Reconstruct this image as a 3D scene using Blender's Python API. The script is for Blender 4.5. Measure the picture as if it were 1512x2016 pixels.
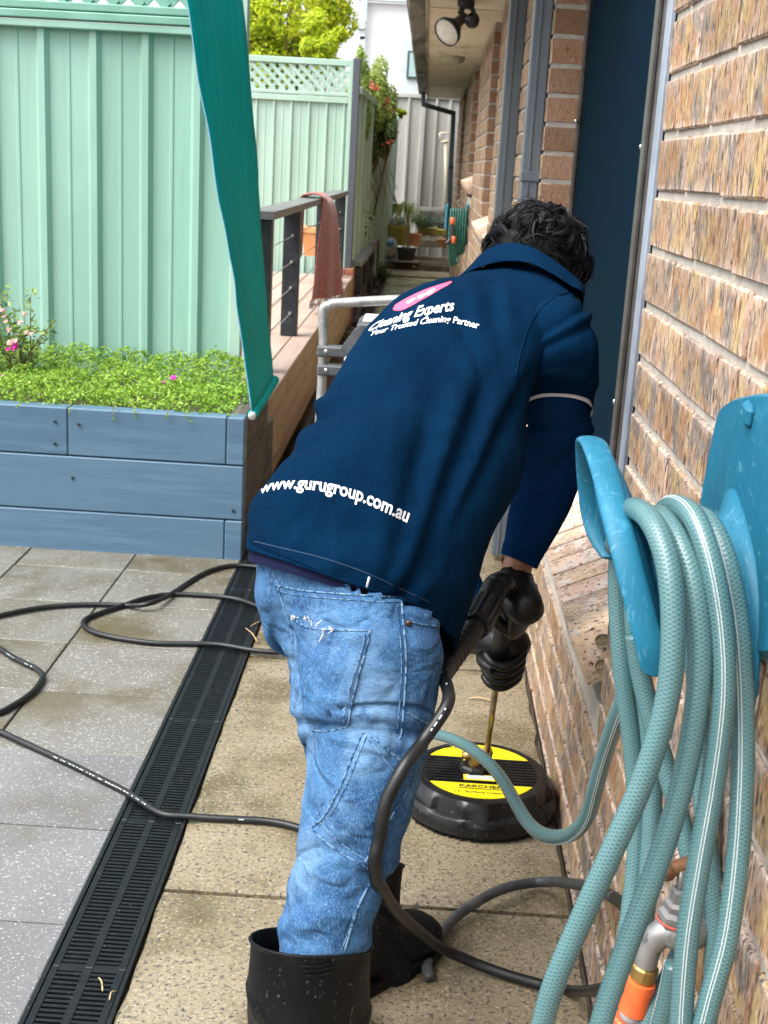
import bpy, bmesh, math, random
import numpy as np
from mathutils import Vector, Matrix, noise as mnoise
from mathutils.bvhtree import BVHTree
random.seed(7); np.random.seed(7)
scene = bpy.context.scene
for o in list(bpy.data.objects): bpy.data.objects.remove(o, do_unlink=True)

# ------------------------------------------------------------------ camera
H = 1.35; F = 2470.0; PITCH = 15.4; ROLL = 3.2; YAW = 1.07      # focal length in pixels of the 1512x2016 photograph
p_, y_, r_ = (math.radians(a) for a in (PITCH, YAW, ROLL))
FW = np.array([-math.sin(y_)*math.cos(p_), math.cos(y_)*math.cos(p_), -math.sin(p_)])
rt_ = np.array([math.cos(y_), math.sin(y_), 0.0]); up_ = np.cross(rt_, FW)
RT = math.cos(r_)*rt_ + math.sin(r_)*up_
UP = -math.sin(r_)*rt_ + math.cos(r_)*up_
CAM = np.array([0, 0, H])
cd = bpy.data.cameras.new('camera'); cam = bpy.data.objects.new('camera', cd); scene.collection.objects.link(cam)
cam.matrix_world = Matrix(((RT[0], UP[0], -FW[0], 0), (RT[1], UP[1], -FW[1], 0), (RT[2], UP[2], -FW[2], H), (0, 0, 0, 1)))
cd.sensor_fit = 'VERTICAL'; cd.sensor_height = 36.0; cd.lens = 36.0*F/2016; cd.clip_start = 0.05; cd.clip_end = 500
cd.dof.use_dof = True; cd.dof.focus_distance = 2.1; cd.dof.aperture_fstop = 14.0
scene.camera = cam
scene.render.resolution_x = 768; scene.render.resolution_y = 1024

# ------------------------------------------------------------------ light
SUN_EL, SUN_ROT = 58.0, 238.0      # soft sun behind the cloud, high, behind and left of the camera
w = bpy.data.worlds.new('World'); scene.world = w; w.use_nodes = True
nt = w.node_tree; bg = nt.nodes['Background']
sky = nt.nodes.new('ShaderNodeTexSky'); sky.sky_type = 'NISHITA'; sky.sun_disc = False
sky.sun_elevation = math.radians(SUN_EL); sky.sun_rotation = math.radians(SUN_ROT); sky.dust_density = 4.0; sky.air_density = 1.0
hs = nt.nodes.new('ShaderNodeHueSaturation'); hs.inputs['Saturation'].default_value = 0.36; hs.inputs['Value'].default_value = 1.0
nt.links.new(sky.outputs[0], hs.inputs['Color']); nt.links.new(hs.outputs[0], bg.inputs['Color'])
bg.inputs['Strength'].default_value = 0.15
sl = bpy.data.lights.new('sun', 'SUN'); sun = bpy.data.objects.new('sun', sl); scene.collection.objects.link(sun)
sl.energy = 1.3; sl.angle = math.radians(50); sl.color = (1.0, 0.98, 0.95)
az = math.radians(SUN_ROT)
sd = Vector((math.sin(az)*math.cos(math.radians(SUN_EL)), math.cos(az)*math.cos(math.radians(SUN_EL)), math.sin(math.radians(SUN_EL))))
sun.rotation_euler = sd.to_track_quat('Z', 'Y').to_euler(); sun.location = (0, 0, 20)
scene.view_settings.view_transform = 'Standard'; scene.view_settings.look = 'None'
scene.view_settings.exposure = 1.65; scene.view_settings.gamma = 1.0

# ------------------------------------------------------------------ measuring helpers (photograph pixel -> point in the place)
def proj(P):
    d = np.asarray(P, float) - CAM; z = d @ FW
    return 756 + F*(d @ RT)/z, 1008 - F*(d @ UP)/z, z
def ray(px, py): return FW + RT*((px-756)/F) + UP*((1008-py)/F)
def onz(px, py, z=0.0): d = ray(px, py); return CAM + d*((z-H)/d[2])
def onx(px, py, x): d = ray(px, py); return CAM + d*(x/d[0])
def ony(px, py, y): d = ray(px, py); return CAM + d*(y/d[1])
def rnd(a, b): return random.uniform(a, b)
def norm(v): v = np.asarray(v, float); return v/(np.linalg.norm(v)+1e-12)
def fbm(p, s=1.0, o=4): return mnoise.fractal(Vector(p)*s, 1.0, 2.0, o)
def spline(pts, n, closed=False):
    """Catmull-Rom through pts (any columns), n samples per span"""
    P = np.asarray(pts, float); out = []; m = len(P)
    for i in range(m if closed else m-1):
        if closed: a, b, c, d = P[i-1], P[i], P[(i+1) % m], P[(i+2) % m]
        else: a, b, c, d = P[max(i-1, 0)], P[i], P[i+1], P[min(i+2, m-1)]
        for k in range(n):
            t = k/n
            out.append(0.5*((2*b)+(-a+c)*t+(2*a-5*b+4*c-d)*t*t+(-a+3*b-3*c+d)*t**3))
    if not closed: out.append(P[-1])
    return np.array(out)

# ------------------------------------------------------------------ mesh helpers
class MB:
    def __init__(s): s.v = []; s.f = []
    def add(s, vs, fs):
        b = len(s.v); s.v.extend([tuple(map(float, q)) for q in vs]); s.f.extend([tuple(i+b for i in f) for f in fs]); return s
    def box(s, x0, x1, y0, y1, z0, z1, c=0.0):
        return s.obox(((x0+x1)/2, (y0+y1)/2, (z0+z1)/2), (1, 0, 0), (0, 1, 0), (0, 0, 1), abs(x1-x0)/2, abs(y1-y0)/2, abs(z1-z0)/2, c)
    def obox(s, ctr, ax, ay, az, hx, hy, hz, c=0.0):
        ctr = np.asarray(ctr, float); A = [norm(ax), norm(ay), norm(az)]; h = [hx, hy, hz]
        if c <= 0:
            V = [ctr + A[0]*(hx*i) + A[1]*(hy*j) + A[2]*(hz*k) for i in (-1, 1) for j in (-1, 1) for k in (-1, 1)]
            return s.add(V, [(0, 1, 3, 2), (4, 6, 7, 5), (0, 4, 5, 1), (2, 3, 7, 6), (0, 2, 6, 4), (1, 5, 7, 3)])
        c = min(c, hx*.9, hy*.9, hz*.9); V = []; idx = {}
        for i in (-1, 1):
            for j in (-1, 1):
                for k in (-1, 1):
                    for ax_ in range(3):
                        d = [(hx-c)*i, (hy-c)*j, (hz-c)*k]; d[ax_] = h[ax_]*(i, j, k)[ax_]
                        idx[(i, j, k, ax_)] = len(V); V.append(ctr + A[0]*d[0] + A[1]*d[1] + A[2]*d[2])
        fs = []; I = idx
        for q in (-1, 1):
            fs.append([I[(q, a, b, 0)] for a, b in ((-1, -1), (1, -1), (1, 1), (-1, 1))][::q])
            fs.append([I[(a, q, b, 1)] for a, b in ((-1, -1), (-1, 1), (1, 1), (1, -1))][::q])
            fs.append([I[(a, b, q, 2)] for a, b in ((-1, -1), (1, -1), (1, 1), (-1, 1))][::q])
        for a in (-1, 1):
            for b in (-1, 1):
                e = [[I[(-1, a, b, 1)], I[(1, a, b, 1)], I[(1, a, b, 2)], I[(-1, a, b, 2)]],
                     [I[(a, -1, b, 2)], I[(a, 1, b, 2)], I[(a, 1, b, 0)], I[(a, -1, b, 0)]],
                     [I[(a, b, -1, 0)], I[(a, b, 1, 0)], I[(a, b, 1, 1)], I[(a, b, -1, 1)]]]
                for q in e: fs.append(q if a*b < 0 else q[::-1])
        for i in (-1, 1):
            for j in (-1, 1):
                for k in (-1, 1):
                    t = [I[(i, j, k, 0)], I[(i, j, k, 1)], I[(i, j, k, 2)]]; fs.append(t if i*j*k > 0 else t[::-1])
        return s.add(V, fs)
    def loft(s, rings, closed=True, cap=True):
        n = len(rings[0]); V = [p for r in rings for p in r]; fs = []
        for i in range(len(rings)-1):
            for j in range(n if closed else n-1):
                a = i*n+j; b = i*n+(j+1) % n
                fs.append((a, b, b+n, a+n))
        if cap and closed:
            fs.append(tuple(range(n))[::-1]); fs.append(tuple(range((len(rings)-1)*n, len(rings)*n)))
        return s.add(V, fs)
    def tube(s, pts, r, n=8, cap=True, flat=1.0):
        P = np.asarray(pts, float); m = len(P); rr = np.full(m, r) if np.isscalar(r) else np.interp(np.linspace(0, 1, m), np.linspace(0, 1, len(r)), r)
        T = np.gradient(P, axis=0); T /= (np.linalg.norm(T, axis=1)[:, None]+1e-12)
        u = np.cross(T[0], [0, 0, 1.0]);
        if np.linalg.norm(u) < 1e-3: u = np.cross(T[0], [1.0, 0, 0])
        u = norm(u); rings = []
        for i in range(m):
            u = norm(u - T[i]*(u @ T[i])); v = np.cross(T[i], u)
            rings.append([P[i]+(u*math.cos(2*math.pi*k/n)+v*flat*math.sin(2*math.pi*k/n))*rr[i] for k in range(n)])
        return s.loft(rings, True, cap)
    def lathe(s, prof, c, n=24, ax=(0, 0, 1), cap=True):
        c = np.asarray(c, float); w_ = norm(ax); u = norm(np.cross(w_, [0.3, 1, 0.2])); v = np.cross(w_, u)
        return s.loft([[c + w_*z + (u*math.cos(2*math.pi*k/n)+v*math.sin(2*math.pi*k/n))*r for k in range(n)] for r, z in prof], True, cap)
    def build(s, name, mat, parent=None, smooth=True, **props):
        me = bpy.data.meshes.new(name); me.from_pydata(s.v, [], s.f); me.update()
        if smooth: me.polygons.foreach_set('use_smooth', [True]*len(me.polygons))
        return link(name, me, mat, parent, **props)
def link(name, me, mat=None, parent=None, loc=None, **props):
    o = bpy.data.objects.new(name, me); scene.collection.objects.link(o)
    if mat is not None and me is not None and not me.materials: me.materials.append(mat)
    if loc is not None: o.location = loc
    if parent is not None: attach(o, parent)
    for k, v in props.items(): o[k] = v
    return o
ORIG = {}
def attach(o, parent):
    o.parent = parent
    o.matrix_parent_inverse = Matrix.Translation(ORIG.get(parent.name, Vector((0, 0, 0)))).inverted()
def thing(name, loc, label, cat, group=None):
    e = bpy.data.objects.new(name, None); scene.collection.objects.link(e); e.location = tuple(loc); e.empty_display_size = 0.1
    ORIG[e.name] = Vector(tuple(loc)); e['label'] = label; e['category'] = cat
    if group: e['group'] = group
    return e
def tag(o, label, cat, group=None):
    o['label'] = label; o['category'] = cat
    if group: o['group'] = group
    return o
def struct(o): o['kind'] = 'structure'; return o
def recalc(o):
    bm = bmesh.new(); bm.from_mesh(o.data); bmesh.ops.recalc_face_normals(bm, faces=bm.faces); bm.to_mesh(o.data); bm.free(); return o
def autosmooth(o, ang=35):
    recalc(o); me = o.data; me.polygons.foreach_set('use_smooth', [True]*len(me.polygons)); me.set_sharp_from_angle(angle=math.radians(ang)); return o
def bvh_of(objs):
    V = []; Fs = []
    for o in (objs if isinstance(objs, (list, tuple)) else [objs]):
        b = len(V); V.extend([v.co.copy() for v in o.data.vertices]); Fs.extend([[i+b for i in p.vertices] for p in o.data.polygons])
    return BVHTree.FromPolygons(V, Fs)

# ------------------------------------------------------------------ materials
def mat(name, col=(0.5, 0.5, 0.5), rough=0.6, metal=0.0, layers=(), bump=None, coord='Object', rand=0.0, spec=0.5, rrand=None, sheen=0.0, island=False, trans=0.0, coat=0.0, hue=0.0):
    """col: base colour; layers: (scale or (sx,sy,sz), colour, lo, hi[, detail]) mixed over it through a noise ramp; bump: list of (scale, strength, distance)"""
    m = bpy.data.materials.new(name); m.use_nodes = True; t = m.node_tree; N = t.nodes; L = t.links
    b = N['Principled BSDF']; b.inputs['Roughness'].default_value = rough; b.inputs['Metallic'].default_value = metal
    b.inputs['Specular IOR Level'].default_value = spec
    if sheen: b.inputs['Sheen Weight'].default_value = sheen
    if trans: b.inputs['Transmission Weight'].default_value = trans
    if coat: b.inputs['Coat Weight'].default_value = coat
    tc = N.new('ShaderNodeTexCoord'); vec = tc.outputs[coord]
    rsock = None
    if rand or island or hue:
        if island: g = N.new('ShaderNodeNewGeometry'); rsock = g.outputs['Random Per Island']
        else: oi = N.new('ShaderNodeObjectInfo'); rsock = oi.outputs['Random']
        ml = N.new('ShaderNodeMath'); ml.operation = 'MULTIPLY'; ml.inputs[1].default_value = 37.0; L.new(rsock, ml.inputs[0])
        va = N.new('ShaderNodeVectorMath'); va.operation = 'ADD'; L.new(vec, va.inputs[0]); L.new(ml.outputs[0], va.inputs[1]); vec = va.outputs[0]
    def noise(scale, detail=4.0, rough_=0.6):
        mp = N.new('ShaderNodeMapping'); L.new(vec, mp.inputs['Vector'])
        sc = (scale,)*3 if np.isscalar(scale) else scale
        mp.inputs['Scale'].default_value = sc
        n = N.new('ShaderNodeTexNoise'); n.inputs['Scale'].default_value = 1.0; n.inputs['Detail'].default_value = detail; n.inputs['Roughness'].default_value = rough_
        L.new(mp.outputs[0], n.inputs['Vector']); return n.outputs[0]
    cs = None
    rgb = N.new('ShaderNodeRGB'); rgb.outputs[0].default_value = (*col, 1); cs = rgb.outputs[0]
    if rand or hue:
        h = N.new('ShaderNodeHueSaturation'); L.new(cs, h.inputs['Color'])
        mr = N.new('ShaderNodeMapRange'); mr.inputs['To Min'].default_value = 1-rand; mr.inputs['To Max'].default_value = 1+rand; L.new(rsock, mr.inputs[0]); L.new(mr.outputs[0], h.inputs['Value'])
        if hue:
            wn = N.new('ShaderNodeTexWhiteNoise'); wn.noise_dimensions = '1D'; L.new(rsock, wn.inputs['W'])
            m2 = N.new('ShaderNodeMapRange'); m2.inputs['To Min'].default_value = 0.5-hue; m2.inputs['To Max'].default_value = 0.5+hue; L.new(wn.outputs[0], m2.inputs[0]); L.new(m2.outputs[0], h.inputs['Hue'])
        cs = h.outputs[0]
    for ly in layers:
        sc, c2, lo, hi = ly[:4]; det = ly[4] if len(ly) > 4 else 4.0
        f = N.new('ShaderNodeMapRange'); f.inputs['From Min'].default_value = lo; f.inputs['From Max'].default_value = hi
        f.interpolation_type = 'SMOOTHSTEP'
        amt = ly[5] if len(ly) > 5 else 1.0
        f.inputs['To Max'].default_value = amt
        L.new(noise(sc, det), f.inputs[0])
        mx = N.new('ShaderNodeMix'); mx.data_type = 'RGBA'; L.new(f.outputs[0], mx.inputs[0]); L.new(cs, mx.inputs[6]); mx.inputs[7].default_value = (*c2, 1); cs = mx.outputs[2]
    L.new(cs, b.inputs['Base Color'])
    if rrand:
        sc, r0, r1 = rrand; f = N.new('ShaderNodeMapRange'); f.inputs['From Min'].default_value = 0.35; f.inputs['From Max'].default_value = 0.65
        f.inputs['To Min'].default_value = r0; f.inputs['To Max'].default_value = r1; L.new(noise(sc, 5), f.inputs[0]); L.new(f.outputs[0], b.inputs['Roughness'])
    prev = None
    for sc, st, di in (bump or ()):
        bp = N.new('ShaderNodeBump'); bp.inputs['Strength'].default_value = st; bp.inputs['Distance'].default_value = di
        L.new(noise(sc, 5), bp.inputs['Height'])
        if prev: L.new(prev, bp.inputs['Normal'])
        prev = bp.outputs[0]
    if prev: L.new(prev, b.inputs['Normal'])
    m['nodes_vec'] = 1
    return m
# ------------------------------------------------------------------ brick material: streaked, pitted faces with pale edges; tan speckled ends
def brick_material(name, island=False, dim=1.0, edges=True):
    m = bpy.data.materials.new(name); m.use_nodes = True; t = m.node_tree; N = t.nodes; L = t.links; b = N['Principled BSDF']
    b.inputs['Roughness'].default_value = 0.85; b.inputs['Specular IOR Level'].default_value = 0.25
    tc = N.new('ShaderNodeTexCoord')
    if island: g = N.new('ShaderNodeNewGeometry'); rs = g.outputs['Random Per Island']
    else: g = N.new('ShaderNodeObjectInfo'); rs = g.outputs['Random']
    ml = N.new('ShaderNodeMath'); ml.operation = 'MULTIPLY'; ml.inputs[1].default_value = 53.0; L.new(rs, ml.inputs[0])
    va = N.new('ShaderNodeVectorMath'); va.operation = 'ADD'; L.new(tc.outputs['Object'], va.inputs[0]); L.new(ml.outputs[0], va.inputs[1])
    def noise(sc, det=4, ro=0.6):
        mp = N.new('ShaderNodeMapping'); mp.inputs['Scale'].default_value = sc; L.new(va.outputs[0], mp.inputs[0])
        n = N.new('ShaderNodeTexNoise'); n.inputs['Scale'].default_value = 1; n.inputs['Detail'].default_value = det; n.inputs['Roughness'].default_value = ro
        L.new(mp.outputs[0], n.inputs['Vector']); return n.outputs[0]
    def ramp(src, lo, hi, a=0.0, bmax=1.0):
        f = N.new('ShaderNodeMapRange'); f.inputs['From Min'].default_value = lo; f.inputs['From Max'].default_value = hi
        f.inputs['To Min'].default_value = a; f.inputs['To Max'].default_value = bmax; f.interpolation_type = 'SMOOTHSTEP'; L.new(src, f.inputs[0]); return f.outputs[0]
    def mix(f, a, c):
        x = N.new('ShaderNodeMix'); x.data_type = 'RGBA'
        L.new(f, x.inputs[0])
        for i, s in ((6, a), (7, c)):
            if isinstance(s, tuple): x.inputs[i].default_value = (*s, 1)
            else: L.new(s, x.inputs[i])
        return x.outputs[2]
    def mul(a, c):
        x = N.new('ShaderNodeMath'); x.operation = 'MULTIPLY'; L.new(a, x.inputs[0])
        if isinstance(c, float): x.inputs[1].default_value = c
        else: L.new(c, x.inputs[1])
        return x.outputs[0]
    # streaked face
    c = mix(ramp(noise((9, 9, 9), 3), 0.40, 0.62), (0.42, 0.295, 0.20), (0.39, 0.205, 0.085))
    c = mix(ramp(noise((17, 17, 13), 3), 0.50, 0.60), c, (0.45, 0.32, 0.135))
    c = mix(mul(ramp(noise((15, 15, 12), 4), 0.50, 0.59), 0.85), c, (0.17, 0.168, 0.165))
    c = mix(mul(ramp(noise((210, 210, 48), 4), 0.50, 0.64), 0.7), c, (0.54, 0.43, 0.36))
    c = mix(mul(ramp(noise((280, 280, 60), 3), 0.52, 0.63), 0.75), c, (0.22, 0.125, 0.075))
    # pale worn edges, where the brick's own outline is near (object space; bricks are .23 x .077)
    sep = N.new('ShaderNodeSeparateXYZ'); L.new(tc.outputs['Object' if not island else 'Object'], sep.inputs[0])
    if not island and edges:
        def ab(o, k):
            a = N.new('ShaderNodeMath'); a.operation = 'ABSOLUTE'; L.new(o, a.inputs[0]); d = N.new('ShaderNodeMath'); d.operation = 'DIVIDE'; L.new(a.outputs[0], d.inputs[0]); d.inputs[1].default_value = k; return d.outputs[0]
        mxx = N.new('ShaderNodeMath'); mxx.operation = 'MAXIMUM'; L.new(ab(sep.outputs[2], 0.0385), mxx.inputs[0])
        pw = N.new('ShaderNodeMath'); pw.operation = 'POWER'; L.new(ab(sep.outputs[1], 0.115), pw.inputs[0]); pw.inputs[1].default_value = 2.6; L.new(pw.outputs[0], mxx.inputs[1])
        ad = N.new('ShaderNodeMath'); ad.operation = 'ADD'; L.new(mxx.outputs[0], ad.inputs[0]); L.new(mul(ramp(noise((60, 60, 30), 4), 0.3, 0.7), 0.55), ad.inputs[1])
        c = mix(ramp(ad.outputs[0], 0.95, 1.40, 0, 0.85), c, (0.55, 0.43, 0.355))
    pits = ramp(noise((170, 170, 36), 3), 0.565, 0.615)
    c = mix(mul(pits, 0.88), c, (0.05, 0.04, 0.038))
    # cut end
    e = mix(ramp(noise((6, 6, 6), 2), 0.4, 0.6), (0.35, 0.215, 0.14), (0.31, 0.175, 0.10))
    e = mix(mul(ramp(noise((55, 55, 60), 3), 0.60, 0.66), ramp(noise((5, 5, 5), 2), 0.40, 0.60)), e, (0.15, 0.075, 0.04))
    e = mix(mul(ramp(noise((110, 110, 60), 3), 0.58, 0.7), 0.4), e, (0.58, 0.43, 0.32))
    ns = N.new('ShaderNodeSeparateXYZ'); L.new(tc.outputs['Normal'], ns.inputs[0])
    an = N.new('ShaderNodeMath'); an.operation = 'ABSOLUTE'; L.new(ns.outputs[1], an.inputs[0])
    c = mix(ramp(an.outputs[0], 0.55, 0.8), c, e)
    h = N.new('ShaderNodeHueSaturation'); L.new(c, h.inputs['Color']); L.new(ramp(rs, 0, 1, 0.66*dim, 0.95*dim), h.inputs['Value'])
    h.inputs['Saturation'].default_value = 1.0
    L.new(h.outputs[0], b.inputs['Base Color'])
    b1 = N.new('ShaderNodeBump'); b1.inputs['Strength'].default_value = 0.75; b1.inputs['Distance'].default_value = 0.0035; L.new(noise((170, 170, 60), 5), b1.inputs['Height'])
    b2 = N.new('ShaderNodeBump'); b2.inputs['Strength'].default_value = 0.7; b2.inputs['Distance'].default_value = 0.003; b2.invert = True; L.new(pits, b2.inputs['Height']); L.new(b1.outputs[0], b2.inputs['Normal'])
    L.new(b2.outputs[0], b.inputs['Normal'])
    return m

MB_BRICK = brick_material('brick_near'); MB_BRICK_FAR = brick_material('brick_far', island=True); MB_SILL = mat('sill_brick', (0.54, 0.375, 0.275), 0.85, rand=0.30, hue=0.014, spec=0.2, layers=[(14, (0.54, 0.39, 0.26), 0.44, 0.6), (20, (0.58, 0.49, 0.43), 0.50, 0.62), ((160, 90, 160), (0.66, 0.57, 0.50), 0.52, 0.66), ((150, 100, 150), (0.07, 0.05, 0.04), 0.58, 0.64)], bump=[((160, 60, 160), 0.6, 0.003)])
M_MORTAR = mat('mortar', (0.34, 0.315, 0.275), 0.95, layers=[(30, (0.40, 0.375, 0.33), 0.45, 0.6), (140, (0.36, 0.32, 0.27), 0.58, 0.7)], bump=[(90, 0.5, 0.004), (300, 0.4, 0.002)], spec=0.2)

# ------------------------------------------------------------------ ground, path, paving
M_SOIL = mat('soil', (0.085, 0.06, 0.04), 0.95, layers=[(9, (0.15, 0.11, 0.075), 0.45, 0.65)], bump=[(40, 0.6, 0.02)])
g = MB(); g.add([(-150, -60, -0.09), (150, -60, -0.09), (150, 200, -0.09), (-150, 200, -0.09)], [(0, 1, 2, 3)])
struct(g.build('ground', M_SOIL))

WX = 0.372                       # brick face of the house wall
DX0, DX1 = -0.567, -0.425        # channel drain
def concrete_material():
    m = mat('path_concrete', (0.180, 0.145, 0.088), 0.42, spec=0.5,
            layers=[(2.2, (0.225, 0.19, 0.13), 0.38, 0.62, 5), (4.0, (0.095, 0.074, 0.034), 0.47, 0.66, 5), ((1.2, 0.6, 1), (0.205, 0.17, 0.11), 0.48, 0.62, 4),
                    (140, (0.36, 0.315, 0.225), 0.53, 0.66, 3, 0.6), (88, (0.115, 0.095, 0.062), 0.57, 0.62, 3, 0.8), (125, (0.055, 0.055, 0.052), 0.59, 0.635, 2), (26, (0.42, 0.25, 0.10), 0.735, 0.76, 2)],
            bump=[(130, 0.6, 0.003), (60, 0.4, 0.004)], rrand=(2.4, 0.05, 0.42))
    # moss and damp over the far half, coloured lighter to brighten the dim passage
    t = m.node_tree; N = t.nodes; L = t.links; b = N['Principled BSDF']
    src = b.inputs['Base Color'].links[0].from_socket
    tc = N.new('ShaderNodeTexCoord'); sp = N.new('ShaderNodeSeparateXYZ'); L.new(tc.outputs['Object'], sp.inputs[0])
    n = N.new('ShaderNodeTexNoise'); n.inputs['Scale'].default_value = 1.6; n.inputs['Detail'].default_value = 6; L.new(tc.outputs['Object'], n.inputs['Vector'])
    ma = N.new('ShaderNodeMath'); ma.operation = 'MULTIPLY_ADD'; L.new(n.outputs[0], ma.inputs[0]); ma.inputs[1].default_value = 5.0; L.new(sp.outputs[1], ma.inputs[2])
    mr = N.new('ShaderNodeMapRange'); mr.inputs['From Min'].default_value = 9.0; mr.inputs['From Max'].default_value = 12.5; mr.inputs['To Max'].default_value = 0.9; L.new(ma.outputs[0], mr.inputs[0])
    mx = N.new('ShaderNodeMix'); mx.data_type = 'RGBA'; L.new(mr.outputs[0], mx.inputs[0]); L.new(src, mx.inputs[6]); mx.inputs[7].default_value = (0.33, 0.335, 0.165, 1)
    L.new(mx.outputs[2], b.inputs['Base Color'])
    return m
M_CONC = concrete_material()
joints = [0.3, onz(800, 1779)[1], onz(560, 1293)[1], 5.2, 7.1, 9.0, 10.9, 12.8, 14.7, 17.0]
pth = MB(); pth.box(DX1-0.02, WX-0.005, 0.3, 17.0, -0.085, -0.02)
path = struct(pth.build('path', mat('path_bed', (0.14, 0.12, 0.09), 0.9, bump=[(60, 0.6, 0.01)])))
for a, c in zip(joints[:-1], joints[1:]):
    s = MB(); n = 26; m = max(8, int((c-a)/0.06)); x0, x1 = DX1+0.010, WX-0.012
    rings = []
    for i in range(m+1):
        yy = a+0.006+(c-a-0.012)*i/m; rg = []
        for j in range(n+1):
            xx = x0+(x1-x0)*j/n
            if j == 0: xx += 0.006*fbm((3, yy*9, 0)) - 0.004
            if j == n: xx += 0.008*fbm((7, yy*9, 0)) - 0.004
            ed = min(j, n-j, 1)*min(i, m-i, 1)
            rg.append((xx, yy, (0.0015*fbm((xx*3, yy*3, 1)) if ed else -0.006)))
        rings.append(rg)
    s.loft(rings, False, False)
    bz = [[(p[0], p[1], -0.03) for p in r] for r in rings]
    for line in (rings[0], rings[-1], [r[0] for r in rings], [r[-1] for r in rings]):
        s.loft([line, [(p[0], p[1], -0.03) for p in line]], False, False)
    recalc(s.build('slab', M_CONC, path))
# narrow concrete strip between drain and pavers, and gap fill by the wall
kb = MB(); kb.box(DX0-0.012, DX0-0.001, 0.3, 4.14, -0.05, -0.004)
struct(kb.build('drain_edging', mat('edging', (0.20, 0.17, 0.12), 0.9, layers=[(30, (0.33, 0.30, 0.24), 0.45, 0.6)], bump=[(80, 0.6, 0.006)])))

M_PAVER = mat('paver', (0.128, 0.131, 0.134), 0.6, rand=0.07, spec=0.1,
              layers=[(3.0, (0.150, 0.153, 0.156), 0.40, 0.62, 5), (190, (0.33, 0.335, 0.335), 0.60, 0.67, 2), (110, (0.42, 0.415, 0.40), 0.645, 0.68, 2), (110, (0.12, 0.12, 0.12), 0.60, 0.66, 2), (2.3, (0.10, 0.09, 0.065), 0.53, 0.68, 5, 0.6)],
              bump=[(130, 0.35, 0.002)], coord='Object')
M_PAVER_DAMP = mat('paver_damp', (0.112, 0.104, 0.08), 0.45, rand=0.06, spec=0.2,
              layers=[(3.0, (0.14, 0.137, 0.12), 0.40, 0.62, 5), (190, (0.28, 0.28, 0.25), 0.60, 0.66, 2), (110, (0.32, 0.31, 0.27), 0.635, 0.67, 2), (2.6, (0.07, 0.058, 0.026), 0.48, 0.66, 5, 0.85)],
              bump=[(130, 0.25, 0.002)], rrand=(4.0, 0.22, 0.5), coord='Object')
M_PAVER_MID = mat('paver_half_damp', (0.118, 0.114, 0.098), 0.5, rand=0.05, spec=0.15,
              layers=[(3.0, (0.140, 0.138, 0.126), 0.40, 0.62, 5), (190, (0.30, 0.30, 0.28), 0.60, 0.66, 2), (110, (0.34, 0.33, 0.30), 0.64, 0.675, 2), (2.6, (0.085, 0.073, 0.042), 0.48, 0.66, 5, 0.8)], bump=[(130, 0.3, 0.002)])
pv = MB(); pv.box(-3.2, DX0-0.012, 0.3, 4.9, -0.085, -0.012)
paving = struct(pv.build('paving', mat('paving_bed', (0.15, 0.13, 0.10), 0.95, bump=[(120, 0.6, 0.004)])))
PR = 0.3335; py0 = 3.971 - 11*PR
pm = MB(); pm.box(-0.181, 0.181, -PR/2+0.002, PR/2-0.002, -0.04, 0.0, 0.002)
pme = pm.build('paver', M_PAVER, smooth=False).data; bpy.data.objects.remove(bpy.data.objects['paver'])
pme2 = pme.copy(); pme2.materials.clear(); pme2.materials.append(M_PAVER_DAMP); pme3 = pme.copy(); pme3.materials.clear(); pme3.materials.append(M_PAVER_MID)
for ci in range(6):
    for ri in range(14):
        yc = py0 + (ri+0.5)*PR; xc = -0.934 + 0.1835 - ci*0.367
        if yc > 4.75 or yc < 0.5: continue
        damp = yc > 3.25 or (ci == 1 and yc > 2.95)
        o = link('paver', pme2 if damp else (pme3 if yc > 2.75 else pme), None, paving, loc=(xc, yc, rnd(-0.0015, 0.001)))
        o.rotation_euler = (rnd(-.0015, .0015), rnd(-.0015, .0015), rnd(-.002, .002))

# ------------------------------------------------------------------ channel drain
M_DRAIN = mat('drain_plastic', (0.004, 0.006, 0.007), 0.4, layers=[(40, (0.010, 0.0125, 0.0135), 0.5, 0.7), (160, (0.09, 0.085, 0.07), 0.66, 0.72)], bump=[(200, 0.15, 0.001)], spec=0.28)
dr = thing('channel_drain', (DX0+0.07, 2.8, 0), 'long black plastic channel drain between the grey pavers and the concrete path', 'drain')
c = MB(); c.box(DX0-0.001, DX0+0.006, 0.3, 7.0, -0.085, 0.002); c.box(DX1-0.006, DX1+0.001, 0.3, 7.0, -0.085, 0.002); c.box(DX0, DX1, 0.3, 7.0, -0.089, -0.06)
c.build('channel', M_DRAIN, dr, smooth=False)
gl = 0.5
gm = MB(); w2 = (DX1-DX0)/2-0.007
for xa, xb in ((-w2, -w2+0.014), (w2-0.014, w2), (-0.008, 0.008)):
    gm.box(xa, xb, -gl/2+0.001, gl/2-0.001, -0.014, 0.0, 0.0015)
nb = 41
for i in range(nb):
    yy = -gl/2+0.006 + (gl-0.012)*i/(nb-1)
    wb = 0.0065 if 0 < i < nb-1 else 0.010
    for xa, xb in ((-w2+0.0135, -0.0075), (0.0075, w2-0.0135)): gm.box(xa, xb, yy-wb/2, yy+wb/2, -0.013, -0.0012)
gm.v = gm.v; go = gm.build('grate', M_DRAIN, None, smooth=False); gme = go.data; bpy.data.objects.remove(go)
for k in range(13):
    yc = 0.35 + gl*(k+0.5) + 0.0
    link('grate', gme, None, dr, loc=((DX0+DX1)/2, yc, rnd(-0.001, 0.001)))
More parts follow.
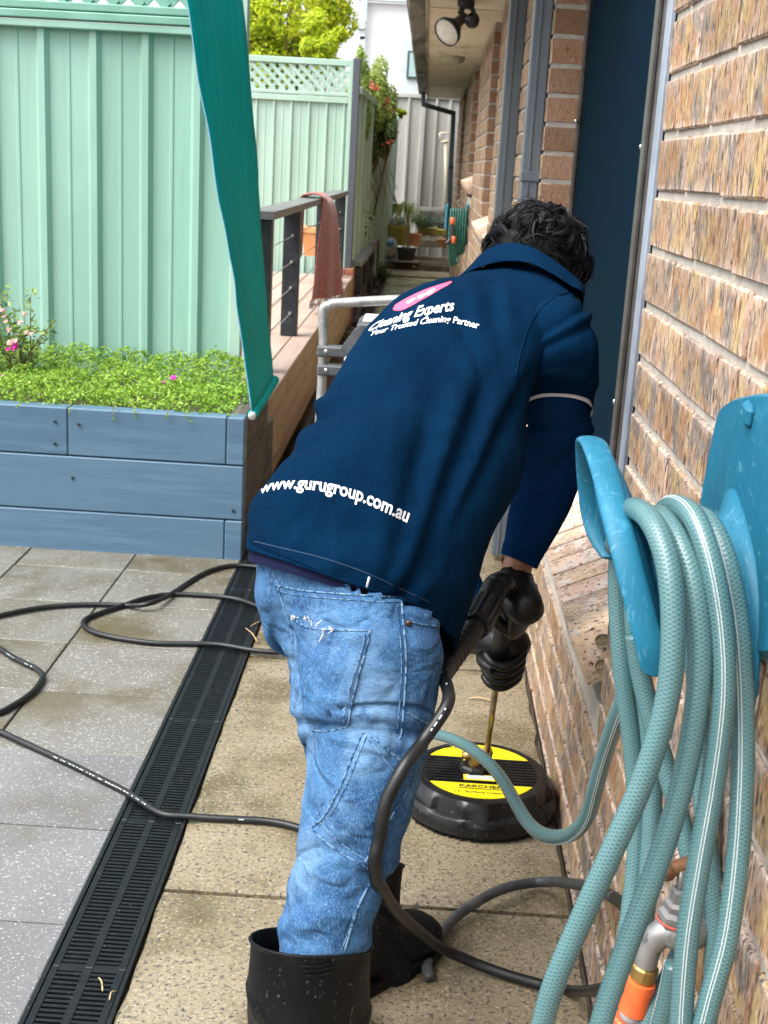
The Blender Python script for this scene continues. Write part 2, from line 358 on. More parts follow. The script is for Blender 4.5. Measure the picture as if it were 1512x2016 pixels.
# bits caught along the drain: twigs and leaf scraps
M_STRAW = mat('straw', (0.42, 0.30, 0.15), 0.8, layers=[(60, (0.25, 0.15, 0.07), 0.45, 0.6)])
def twig(px, py, dx, dy, r, name='leaf_scrap', z=0.004):
    a, b_ = onz(px-dx, py-dy, z), onz(px+dx, py+dy, z); mid = (a+b_)/2 + np.array([rnd(-.004, .004), rnd(-.004, .004), 0.004])
    m = MB(); m.tube(spline([a, mid, b_], 4), [r*.4]+[r]*7+[r*.3], 5, flat=0.6); return m.build(name, M_STRAW)
for px, py, dx, dy, r, lab in [(198, 1938, 4, 14, .0016, 'short straw lying on the drain grate near the bottom edge'), (222, 1960, 7, -9, .0015, 'pale straw at the path edge beside the drain'),
                          (495, 1250, 12, 14, .002, 'curled dry leaf scrap at the path side of the drain'), (503, 1228, 10, -5, .0016, 'thin twig lying by the drain below the black hose loop'),
                          (945, 1377, 24, 3, .003, 'reddish bark strip on the path behind the lance')]:
    tag(twig(px, py, dx, dy, r), lab, 'debris')

# ------------------------------------------------------------------ the brick house
house = thing('brick_house', (WX, 6, 0), 'single storey house of mottled tan brick along the right side of the path', 'house')
SOF = 2.275; HEND = 17.6
CP, BH, BL, BJ = 0.0895, 0.0775, 0.225, 0.007     # course pitch, brick height, length, perpend
# openings: near end, far end, sill height at the wall face
OPEN = [(2.13, 4.27, 0.547), (5.75, 6.9, 1.02), (7.6, 8.6, 1.02), (10.6, 12.0, 1.26), (14.2, 15.6, 1.15)]
core = MB()
def core_box(y0, y1, z0, z1): core.box(WX+0.0065, WX+0.112, y0, y1, z0, z1)
edges = [0.35] + [v for o in OPEN for v in o[:2]] + [HEND]
for a, b_ in zip(edges[0::2], edges[1::2]): core_box(a+0.004, b_-0.004, -0.06, SOF)
for a, b_, z in OPEN: core_box(a-0.004, b_+0.004, -0.06, z-0.14)
wall = core.build('wall', M_MORTAR, house, smooth=False)
def brick_mesh(seed, length=BL, hh=BH, dep=0.11):
    rs = random.Random(seed); m = MB(); m.box(-dep/2, dep/2, -length/2, length/2, -hh/2, hh/2, 0.003)
    m.v = [(x+rs.uniform(-.0012, .0012), y+rs.uniform(-.0018, .0018), z+rs.uniform(-.0012, .0012)) for x, y, z in m.v]
    o = m.build('brick', MB_BRICK, None, smooth=False); me = o.data; bpy.data.objects.remove(o); return me
BM = [brick_mesh(i) for i in range(6)]; BMH = [brick_mesh(20+i, 0.109) for i in range(4)]
farb = MB(); nb_ = 0; brs = random.Random(5)
farlist = []
for k in range(-1, int(SOF/CP)+1):
    zc = k*CP + CP/2 - 0.012
    if zc + BH/2 > SOF: continue
    # solid runs for this course
    runs = []; y = 0.36
    for a, b_, z in OPEN:
        if zc + BH/2 > z - 0.13: runs.append((y, a)); y = b_
    runs.append((y, HEND))
    for (y0, y1) in runs:
        # lay from the far end of each run towards the near one so that corners close with a whole or half brick
        yy = y1; first = (k % 2 == 0)
        while yy > y0 + 0.02:
            L_ = 0.109 if first else BL
            first = False
            L_ = min(L_, yy - y0)
            rest = yy - L_ - y0
            if 0 < rest < 0.05: L_ = yy - y0
            yc = yy - L_/2
            if yc < 5.0 and not (yc < 1.0) and nb_ < 300 and not (zc < 0.25 and yc < 1.5) and not (yc < 1.15 and (zc > 1.8 or zc < .5)):
                half = L_ < 0.16
                me = brs.choice(BMH if half else BM)
                o = link('brick', me, None, wall, loc=(WX+0.055+brs.uniform(-.001, .0015), yc, zc+brs.uniform(-.0008, .0008)))
                o.scale = (1, (L_-0.004)/((0.109 if half else BL)), 1)
                o.rotation_euler = (brs.uniform(-.004, .004), brs.uniform(-.003, .003), brs.uniform(-.004, .004)); nb_ += 1
            else: farlist.append((yc, L_, zc))
            yy -= L_ + BJ
for yc, L_, zc in farlist:
    dx = brs.uniform(-.001, .002)
    farb.box(WX+dx, WX+0.11, yc-L_/2, yc+L_/2, zc-BH/2, zc+BH/2, 0.003)
farb.build('brick_courses', MB_BRICK_FAR, wall, smooth=False, kind='stuff')

# sills: bricks on edge, sloping outward, each its own piece; the end brick shows its two rows of core holes
M_SILLB = MB_SILL
def sill_brick_mesh(seed):
    rs = random.Random(seed); m = MB(); m.box(-0.0402, 0.0402, -0.115, 0.115, -0.055, 0.055, 0.004)   # x: along wall, y: across, z: up
    m.v = [(x+rs.uniform(-.001, .001), y+rs.uniform(-.0015, .0015), z+rs.uniform(-.001, .001)) for x, y, z in m.v]
    o = m.build('sill_brick', None); me = o.data; bpy.data.objects.remove(o); me.materials.append(M_SILLB); return me
# the sill material reads local z as streak direction: the brick lies with its face up, so its own axes are turned below
SBM = [sill_brick_mesh(60+i) for i in range(5)]
SL = math.radians(24); SO = 0.062
M_SBED = mat('sill_joint', (0.055, 0.042, 0.03), 0.95, bump=[(80, .5, .004)])
def lay_sill(a, b_, z, indiv=True):
    # outer top edge at x = WX-SO, height z
    ax = Vector((math.cos(SL), 0, math.sin(SL)))            # up the slope, into the wall
    nz = Vector((-math.sin(SL), 0, math.cos(SL)))
    n = int((b_-a)/0.0865); pitch = (b_-a)/n
    mo = MB(); mo.obox(np.array([WX-SO, (a+b_)/2, z]) + np.array(ax)*0.118 - np.array(nz)*0.0535, ax, (0, 1, 0), nz, 0.111, (b_-a)/2-0.008, 0.0505)
    bed = mo.build('sill_bed', M_SBED, house, smooth=False)
    for i in range(n):
        yc = a + pitch*(i+0.5)
        c0 = Vector((WX-SO, yc, z)) + ax*0.115 - nz*0.055 + nz*random.uniform(-.0007, .0007) + ax*random.uniform(-.003, .003)
        # columns: local x -> -Y side? brick thickness along world Y, local y up the slope, local z normal
        R = Matrix(((0, ax.x, nz.x), (-1, ax.y, nz.y), (0, ax.z, nz.z)))
        o = link('sill_brick', random.choice(SBM), None, bed)
        o.matrix_world = Matrix.Translation(c0) @ R.to_4x4()
    return bed
for i, (a, b_, z) in enumerate(OPEN[:4]): lay_sill(a+0.02 if i == 0 else a, b_-0.005, z)
a, b_, z = OPEN[0]
M_HOLE = mat('core_mortar', (0.22, 0.17, 0.10), 0.95, layers=[(60, (0.33, 0.26, 0.17), 0.45, 0.6)], bump=[(120, 0.8, 0.006)])
for u, v in ((0.052, -0.030), (0.036, -0.077), (0.112, -0.030)):
    if True:
        ax = np.array([math.cos(SL), 0, math.sin(SL)]); nz = np.array([-math.sin(SL), 0, math.cos(SL)])
        cc = np.array([WX-SO, a+0.0215+0.002, z]) + ax*u + nz*v
        m = MB(); m.lathe([(0.0, 0.000), (0.011, 0.0), (0.0125, -0.001), (0.0135, 0.004), (0.0135, 0.0)], cc - np.array([0, 0.0015, 0]), 20, (0, -1, 0), cap=False)
        m.build('core_plug', M_HOLE, house)

# windows
M_BRONZE = mat('bronze_frame', (0.052, 0.047, 0.043), 0.38, layers=[(20, (0.075, 0.07, 0.066), 0.45, 0.65)], bump=[(300, 0.05, 0.001)], spec=0.5)
M_GREYF = mat('grey_frame', (0.16, 0.17, 0.18), 0.35, layers=[(15, (0.22, 0.23, 0.25), 0.45, 0.65)], spec=0.5)
M_STRIP = mat('pale_strip', (0.22, 0.26, 0.32), 0.4, layers=[(12, (0.27, 0.31, 0.37), 0.4, 0.6)])
M_SCREEN = mat('fly_screen', (0.0012, 0.0110, 0.0235), 0.85, layers=[(3, (0.0012, 0.0140, 0.0225), 0.4, 0.6), (420, (0.001, 0.004, 0.010), 0.5, 0.6), ((9, 30, 9), (0.006, 0.018, 0.034), 0.66, 0.8)], bump=[(900, 0.3, 0.0006)], spec=0.03)
M_SCREW = mat('screw_zinc', (0.7, 0.7, 0.68), 0.3, metal=0.9)
M_GLASSD = mat('window_glass', (0.012, 0.016, 0.02), 0.05, spec=0.6)
GX = WX+0.105
for i, (a, b_, z) in enumerate(OPEN):
    zb = z + 0.078
    if i == 0:
        fa = 2.68
        wn = MB(); wn.box(GX, GX+0.05, a+0.002, fa, zb, SOF-0.02, .003); wn.box(GX-0.016, GX-0.001, fa+0.062, fa+0.165, zb, SOF-0.02, .003); wn.box(GX-0.026, GX-0.0165, fa+0.085, fa+0.125, zb, SOF-0.02, .002)
        fr = wn.build('window_frame', M_BRONZE, house, smooth=False)
        m = MB(); m.box(GX, GX+0.05, b_-0.075, b_-0.002, zb, SOF-0.02, .003); m.box(GX-0.012, GX-0.001, b_-0.085, b_-0.055, zb, SOF-.02, .002); m.build('frame_member', M_BRONZE, fr, smooth=False)
        m = MB(); m.box(GX-0.02, GX+0.05, fa+0.167, b_-0.076, zb-0.012, zb+0.03, .003); m.build('frame_sill', M_BRONZE, fr, smooth=False)
        m = MB(); m.box(GX-0.013, GX-0.002, fa+0.002, fa+0.060, zb+0.016, SOF-0.02, .002); m.build('weather_strip', M_STRIP, fr, smooth=False)
        m = MB(); m.box(GX+0.004, GX+0.010, fa+0.165, b_-0.0855, zb+0.032, SOF-0.02); m.build('fly_screen', M_SCREEN, fr, smooth=False)
        for (yy, zz) in ((fa+0.17, 0.86), (fa+0.17, 1.42), (fa+0.15, zb+0.05), (b_-0.09, 1.52)):
            m = MB(); m.lathe([(0.0, 0.006), (0.004, 0.0055), (0.006, 0.003), (0.006, -0.004)], (GX-0.016, yy, zz), 12, (-1, 0, 0)); m.build('screw', M_SCREW, fr)
    else:
        m = MB(); m.box(GX, GX+0.05, a, a+0.05, zb, SOF-.02); m.box(GX, GX+0.05, b_-0.05, b_, zb, SOF-.02); m.box(GX, GX+0.05, a+0.05, b_-0.05, zb, zb+0.05)
        fr = m.build('window_frame', M_GREYF, house, smooth=False)
        m = MB(); m.box(GX+0.02, GX+0.03, a+0.05, b_-0.05, zb+0.05, SOF-.02); m.build('window_pane', M_GLASSD, fr, smooth=False)
# dark room lining behind the panes, so that no light leaks through the house
m = MB(); m.box(WX+0.30, WX+4.0, 0.36, HEND-0.02, -0.05, SOF+0.2)
m.build('inner_wall', mat('inner_wall', (0.10, 0.10, 0.10), 0.9), house, smooth=False)
# eave: soffit sheets, fascia, gutter
M_SOFFIT = mat('soffit_paint', (0.74, 0.65, 0.53), 0.6, layers=[(2.0, (0.80, 0.73, 0.62), 0.4, 0.62, 5), ((5, 1.2, 4), (0.52, 0.41, 0.29), 0.54, 0.70, 5), (1.1, (0.62, 0.55, 0.43), 0.5, 0.7)], bump=[(20, 0.1, 0.003)])
GXO = -0.185
sy = [3.2, 5.6, 8.0, 10.4, 12.8, 15.2, HEND+0.25]
for y0, y1 in zip(sy[:-1], sy[1:]):
    m = MB(); m.box(GXO+0.135, WX+0.30, y0+0.004, y1-0.004, SOF, SOF+0.012); so = m.build('soffit_sheet', M_SOFFIT, house, smooth=False)
    m = MB(); m.box(GXO+0.135, WX+0.05, y1-0.02, y1+0.02, SOF-0.006, SOF-0.001); m.build('soffit_joint', M_SOFFIT, so, smooth=False)
M_FASCIA = mat('weathered_fascia', (0.40, 0.33, 0.25), 0.7, layers=[((7, 1.5, 3), (0.16, 0.14, 0.12), 0.47, 0.60, 6), (12, (0.52, 0.46, 0.38), 0.6, 0.75)], bump=[(30, 0.3, 0.004)])
M_GUTTER = mat('gutter_stained', (0.17, 0.16, 0.145), 0.6, layers=[((9, 1.3, 9), (0.055, 0.05, 0.048), 0.45, 0.58, 6), ((14, 2.0, 14), (0.36, 0.32, 0.27), 0.56, 0.70, 5)], bump=[(25, 0.25, 0.004)])
m = MB(); m.box(GXO+0.115, GXO+0.134, 3.2, HEND+0.27, SOF-0.012, SOF+0.19); m.build('fascia', M_FASCIA, house, smooth=False)
prof = [(GXO+0.114, SOF+0.16), (GXO+0.114, SOF+0.035), (GXO+0.012, SOF+0.035), (GXO, SOF+0.05), (GXO+0.004, SOF+0.085), (GXO-0.012, SOF+0.115), (GXO-0.012, SOF+0.155), (GXO, SOF+0.16)]
m = MB(); m.loft([[(x, yy, z) for x, z in prof] for yy in np.linspace(3.2, HEND+0.3, 40)], True, True); autosmooth(m.build('gutter', M_GUTTER, house), 30)
M_CASE = mat('roof_tile', (0.20, 0.11, 0.08), 0.8, bump=[(30, 0.3, 0.01)])
m = MB(); m.add([(GXO-0.03, 3.2, SOF+0.18), (GXO-0.03, HEND+0.4, SOF+0.18), (WX+4, HEND+0.4, SOF+1.9), (WX+4, 3.2, SOF+1.9)], [(0, 1, 2, 3)]); m.build('roof', M_CASE, house, smooth=False)
# downpipes
M_PIPE = mat('downpipe_paint', (0.085, 0.105, 0.125), 0.42, layers=[((6, 6, 1), (0.115, 0.135, 0.155), 0.42, 0.62)], bump=[(8, 0.05, 0.01)])
def downpipe(y, x0, w, d, jz, label):
    t = thing('downpipe', (x0, y, 0), label, 'downpipe')
    m = MB(); m.box(x0, x0+w, y, y+d, 0.02, jz, 0.004); m.box(x0+w*.30, x0+w*.44, y-0.004, y-0.0005, 0.02, jz, 0.001); m.build('lower_pipe', M_PIPE, t, smooth=False)
    m = MB(); m.box(x0-0.002, x0+w+0.002, y-0.002, y+d, jz+0.002, SOF-0.003, 0.004); m.box(x0+w*.30, x0+w*.44, y-0.006, y-0.0025, jz+0.002, SOF-.003, 0.001); m.build('upper_pipe', M_PIPE, t, smooth=False)
    m = MB(); m.box(x0-0.004, x0+w+0.004, y-0.0075, y+d, jz-0.004, jz+0.03, 0.003); m.build('joint_collar', M_PIPE, t, smooth=False)
    m = MB(); m.box(x0+w, x0+w+0.014, y+0.01, y+0.03, jz+0.05, jz+0.075, 0.002); m.build('wall_clip', M_SCREW, t, smooth=False)
downpipe(4.33, 0.315, 0.055, 0.07, 1.33, 'grey-blue rectangular downpipe right beside the dark fly-screened window')
downpipe(5.60, 0.303, 0.068, 0.07, 1.05, 'second grey-blue rectangular downpipe, farther along the brick wall')
# far corner downpipe with its swan neck under the gutter
M_PIPED = mat('dark_downpipe', (0.028, 0.045, 0.055), 0.45, layers=[(8, (0.05, 0.065, 0.075), 0.45, 0.65)])
t = thing('downpipe', (0.27, 17.4, 0), 'dark thin downpipe with sloped neck at the far house corner', 'downpipe')
m = MB()
nk = [ony(833, 178, 17.3), ony(834, 206, 17.3), ony(893, 223, 17.4), ony(888, 330, 17.4), ony(885, 410, 17.4), ony(883, 470, 17.4)]
for q0, q1 in zip(nk[:-1], nk[1:]):
    d = norm(q1-q0); m.obox((q0+q1)/2, d, np.cross(d, [0, 1, 0]), (0, 1, 0), np.linalg.norm(q1-q0)/2+0.02, 0.03, 0.03, 0.004)
m.build('pipe', M_PIPED, t, smooth=False)
# lights under the eave
M_BLACKM = mat('black_lamp_metal', (0.018, 0.021, 0.028), 0.4, spec=0.5)
M_LENS = mat('lamp_lens', (0.62, 0.60, 0.52), 0.35, layers=[(90, (0.50, 0.48, 0.42), 0.45, 0.6)], bump=[(120, 0.4, 0.003)], spec=0.5)
LY = 7.6
t = thing('flood_light', ony(915, -6, LY), 'black spotlight with round pale lens and motion sensor under the eave', 'flood light')
q = ony(918, 0, LY); m = MB(); m.lathe([(0.05, SOF-q[2]-0.001), (0.05, SOF-q[2]-0.03), (0.035, SOF-q[2]-0.045), (0.0, SOF-q[2]-0.046)], q, 20, cap=False); m.build('mount', M_BLACKM, t)
A0, A1, LC = ony(917, 2, LY), ony(905, 28, LY), ony(881, 62, LY)
m = MB(); m.tube(spline([A0, (A0+A1)/2, A1], 4), 0.016, 10); m.build('arm', M_BLACKM, t)
dv = norm(np.array([-0.55, -0.62, -0.56]))
bk = LC - dv*0.0
m = MB(); m.lathe([(0.0, -0.175), (0.028, -0.17), (0.03, -0.10), (0.05, -0.06), (0.082, -0.012), (0.084, 0.012), (0.078, 0.014)], LC, 32, dv, cap=False); m.build('lamp_housing', M_BLACKM, t)
m = MB(); m.lathe([(0.079, 0.006), (0.06, 0.012), (0.03, 0.016), (0.0, 0.017)], LC, 32, dv, cap=False); m.build('lens', M_LENS, t)
S0, SC = ony(922, 8, LY), ony(930, 40, LY)
m = MB(); m.tube(spline([S0, ony(932, 22, LY), ony(929, 32, LY)], 4), 0.014, 8); m.build('sensor_arm', M_BLACKM, t)
m = MB(); m.lathe([(0.0, -0.03), (0.036, -0.03), (0.04, -0.01), (0.04, 0.02), (0.03, 0.035), (0.0, 0.037)], SC, 20, norm([-0.1, -0.9, -0.5]), cap=False); m.build('motion_sensor', M_BLACKM, t)
q = ony(890, 134, 11.3); q[2] = SOF
m = MB(); m.lathe([(0.105, 0.0), (0.105, -0.018), (0.09, -0.045), (0.06, -0.062), (0.0, -0.07)], q, 28, cap=False)
tag(m.build('ceiling_light', mat('oyster_glass', (0.40, 0.38, 0.28), 0.35, layers=[(20, (0.30, 0.28, 0.2), 0.45, 0.65)])), 'round frosted oyster light flat under the far eave', 'light fitting')
# ------------------------------------------------------------------ fences
M_GREEN = mat('fence_green', (0.225, 0.385, 0.305), 0.42, layers=[((3, 3, 0.8), (0.265, 0.44, 0.36), 0.40, 0.62), ((22, 22, 0.7), (0.21, 0.365, 0.295), 0.56, 0.72, 4, .6), (1.2, (0.225, 0.385, 0.32), 0.5, 0.7), (90, (0.24, 0.38, 0.30), 0.72, 0.76)], bump=[((4, 4, 1.0), 0.05, 0.01)], spec=0.45)
M_GREEN2 = mat('lattice_green', (0.145, 0.31, 0.235), 0.5, layers=[(6, (0.175, 0.35, 0.275), 0.4, 0.62)], spec=0.4)
M_PALEG = mat('fence_pale_green', (0.32, 0.46, 0.375), 0.45, layers=[((3, 3, .8), (0.36, 0.50, 0.415), 0.4, 0.62)], spec=0.4)
M_OLIVE = mat('fence_olive', (0.40, 0.53, 0.42), 0.5, layers=[((3, 3, .6), (0.46, 0.58, 0.47), 0.4, 0.62), (2.5, (0.30, 0.36, 0.22), 0.54, 0.7)], spec=0.4)
M_GREYFENCE = mat('fence_grey', (0.36, 0.355, 0.32), 0.5, layers=[((3, 3, .6), (0.43, 0.425, 0.39), 0.4, 0.62)], spec=0.4)
def sheet(name, m, parent, p0, p1, z0, z1, pitch=0.19, rib=0.05, dep=0.028, phase=0.0, rev=1):
    """corrugated steel sheet from p0 to p1 (plan points), flat pans and trapezoid ribs with one fine crease in each pan"""
    p0, p1 = np.asarray(p0, float), np.asarray(p1, float); L_ = np.linalg.norm(p1-p0); d = (p1-p0)/L_; n = np.array([d[1], -d[0]])*rev
    xs = [(0, 0)]; u = phase
    while u < L_:
        for a, h in ((0, 0), (rib*.28, dep), (rib*.72, dep), (rib, 0), (rib+(pitch-rib)*.44, 0), (rib+(pitch-rib)*.47, .004), (rib+(pitch-rib)*.53, .004), (rib+(pitch-rib)*.56, 0)):
            if 0 < u+a < L_: xs.append((u+a, h))
        u += pitch
    xs.append((L_, 0))
    mb = MB(); rows = []
    for z in (z0, z1): rows.append([(p0[0]+d[0]*u+n[0]*h, p0[1]+d[1]*u+n[1]*h, z) for u, h in xs])
    mb.loft(rows, False, False)
    rows2 = [[(x-n[0]*.0015, y-n[1]*.0015, z) for x, y, z in r] for r in rows]; mb.loft(rows2[::-1], False, False)
    return mb.build(name, m, parent, smooth=False)
def lattice(m, parent, x0, x1, y, z0, z1, step, w, ex=0.0):
    hgt = z1-z0
    for sgn, yy in ((1, y), (-1, y-0.011)):
        u = x0-hgt
        while u < x1:
            # slat from (u,z0) to (u+hgt,z1), clipped to x0..x1
            a0, a1 = max(x0, u), min(x1, u+hgt)
            if a1-a0 > 0.02:
                za, zb = z0+(a0-u), z0+(a1-u)
                if sgn < 0: za, zb = z1-(a0-u), z1-(a1-u)
                c0 = np.array([(a0+a1)/2, yy, (za+zb)/2]); d = norm([a1-a0, 0, zb-za])
                mb = MB(); mb.obox(c0, d, (0, 1, 0), np.cross(d, (0, 1, 0)), np.hypot(a1-a0, zb-za)/2, 0.005, w/2, .001); mb.build('lattice_slat', m, parent, smooth=False)
            u += step
FY = 5.1
fx1 = ony(470, 300, FY)[0]
near_fence = thing('steel_fence', (-1.6, FY, 0), 'sage green ribbed steel fence with lattice top behind the raised blue planter', 'fence')
zr = ony(200, 62, FY)[2]
sheet('sheet', M_GREEN, near_fence, (fx1, FY), (-3.1, FY), 0.3, zr+0.02, 0.202, 0.056, 0.024, 0.135, rev=-1)
for (dz, hh, dep) in ((0.0, 0.026, 0.034), (0.032, 0.030, 0.040), (0.066, 0.030, 0.034)):
    m = MB(); m.box(-3.1, fx1, FY-dep-0.012, FY+0.012, zr+dz, zr+dz+hh, 0.004); m.build('top_rail', M_GREEN2 if dz else M_GREEN, near_fence, smooth=False)
lattice(M_GREEN2, near_fence, -2.3, fx1-0.02, FY-0.004, zr+0.098, zr+0.40, 0.098, 0.036)
m = MB(); m.box(fx1-0.022, fx1+0.028, FY-0.03, FY+0.03, 0.05, zr+0.46, 0.004); m.build('end_post', M_PALEG, near_fence, smooth=False)
F2 = 11.35
x2 = ony(689, 300, F2)[0]
far_fence = thing('steel_fence', (-1.0, F2, 0), 'pale green steel fence panel with lattice band behind the timber deck', 'fence')
z2 = ony(600, 200, F2)[2]
sheet('sheet', M_PALEG, far_fence, (x2-0.03, F2), (-2.9, F2), 0.3, z2+0.01, 0.152, 0.03, 0.02, 0.02, rev=-1)
for dz, hh in ((0.0, 0.05), (0.055, 0.03), (0.305, 0.05)):
    m = MB(); m.box(-2.9, x2-0.035, F2-0.03, F2+0.015, z2+dz, z2+dz+hh, 0.004); m.build('rail', M_PALEG, far_fence, smooth=False)
lattice(M_PALEG, far_fence, -1.95, x2-0.04, F2, z2+0.086, z2+0.304, 0.085, 0.032)
m = MB(); m.box(x2-0.034, x2+0.0, F2-0.035, F2+0.02, 0.3, z2+0.37, 0.004); m.build('end_post', M_PALEG, far_fence, smooth=False)
M_CHAR = mat('charcoal_paint', (0.017, 0.021, 0.027), 0.42, layers=[(12, (0.03, 0.034, 0.042), 0.42, 0.62)], bump=[(60, 0.1, 0.002)])
m = MB(); m.box(x2+0.001, x2+0.058, F2-0.04, F2+0.03, 0.3, z2+0.375, 0.004); m.build('dark_post', mat('slate_post', (0.065, 0.072, 0.09), 0.5), far_fence, smooth=False)
side_fence = thing('steel_fence', (-0.62, 13, 0), 'olive green steel side fence half covered by the flowering bush', 'fence')
xs0, xs1 = x2+0.06, ony(768, 470, 18.6)[0]
sheet('sheet', M_OLIVE, side_fence, (xs0-0.02, 11.45), (xs1, 18.6), 0.1, 1.95, 0.55, 0.12, 0.03, 0.1)
m = MB(); m.obox(((xs0+xs1)/2-0.01, 15.02, 1.97), (xs1-xs0, 7.15, 0), (-7.15, xs1-xs0, 0), (0, 0, 1), 3.57, 0.03, 0.03, .004); m.build('top_rail', M_OLIVE, side_fence, smooth=False)
m = MB(); m.box(xs1-0.03, xs1+0.03, 18.6, 18.66, 0.1, 2.1, 0.004); m.build('end_post', M_PALEG, side_fence, smooth=False)
GYF = 19.0
grey_fence = thing('steel_fence', (0.2, GYF, 0), 'grey ribbed steel fence closing the far end of the path', 'fence')
zt = ony(800, 192, GYF)[2]
sheet('sheet', M_GREYFENCE, grey_fence, (-1.6, GYF), (1.6, GYF), 0.1, zt, 0.20, 0.06, 0.04, 0.05)
m = MB(); m.box(-1.6, 1.6, GYF-0.045, GYF+0.03, zt+0.001, zt+0.06, 0.004); m.build('top_rail', M_GREYFENCE, grey_fence, smooth=False)
xp = ony(829, 300, GYF-0.05)[0]
m = MB(); m.box(xp-0.03, xp+0.03, GYF-0.09, GYF-0.05, 0.1, zt+0.02, 0.004); m.build('post', M_GREYFENCE, grey_fence, smooth=False)
m = MB(); m.box(-0.1, 1.4, GYF-0.085, GYF-0.046, 0.74, 0.80, 0.004); m.build('lower_rail', M_GREYFENCE, grey_fence, smooth=False)

# ------------------------------------------------------------------ neighbour's white house
M_RENDER = mat('white_render', (0.80, 0.80, 0.79), 0.8, layers=[(0.7, (0.76, 0.77, 0.77), 0.4, 0.7)], bump=[(40, 0.1, 0.004)])
M_GUTW = mat('pale_metal', (0.50, 0.56, 0.57), 0.5, layers=[(4, (0.42, 0.48, 0.49), 0.45, 0.65)])
NY = 26.0
nh = thing('white_house', (1.5, NY, 0), 'white rendered neighbouring house with grey downpipe behind the far fence', 'house')
xl = ony(712, 100, NY)[0]; xw = ony(794, 130, NY)[0]
m = MB(); m.box(xl, xl+6.0, NY, NY+6, 0, ony(760, 6, NY)[2]); m.build('wall', M_RENDER, nh, smooth=False)
m = MB(); m.box(xl-0.12, xl+6.2, NY-0.14, NY, ony(760, 5, NY)[2]+0.003, ony(760, -10, NY)[2], 0.01); m.build('gutter', M_GUTW, nh, smooth=False)
m = MB()
for q0, q1 in (((719, -4), (717, 42)), ((717, 42), (707, 50)), ((710, 50), (714, 75)), ((714, 75), (713, 200))):
    A, B = ony(*q0, NY-0.12), ony(*q1, NY-0.12); d = norm(B-A); m.obox((A+B)/2, d, np.cross(d, (0, 1, 0)), (0, 1, 0), np.linalg.norm(B-A)/2+0.03, 0.055, 0.05, .006)
q = ony(710, 52, NY-0.12); m.box(q[0]-0.13, q[0]+0.10, NY-0.2, NY-0.06, q[2]-0.06, q[2]+0.12, .01)
m.build('downpipe', M_GUTW, nh, smooth=False)
A, B = ony(793, 75, NY-0.03), ony(850, 188, NY-0.03)
m = MB(); m.box(A[0], B[0], NY-0.06, NY-0.001, B[2], A[2]); wp = m.build('window_surround', M_GUTW, nh, smooth=False)
A, B = ony(803, 100, NY-0.07), ony(850, 157, NY-0.07)
m = MB(); m.box(A[0], B[0], NY-0.11, NY-0.062, B[2], A[2]); fr = m.build('window_frame', mat('dark_teal_frame', (0.03, 0.07, 0.07), 0.4), wp, smooth=False)
A, B = ony(807, 104, NY-0.12), ony(850, 153, NY-0.12)
m = MB(); m.box(A[0], B[0], NY-0.125, NY-0.111, B[2], A[2]); m.build('pane', mat('pale_pane', (0.30, 0.42, 0.42), 0.15), wp, smooth=False)

# ------------------------------------------------------------------ raised planter
M_SLEEPER = mat('painted_sleeper', (0.070, 0.130, 0.195), 0.5, spec=0.25, rand=0.06, layers=[((2.0, 8, 30), (0.092, 0.160, 0.230), 0.42, 0.62, 5), ((6, 40, 60), (0.06, 0.088, 0.125), 0.62, 0.72), (1.6, (0.082, 0.148, 0.21), 0.45, 0.65)],
                bump=[((4, 60, 60), 0.22, 0.004), (16, 0.12, 0.004)], rrand=((2, 10, 30), 0.3, 0.55))
M_SLEEPER_END = mat('bare_sleeper_side', (0.07, 0.058, 0.047), 0.75, rand=0.1, layers=[((40, 4, 30), (0.12, 0.10, 0.08), 0.45, 0.62), (5, (0.04, 0.034, 0.03), 0.5, 0.7)], bump=[((40, 4, 40), 0.5, 0.006)])
PY0, PY1, PX1 = 4.155, FY-0.05, -0.565
planter = thing('raised_planter', (-1.6, 4.6, 0), 'raised garden bed of steel-blue painted sleepers beside the path', 'planter')
ph = [(-0.06, 0.142), (0.144, 0.336), (0.338, 0.505)]
pcuts = [[-1.243], [], []]
segs = {0: [(-3.2, PX1-0.062), (PX1-0.060, PX1)], 1: [(-3.2, PX1)], 2: [(-3.2, -1.17), (-1.168, PX1-0.062), (PX1-0.060, PX1)]}
def sleeper(x0, x1, y0, y1, z0, z1, m_, name='sleeper'):
    s = MB(); nx = max(2, int((x1-x0)/0.05)); ny = max(1, int((y1-y0)/0.08)); c_ = 0.004
    s.box(x0, x1, y0, y1, z0, z1, c_)
    return s.build(name, m_, planter, smooth=False)
for i, (z0, z1) in enumerate(ph):
    for j, (a, b_) in enumerate(segs[i]): sleeper(a, b_, PY0+rnd(-.003, .003), PY0+0.072, z0, z1-0.002, M_SLEEPER)
    yb = PY0+0.074
    sleeper(PX1-0.066, PX1-0.004, yb, PY1-0.2 if i == 2 else PY1, z0, z1-0.003, M_SLEEPER_END)
s = MB(); s.box(-3.1, PX1-0.07, PY0+0.075, PY1, -0.05, 0.46); so = s.build('soil', M_SOIL, planter, smooth=False)
M_KNOT = mat('knot_hole', (0.02, 0.022, 0.025), 0.9)
for px, py in ((108, 830), (108, 874), (143, 941), (459, 1006), (155, 836)):
    q = ony(px, py, PY0-0.004); k = MB(); k.lathe([(0.0, -0.003), (0.0045, -0.003), (0.006, 0.0008), (0.0035, 0.0012), (0.0, -0.002)], q, 8, (0, -1, 0), cap=False); k.build('knot', M_KNOT, planter)

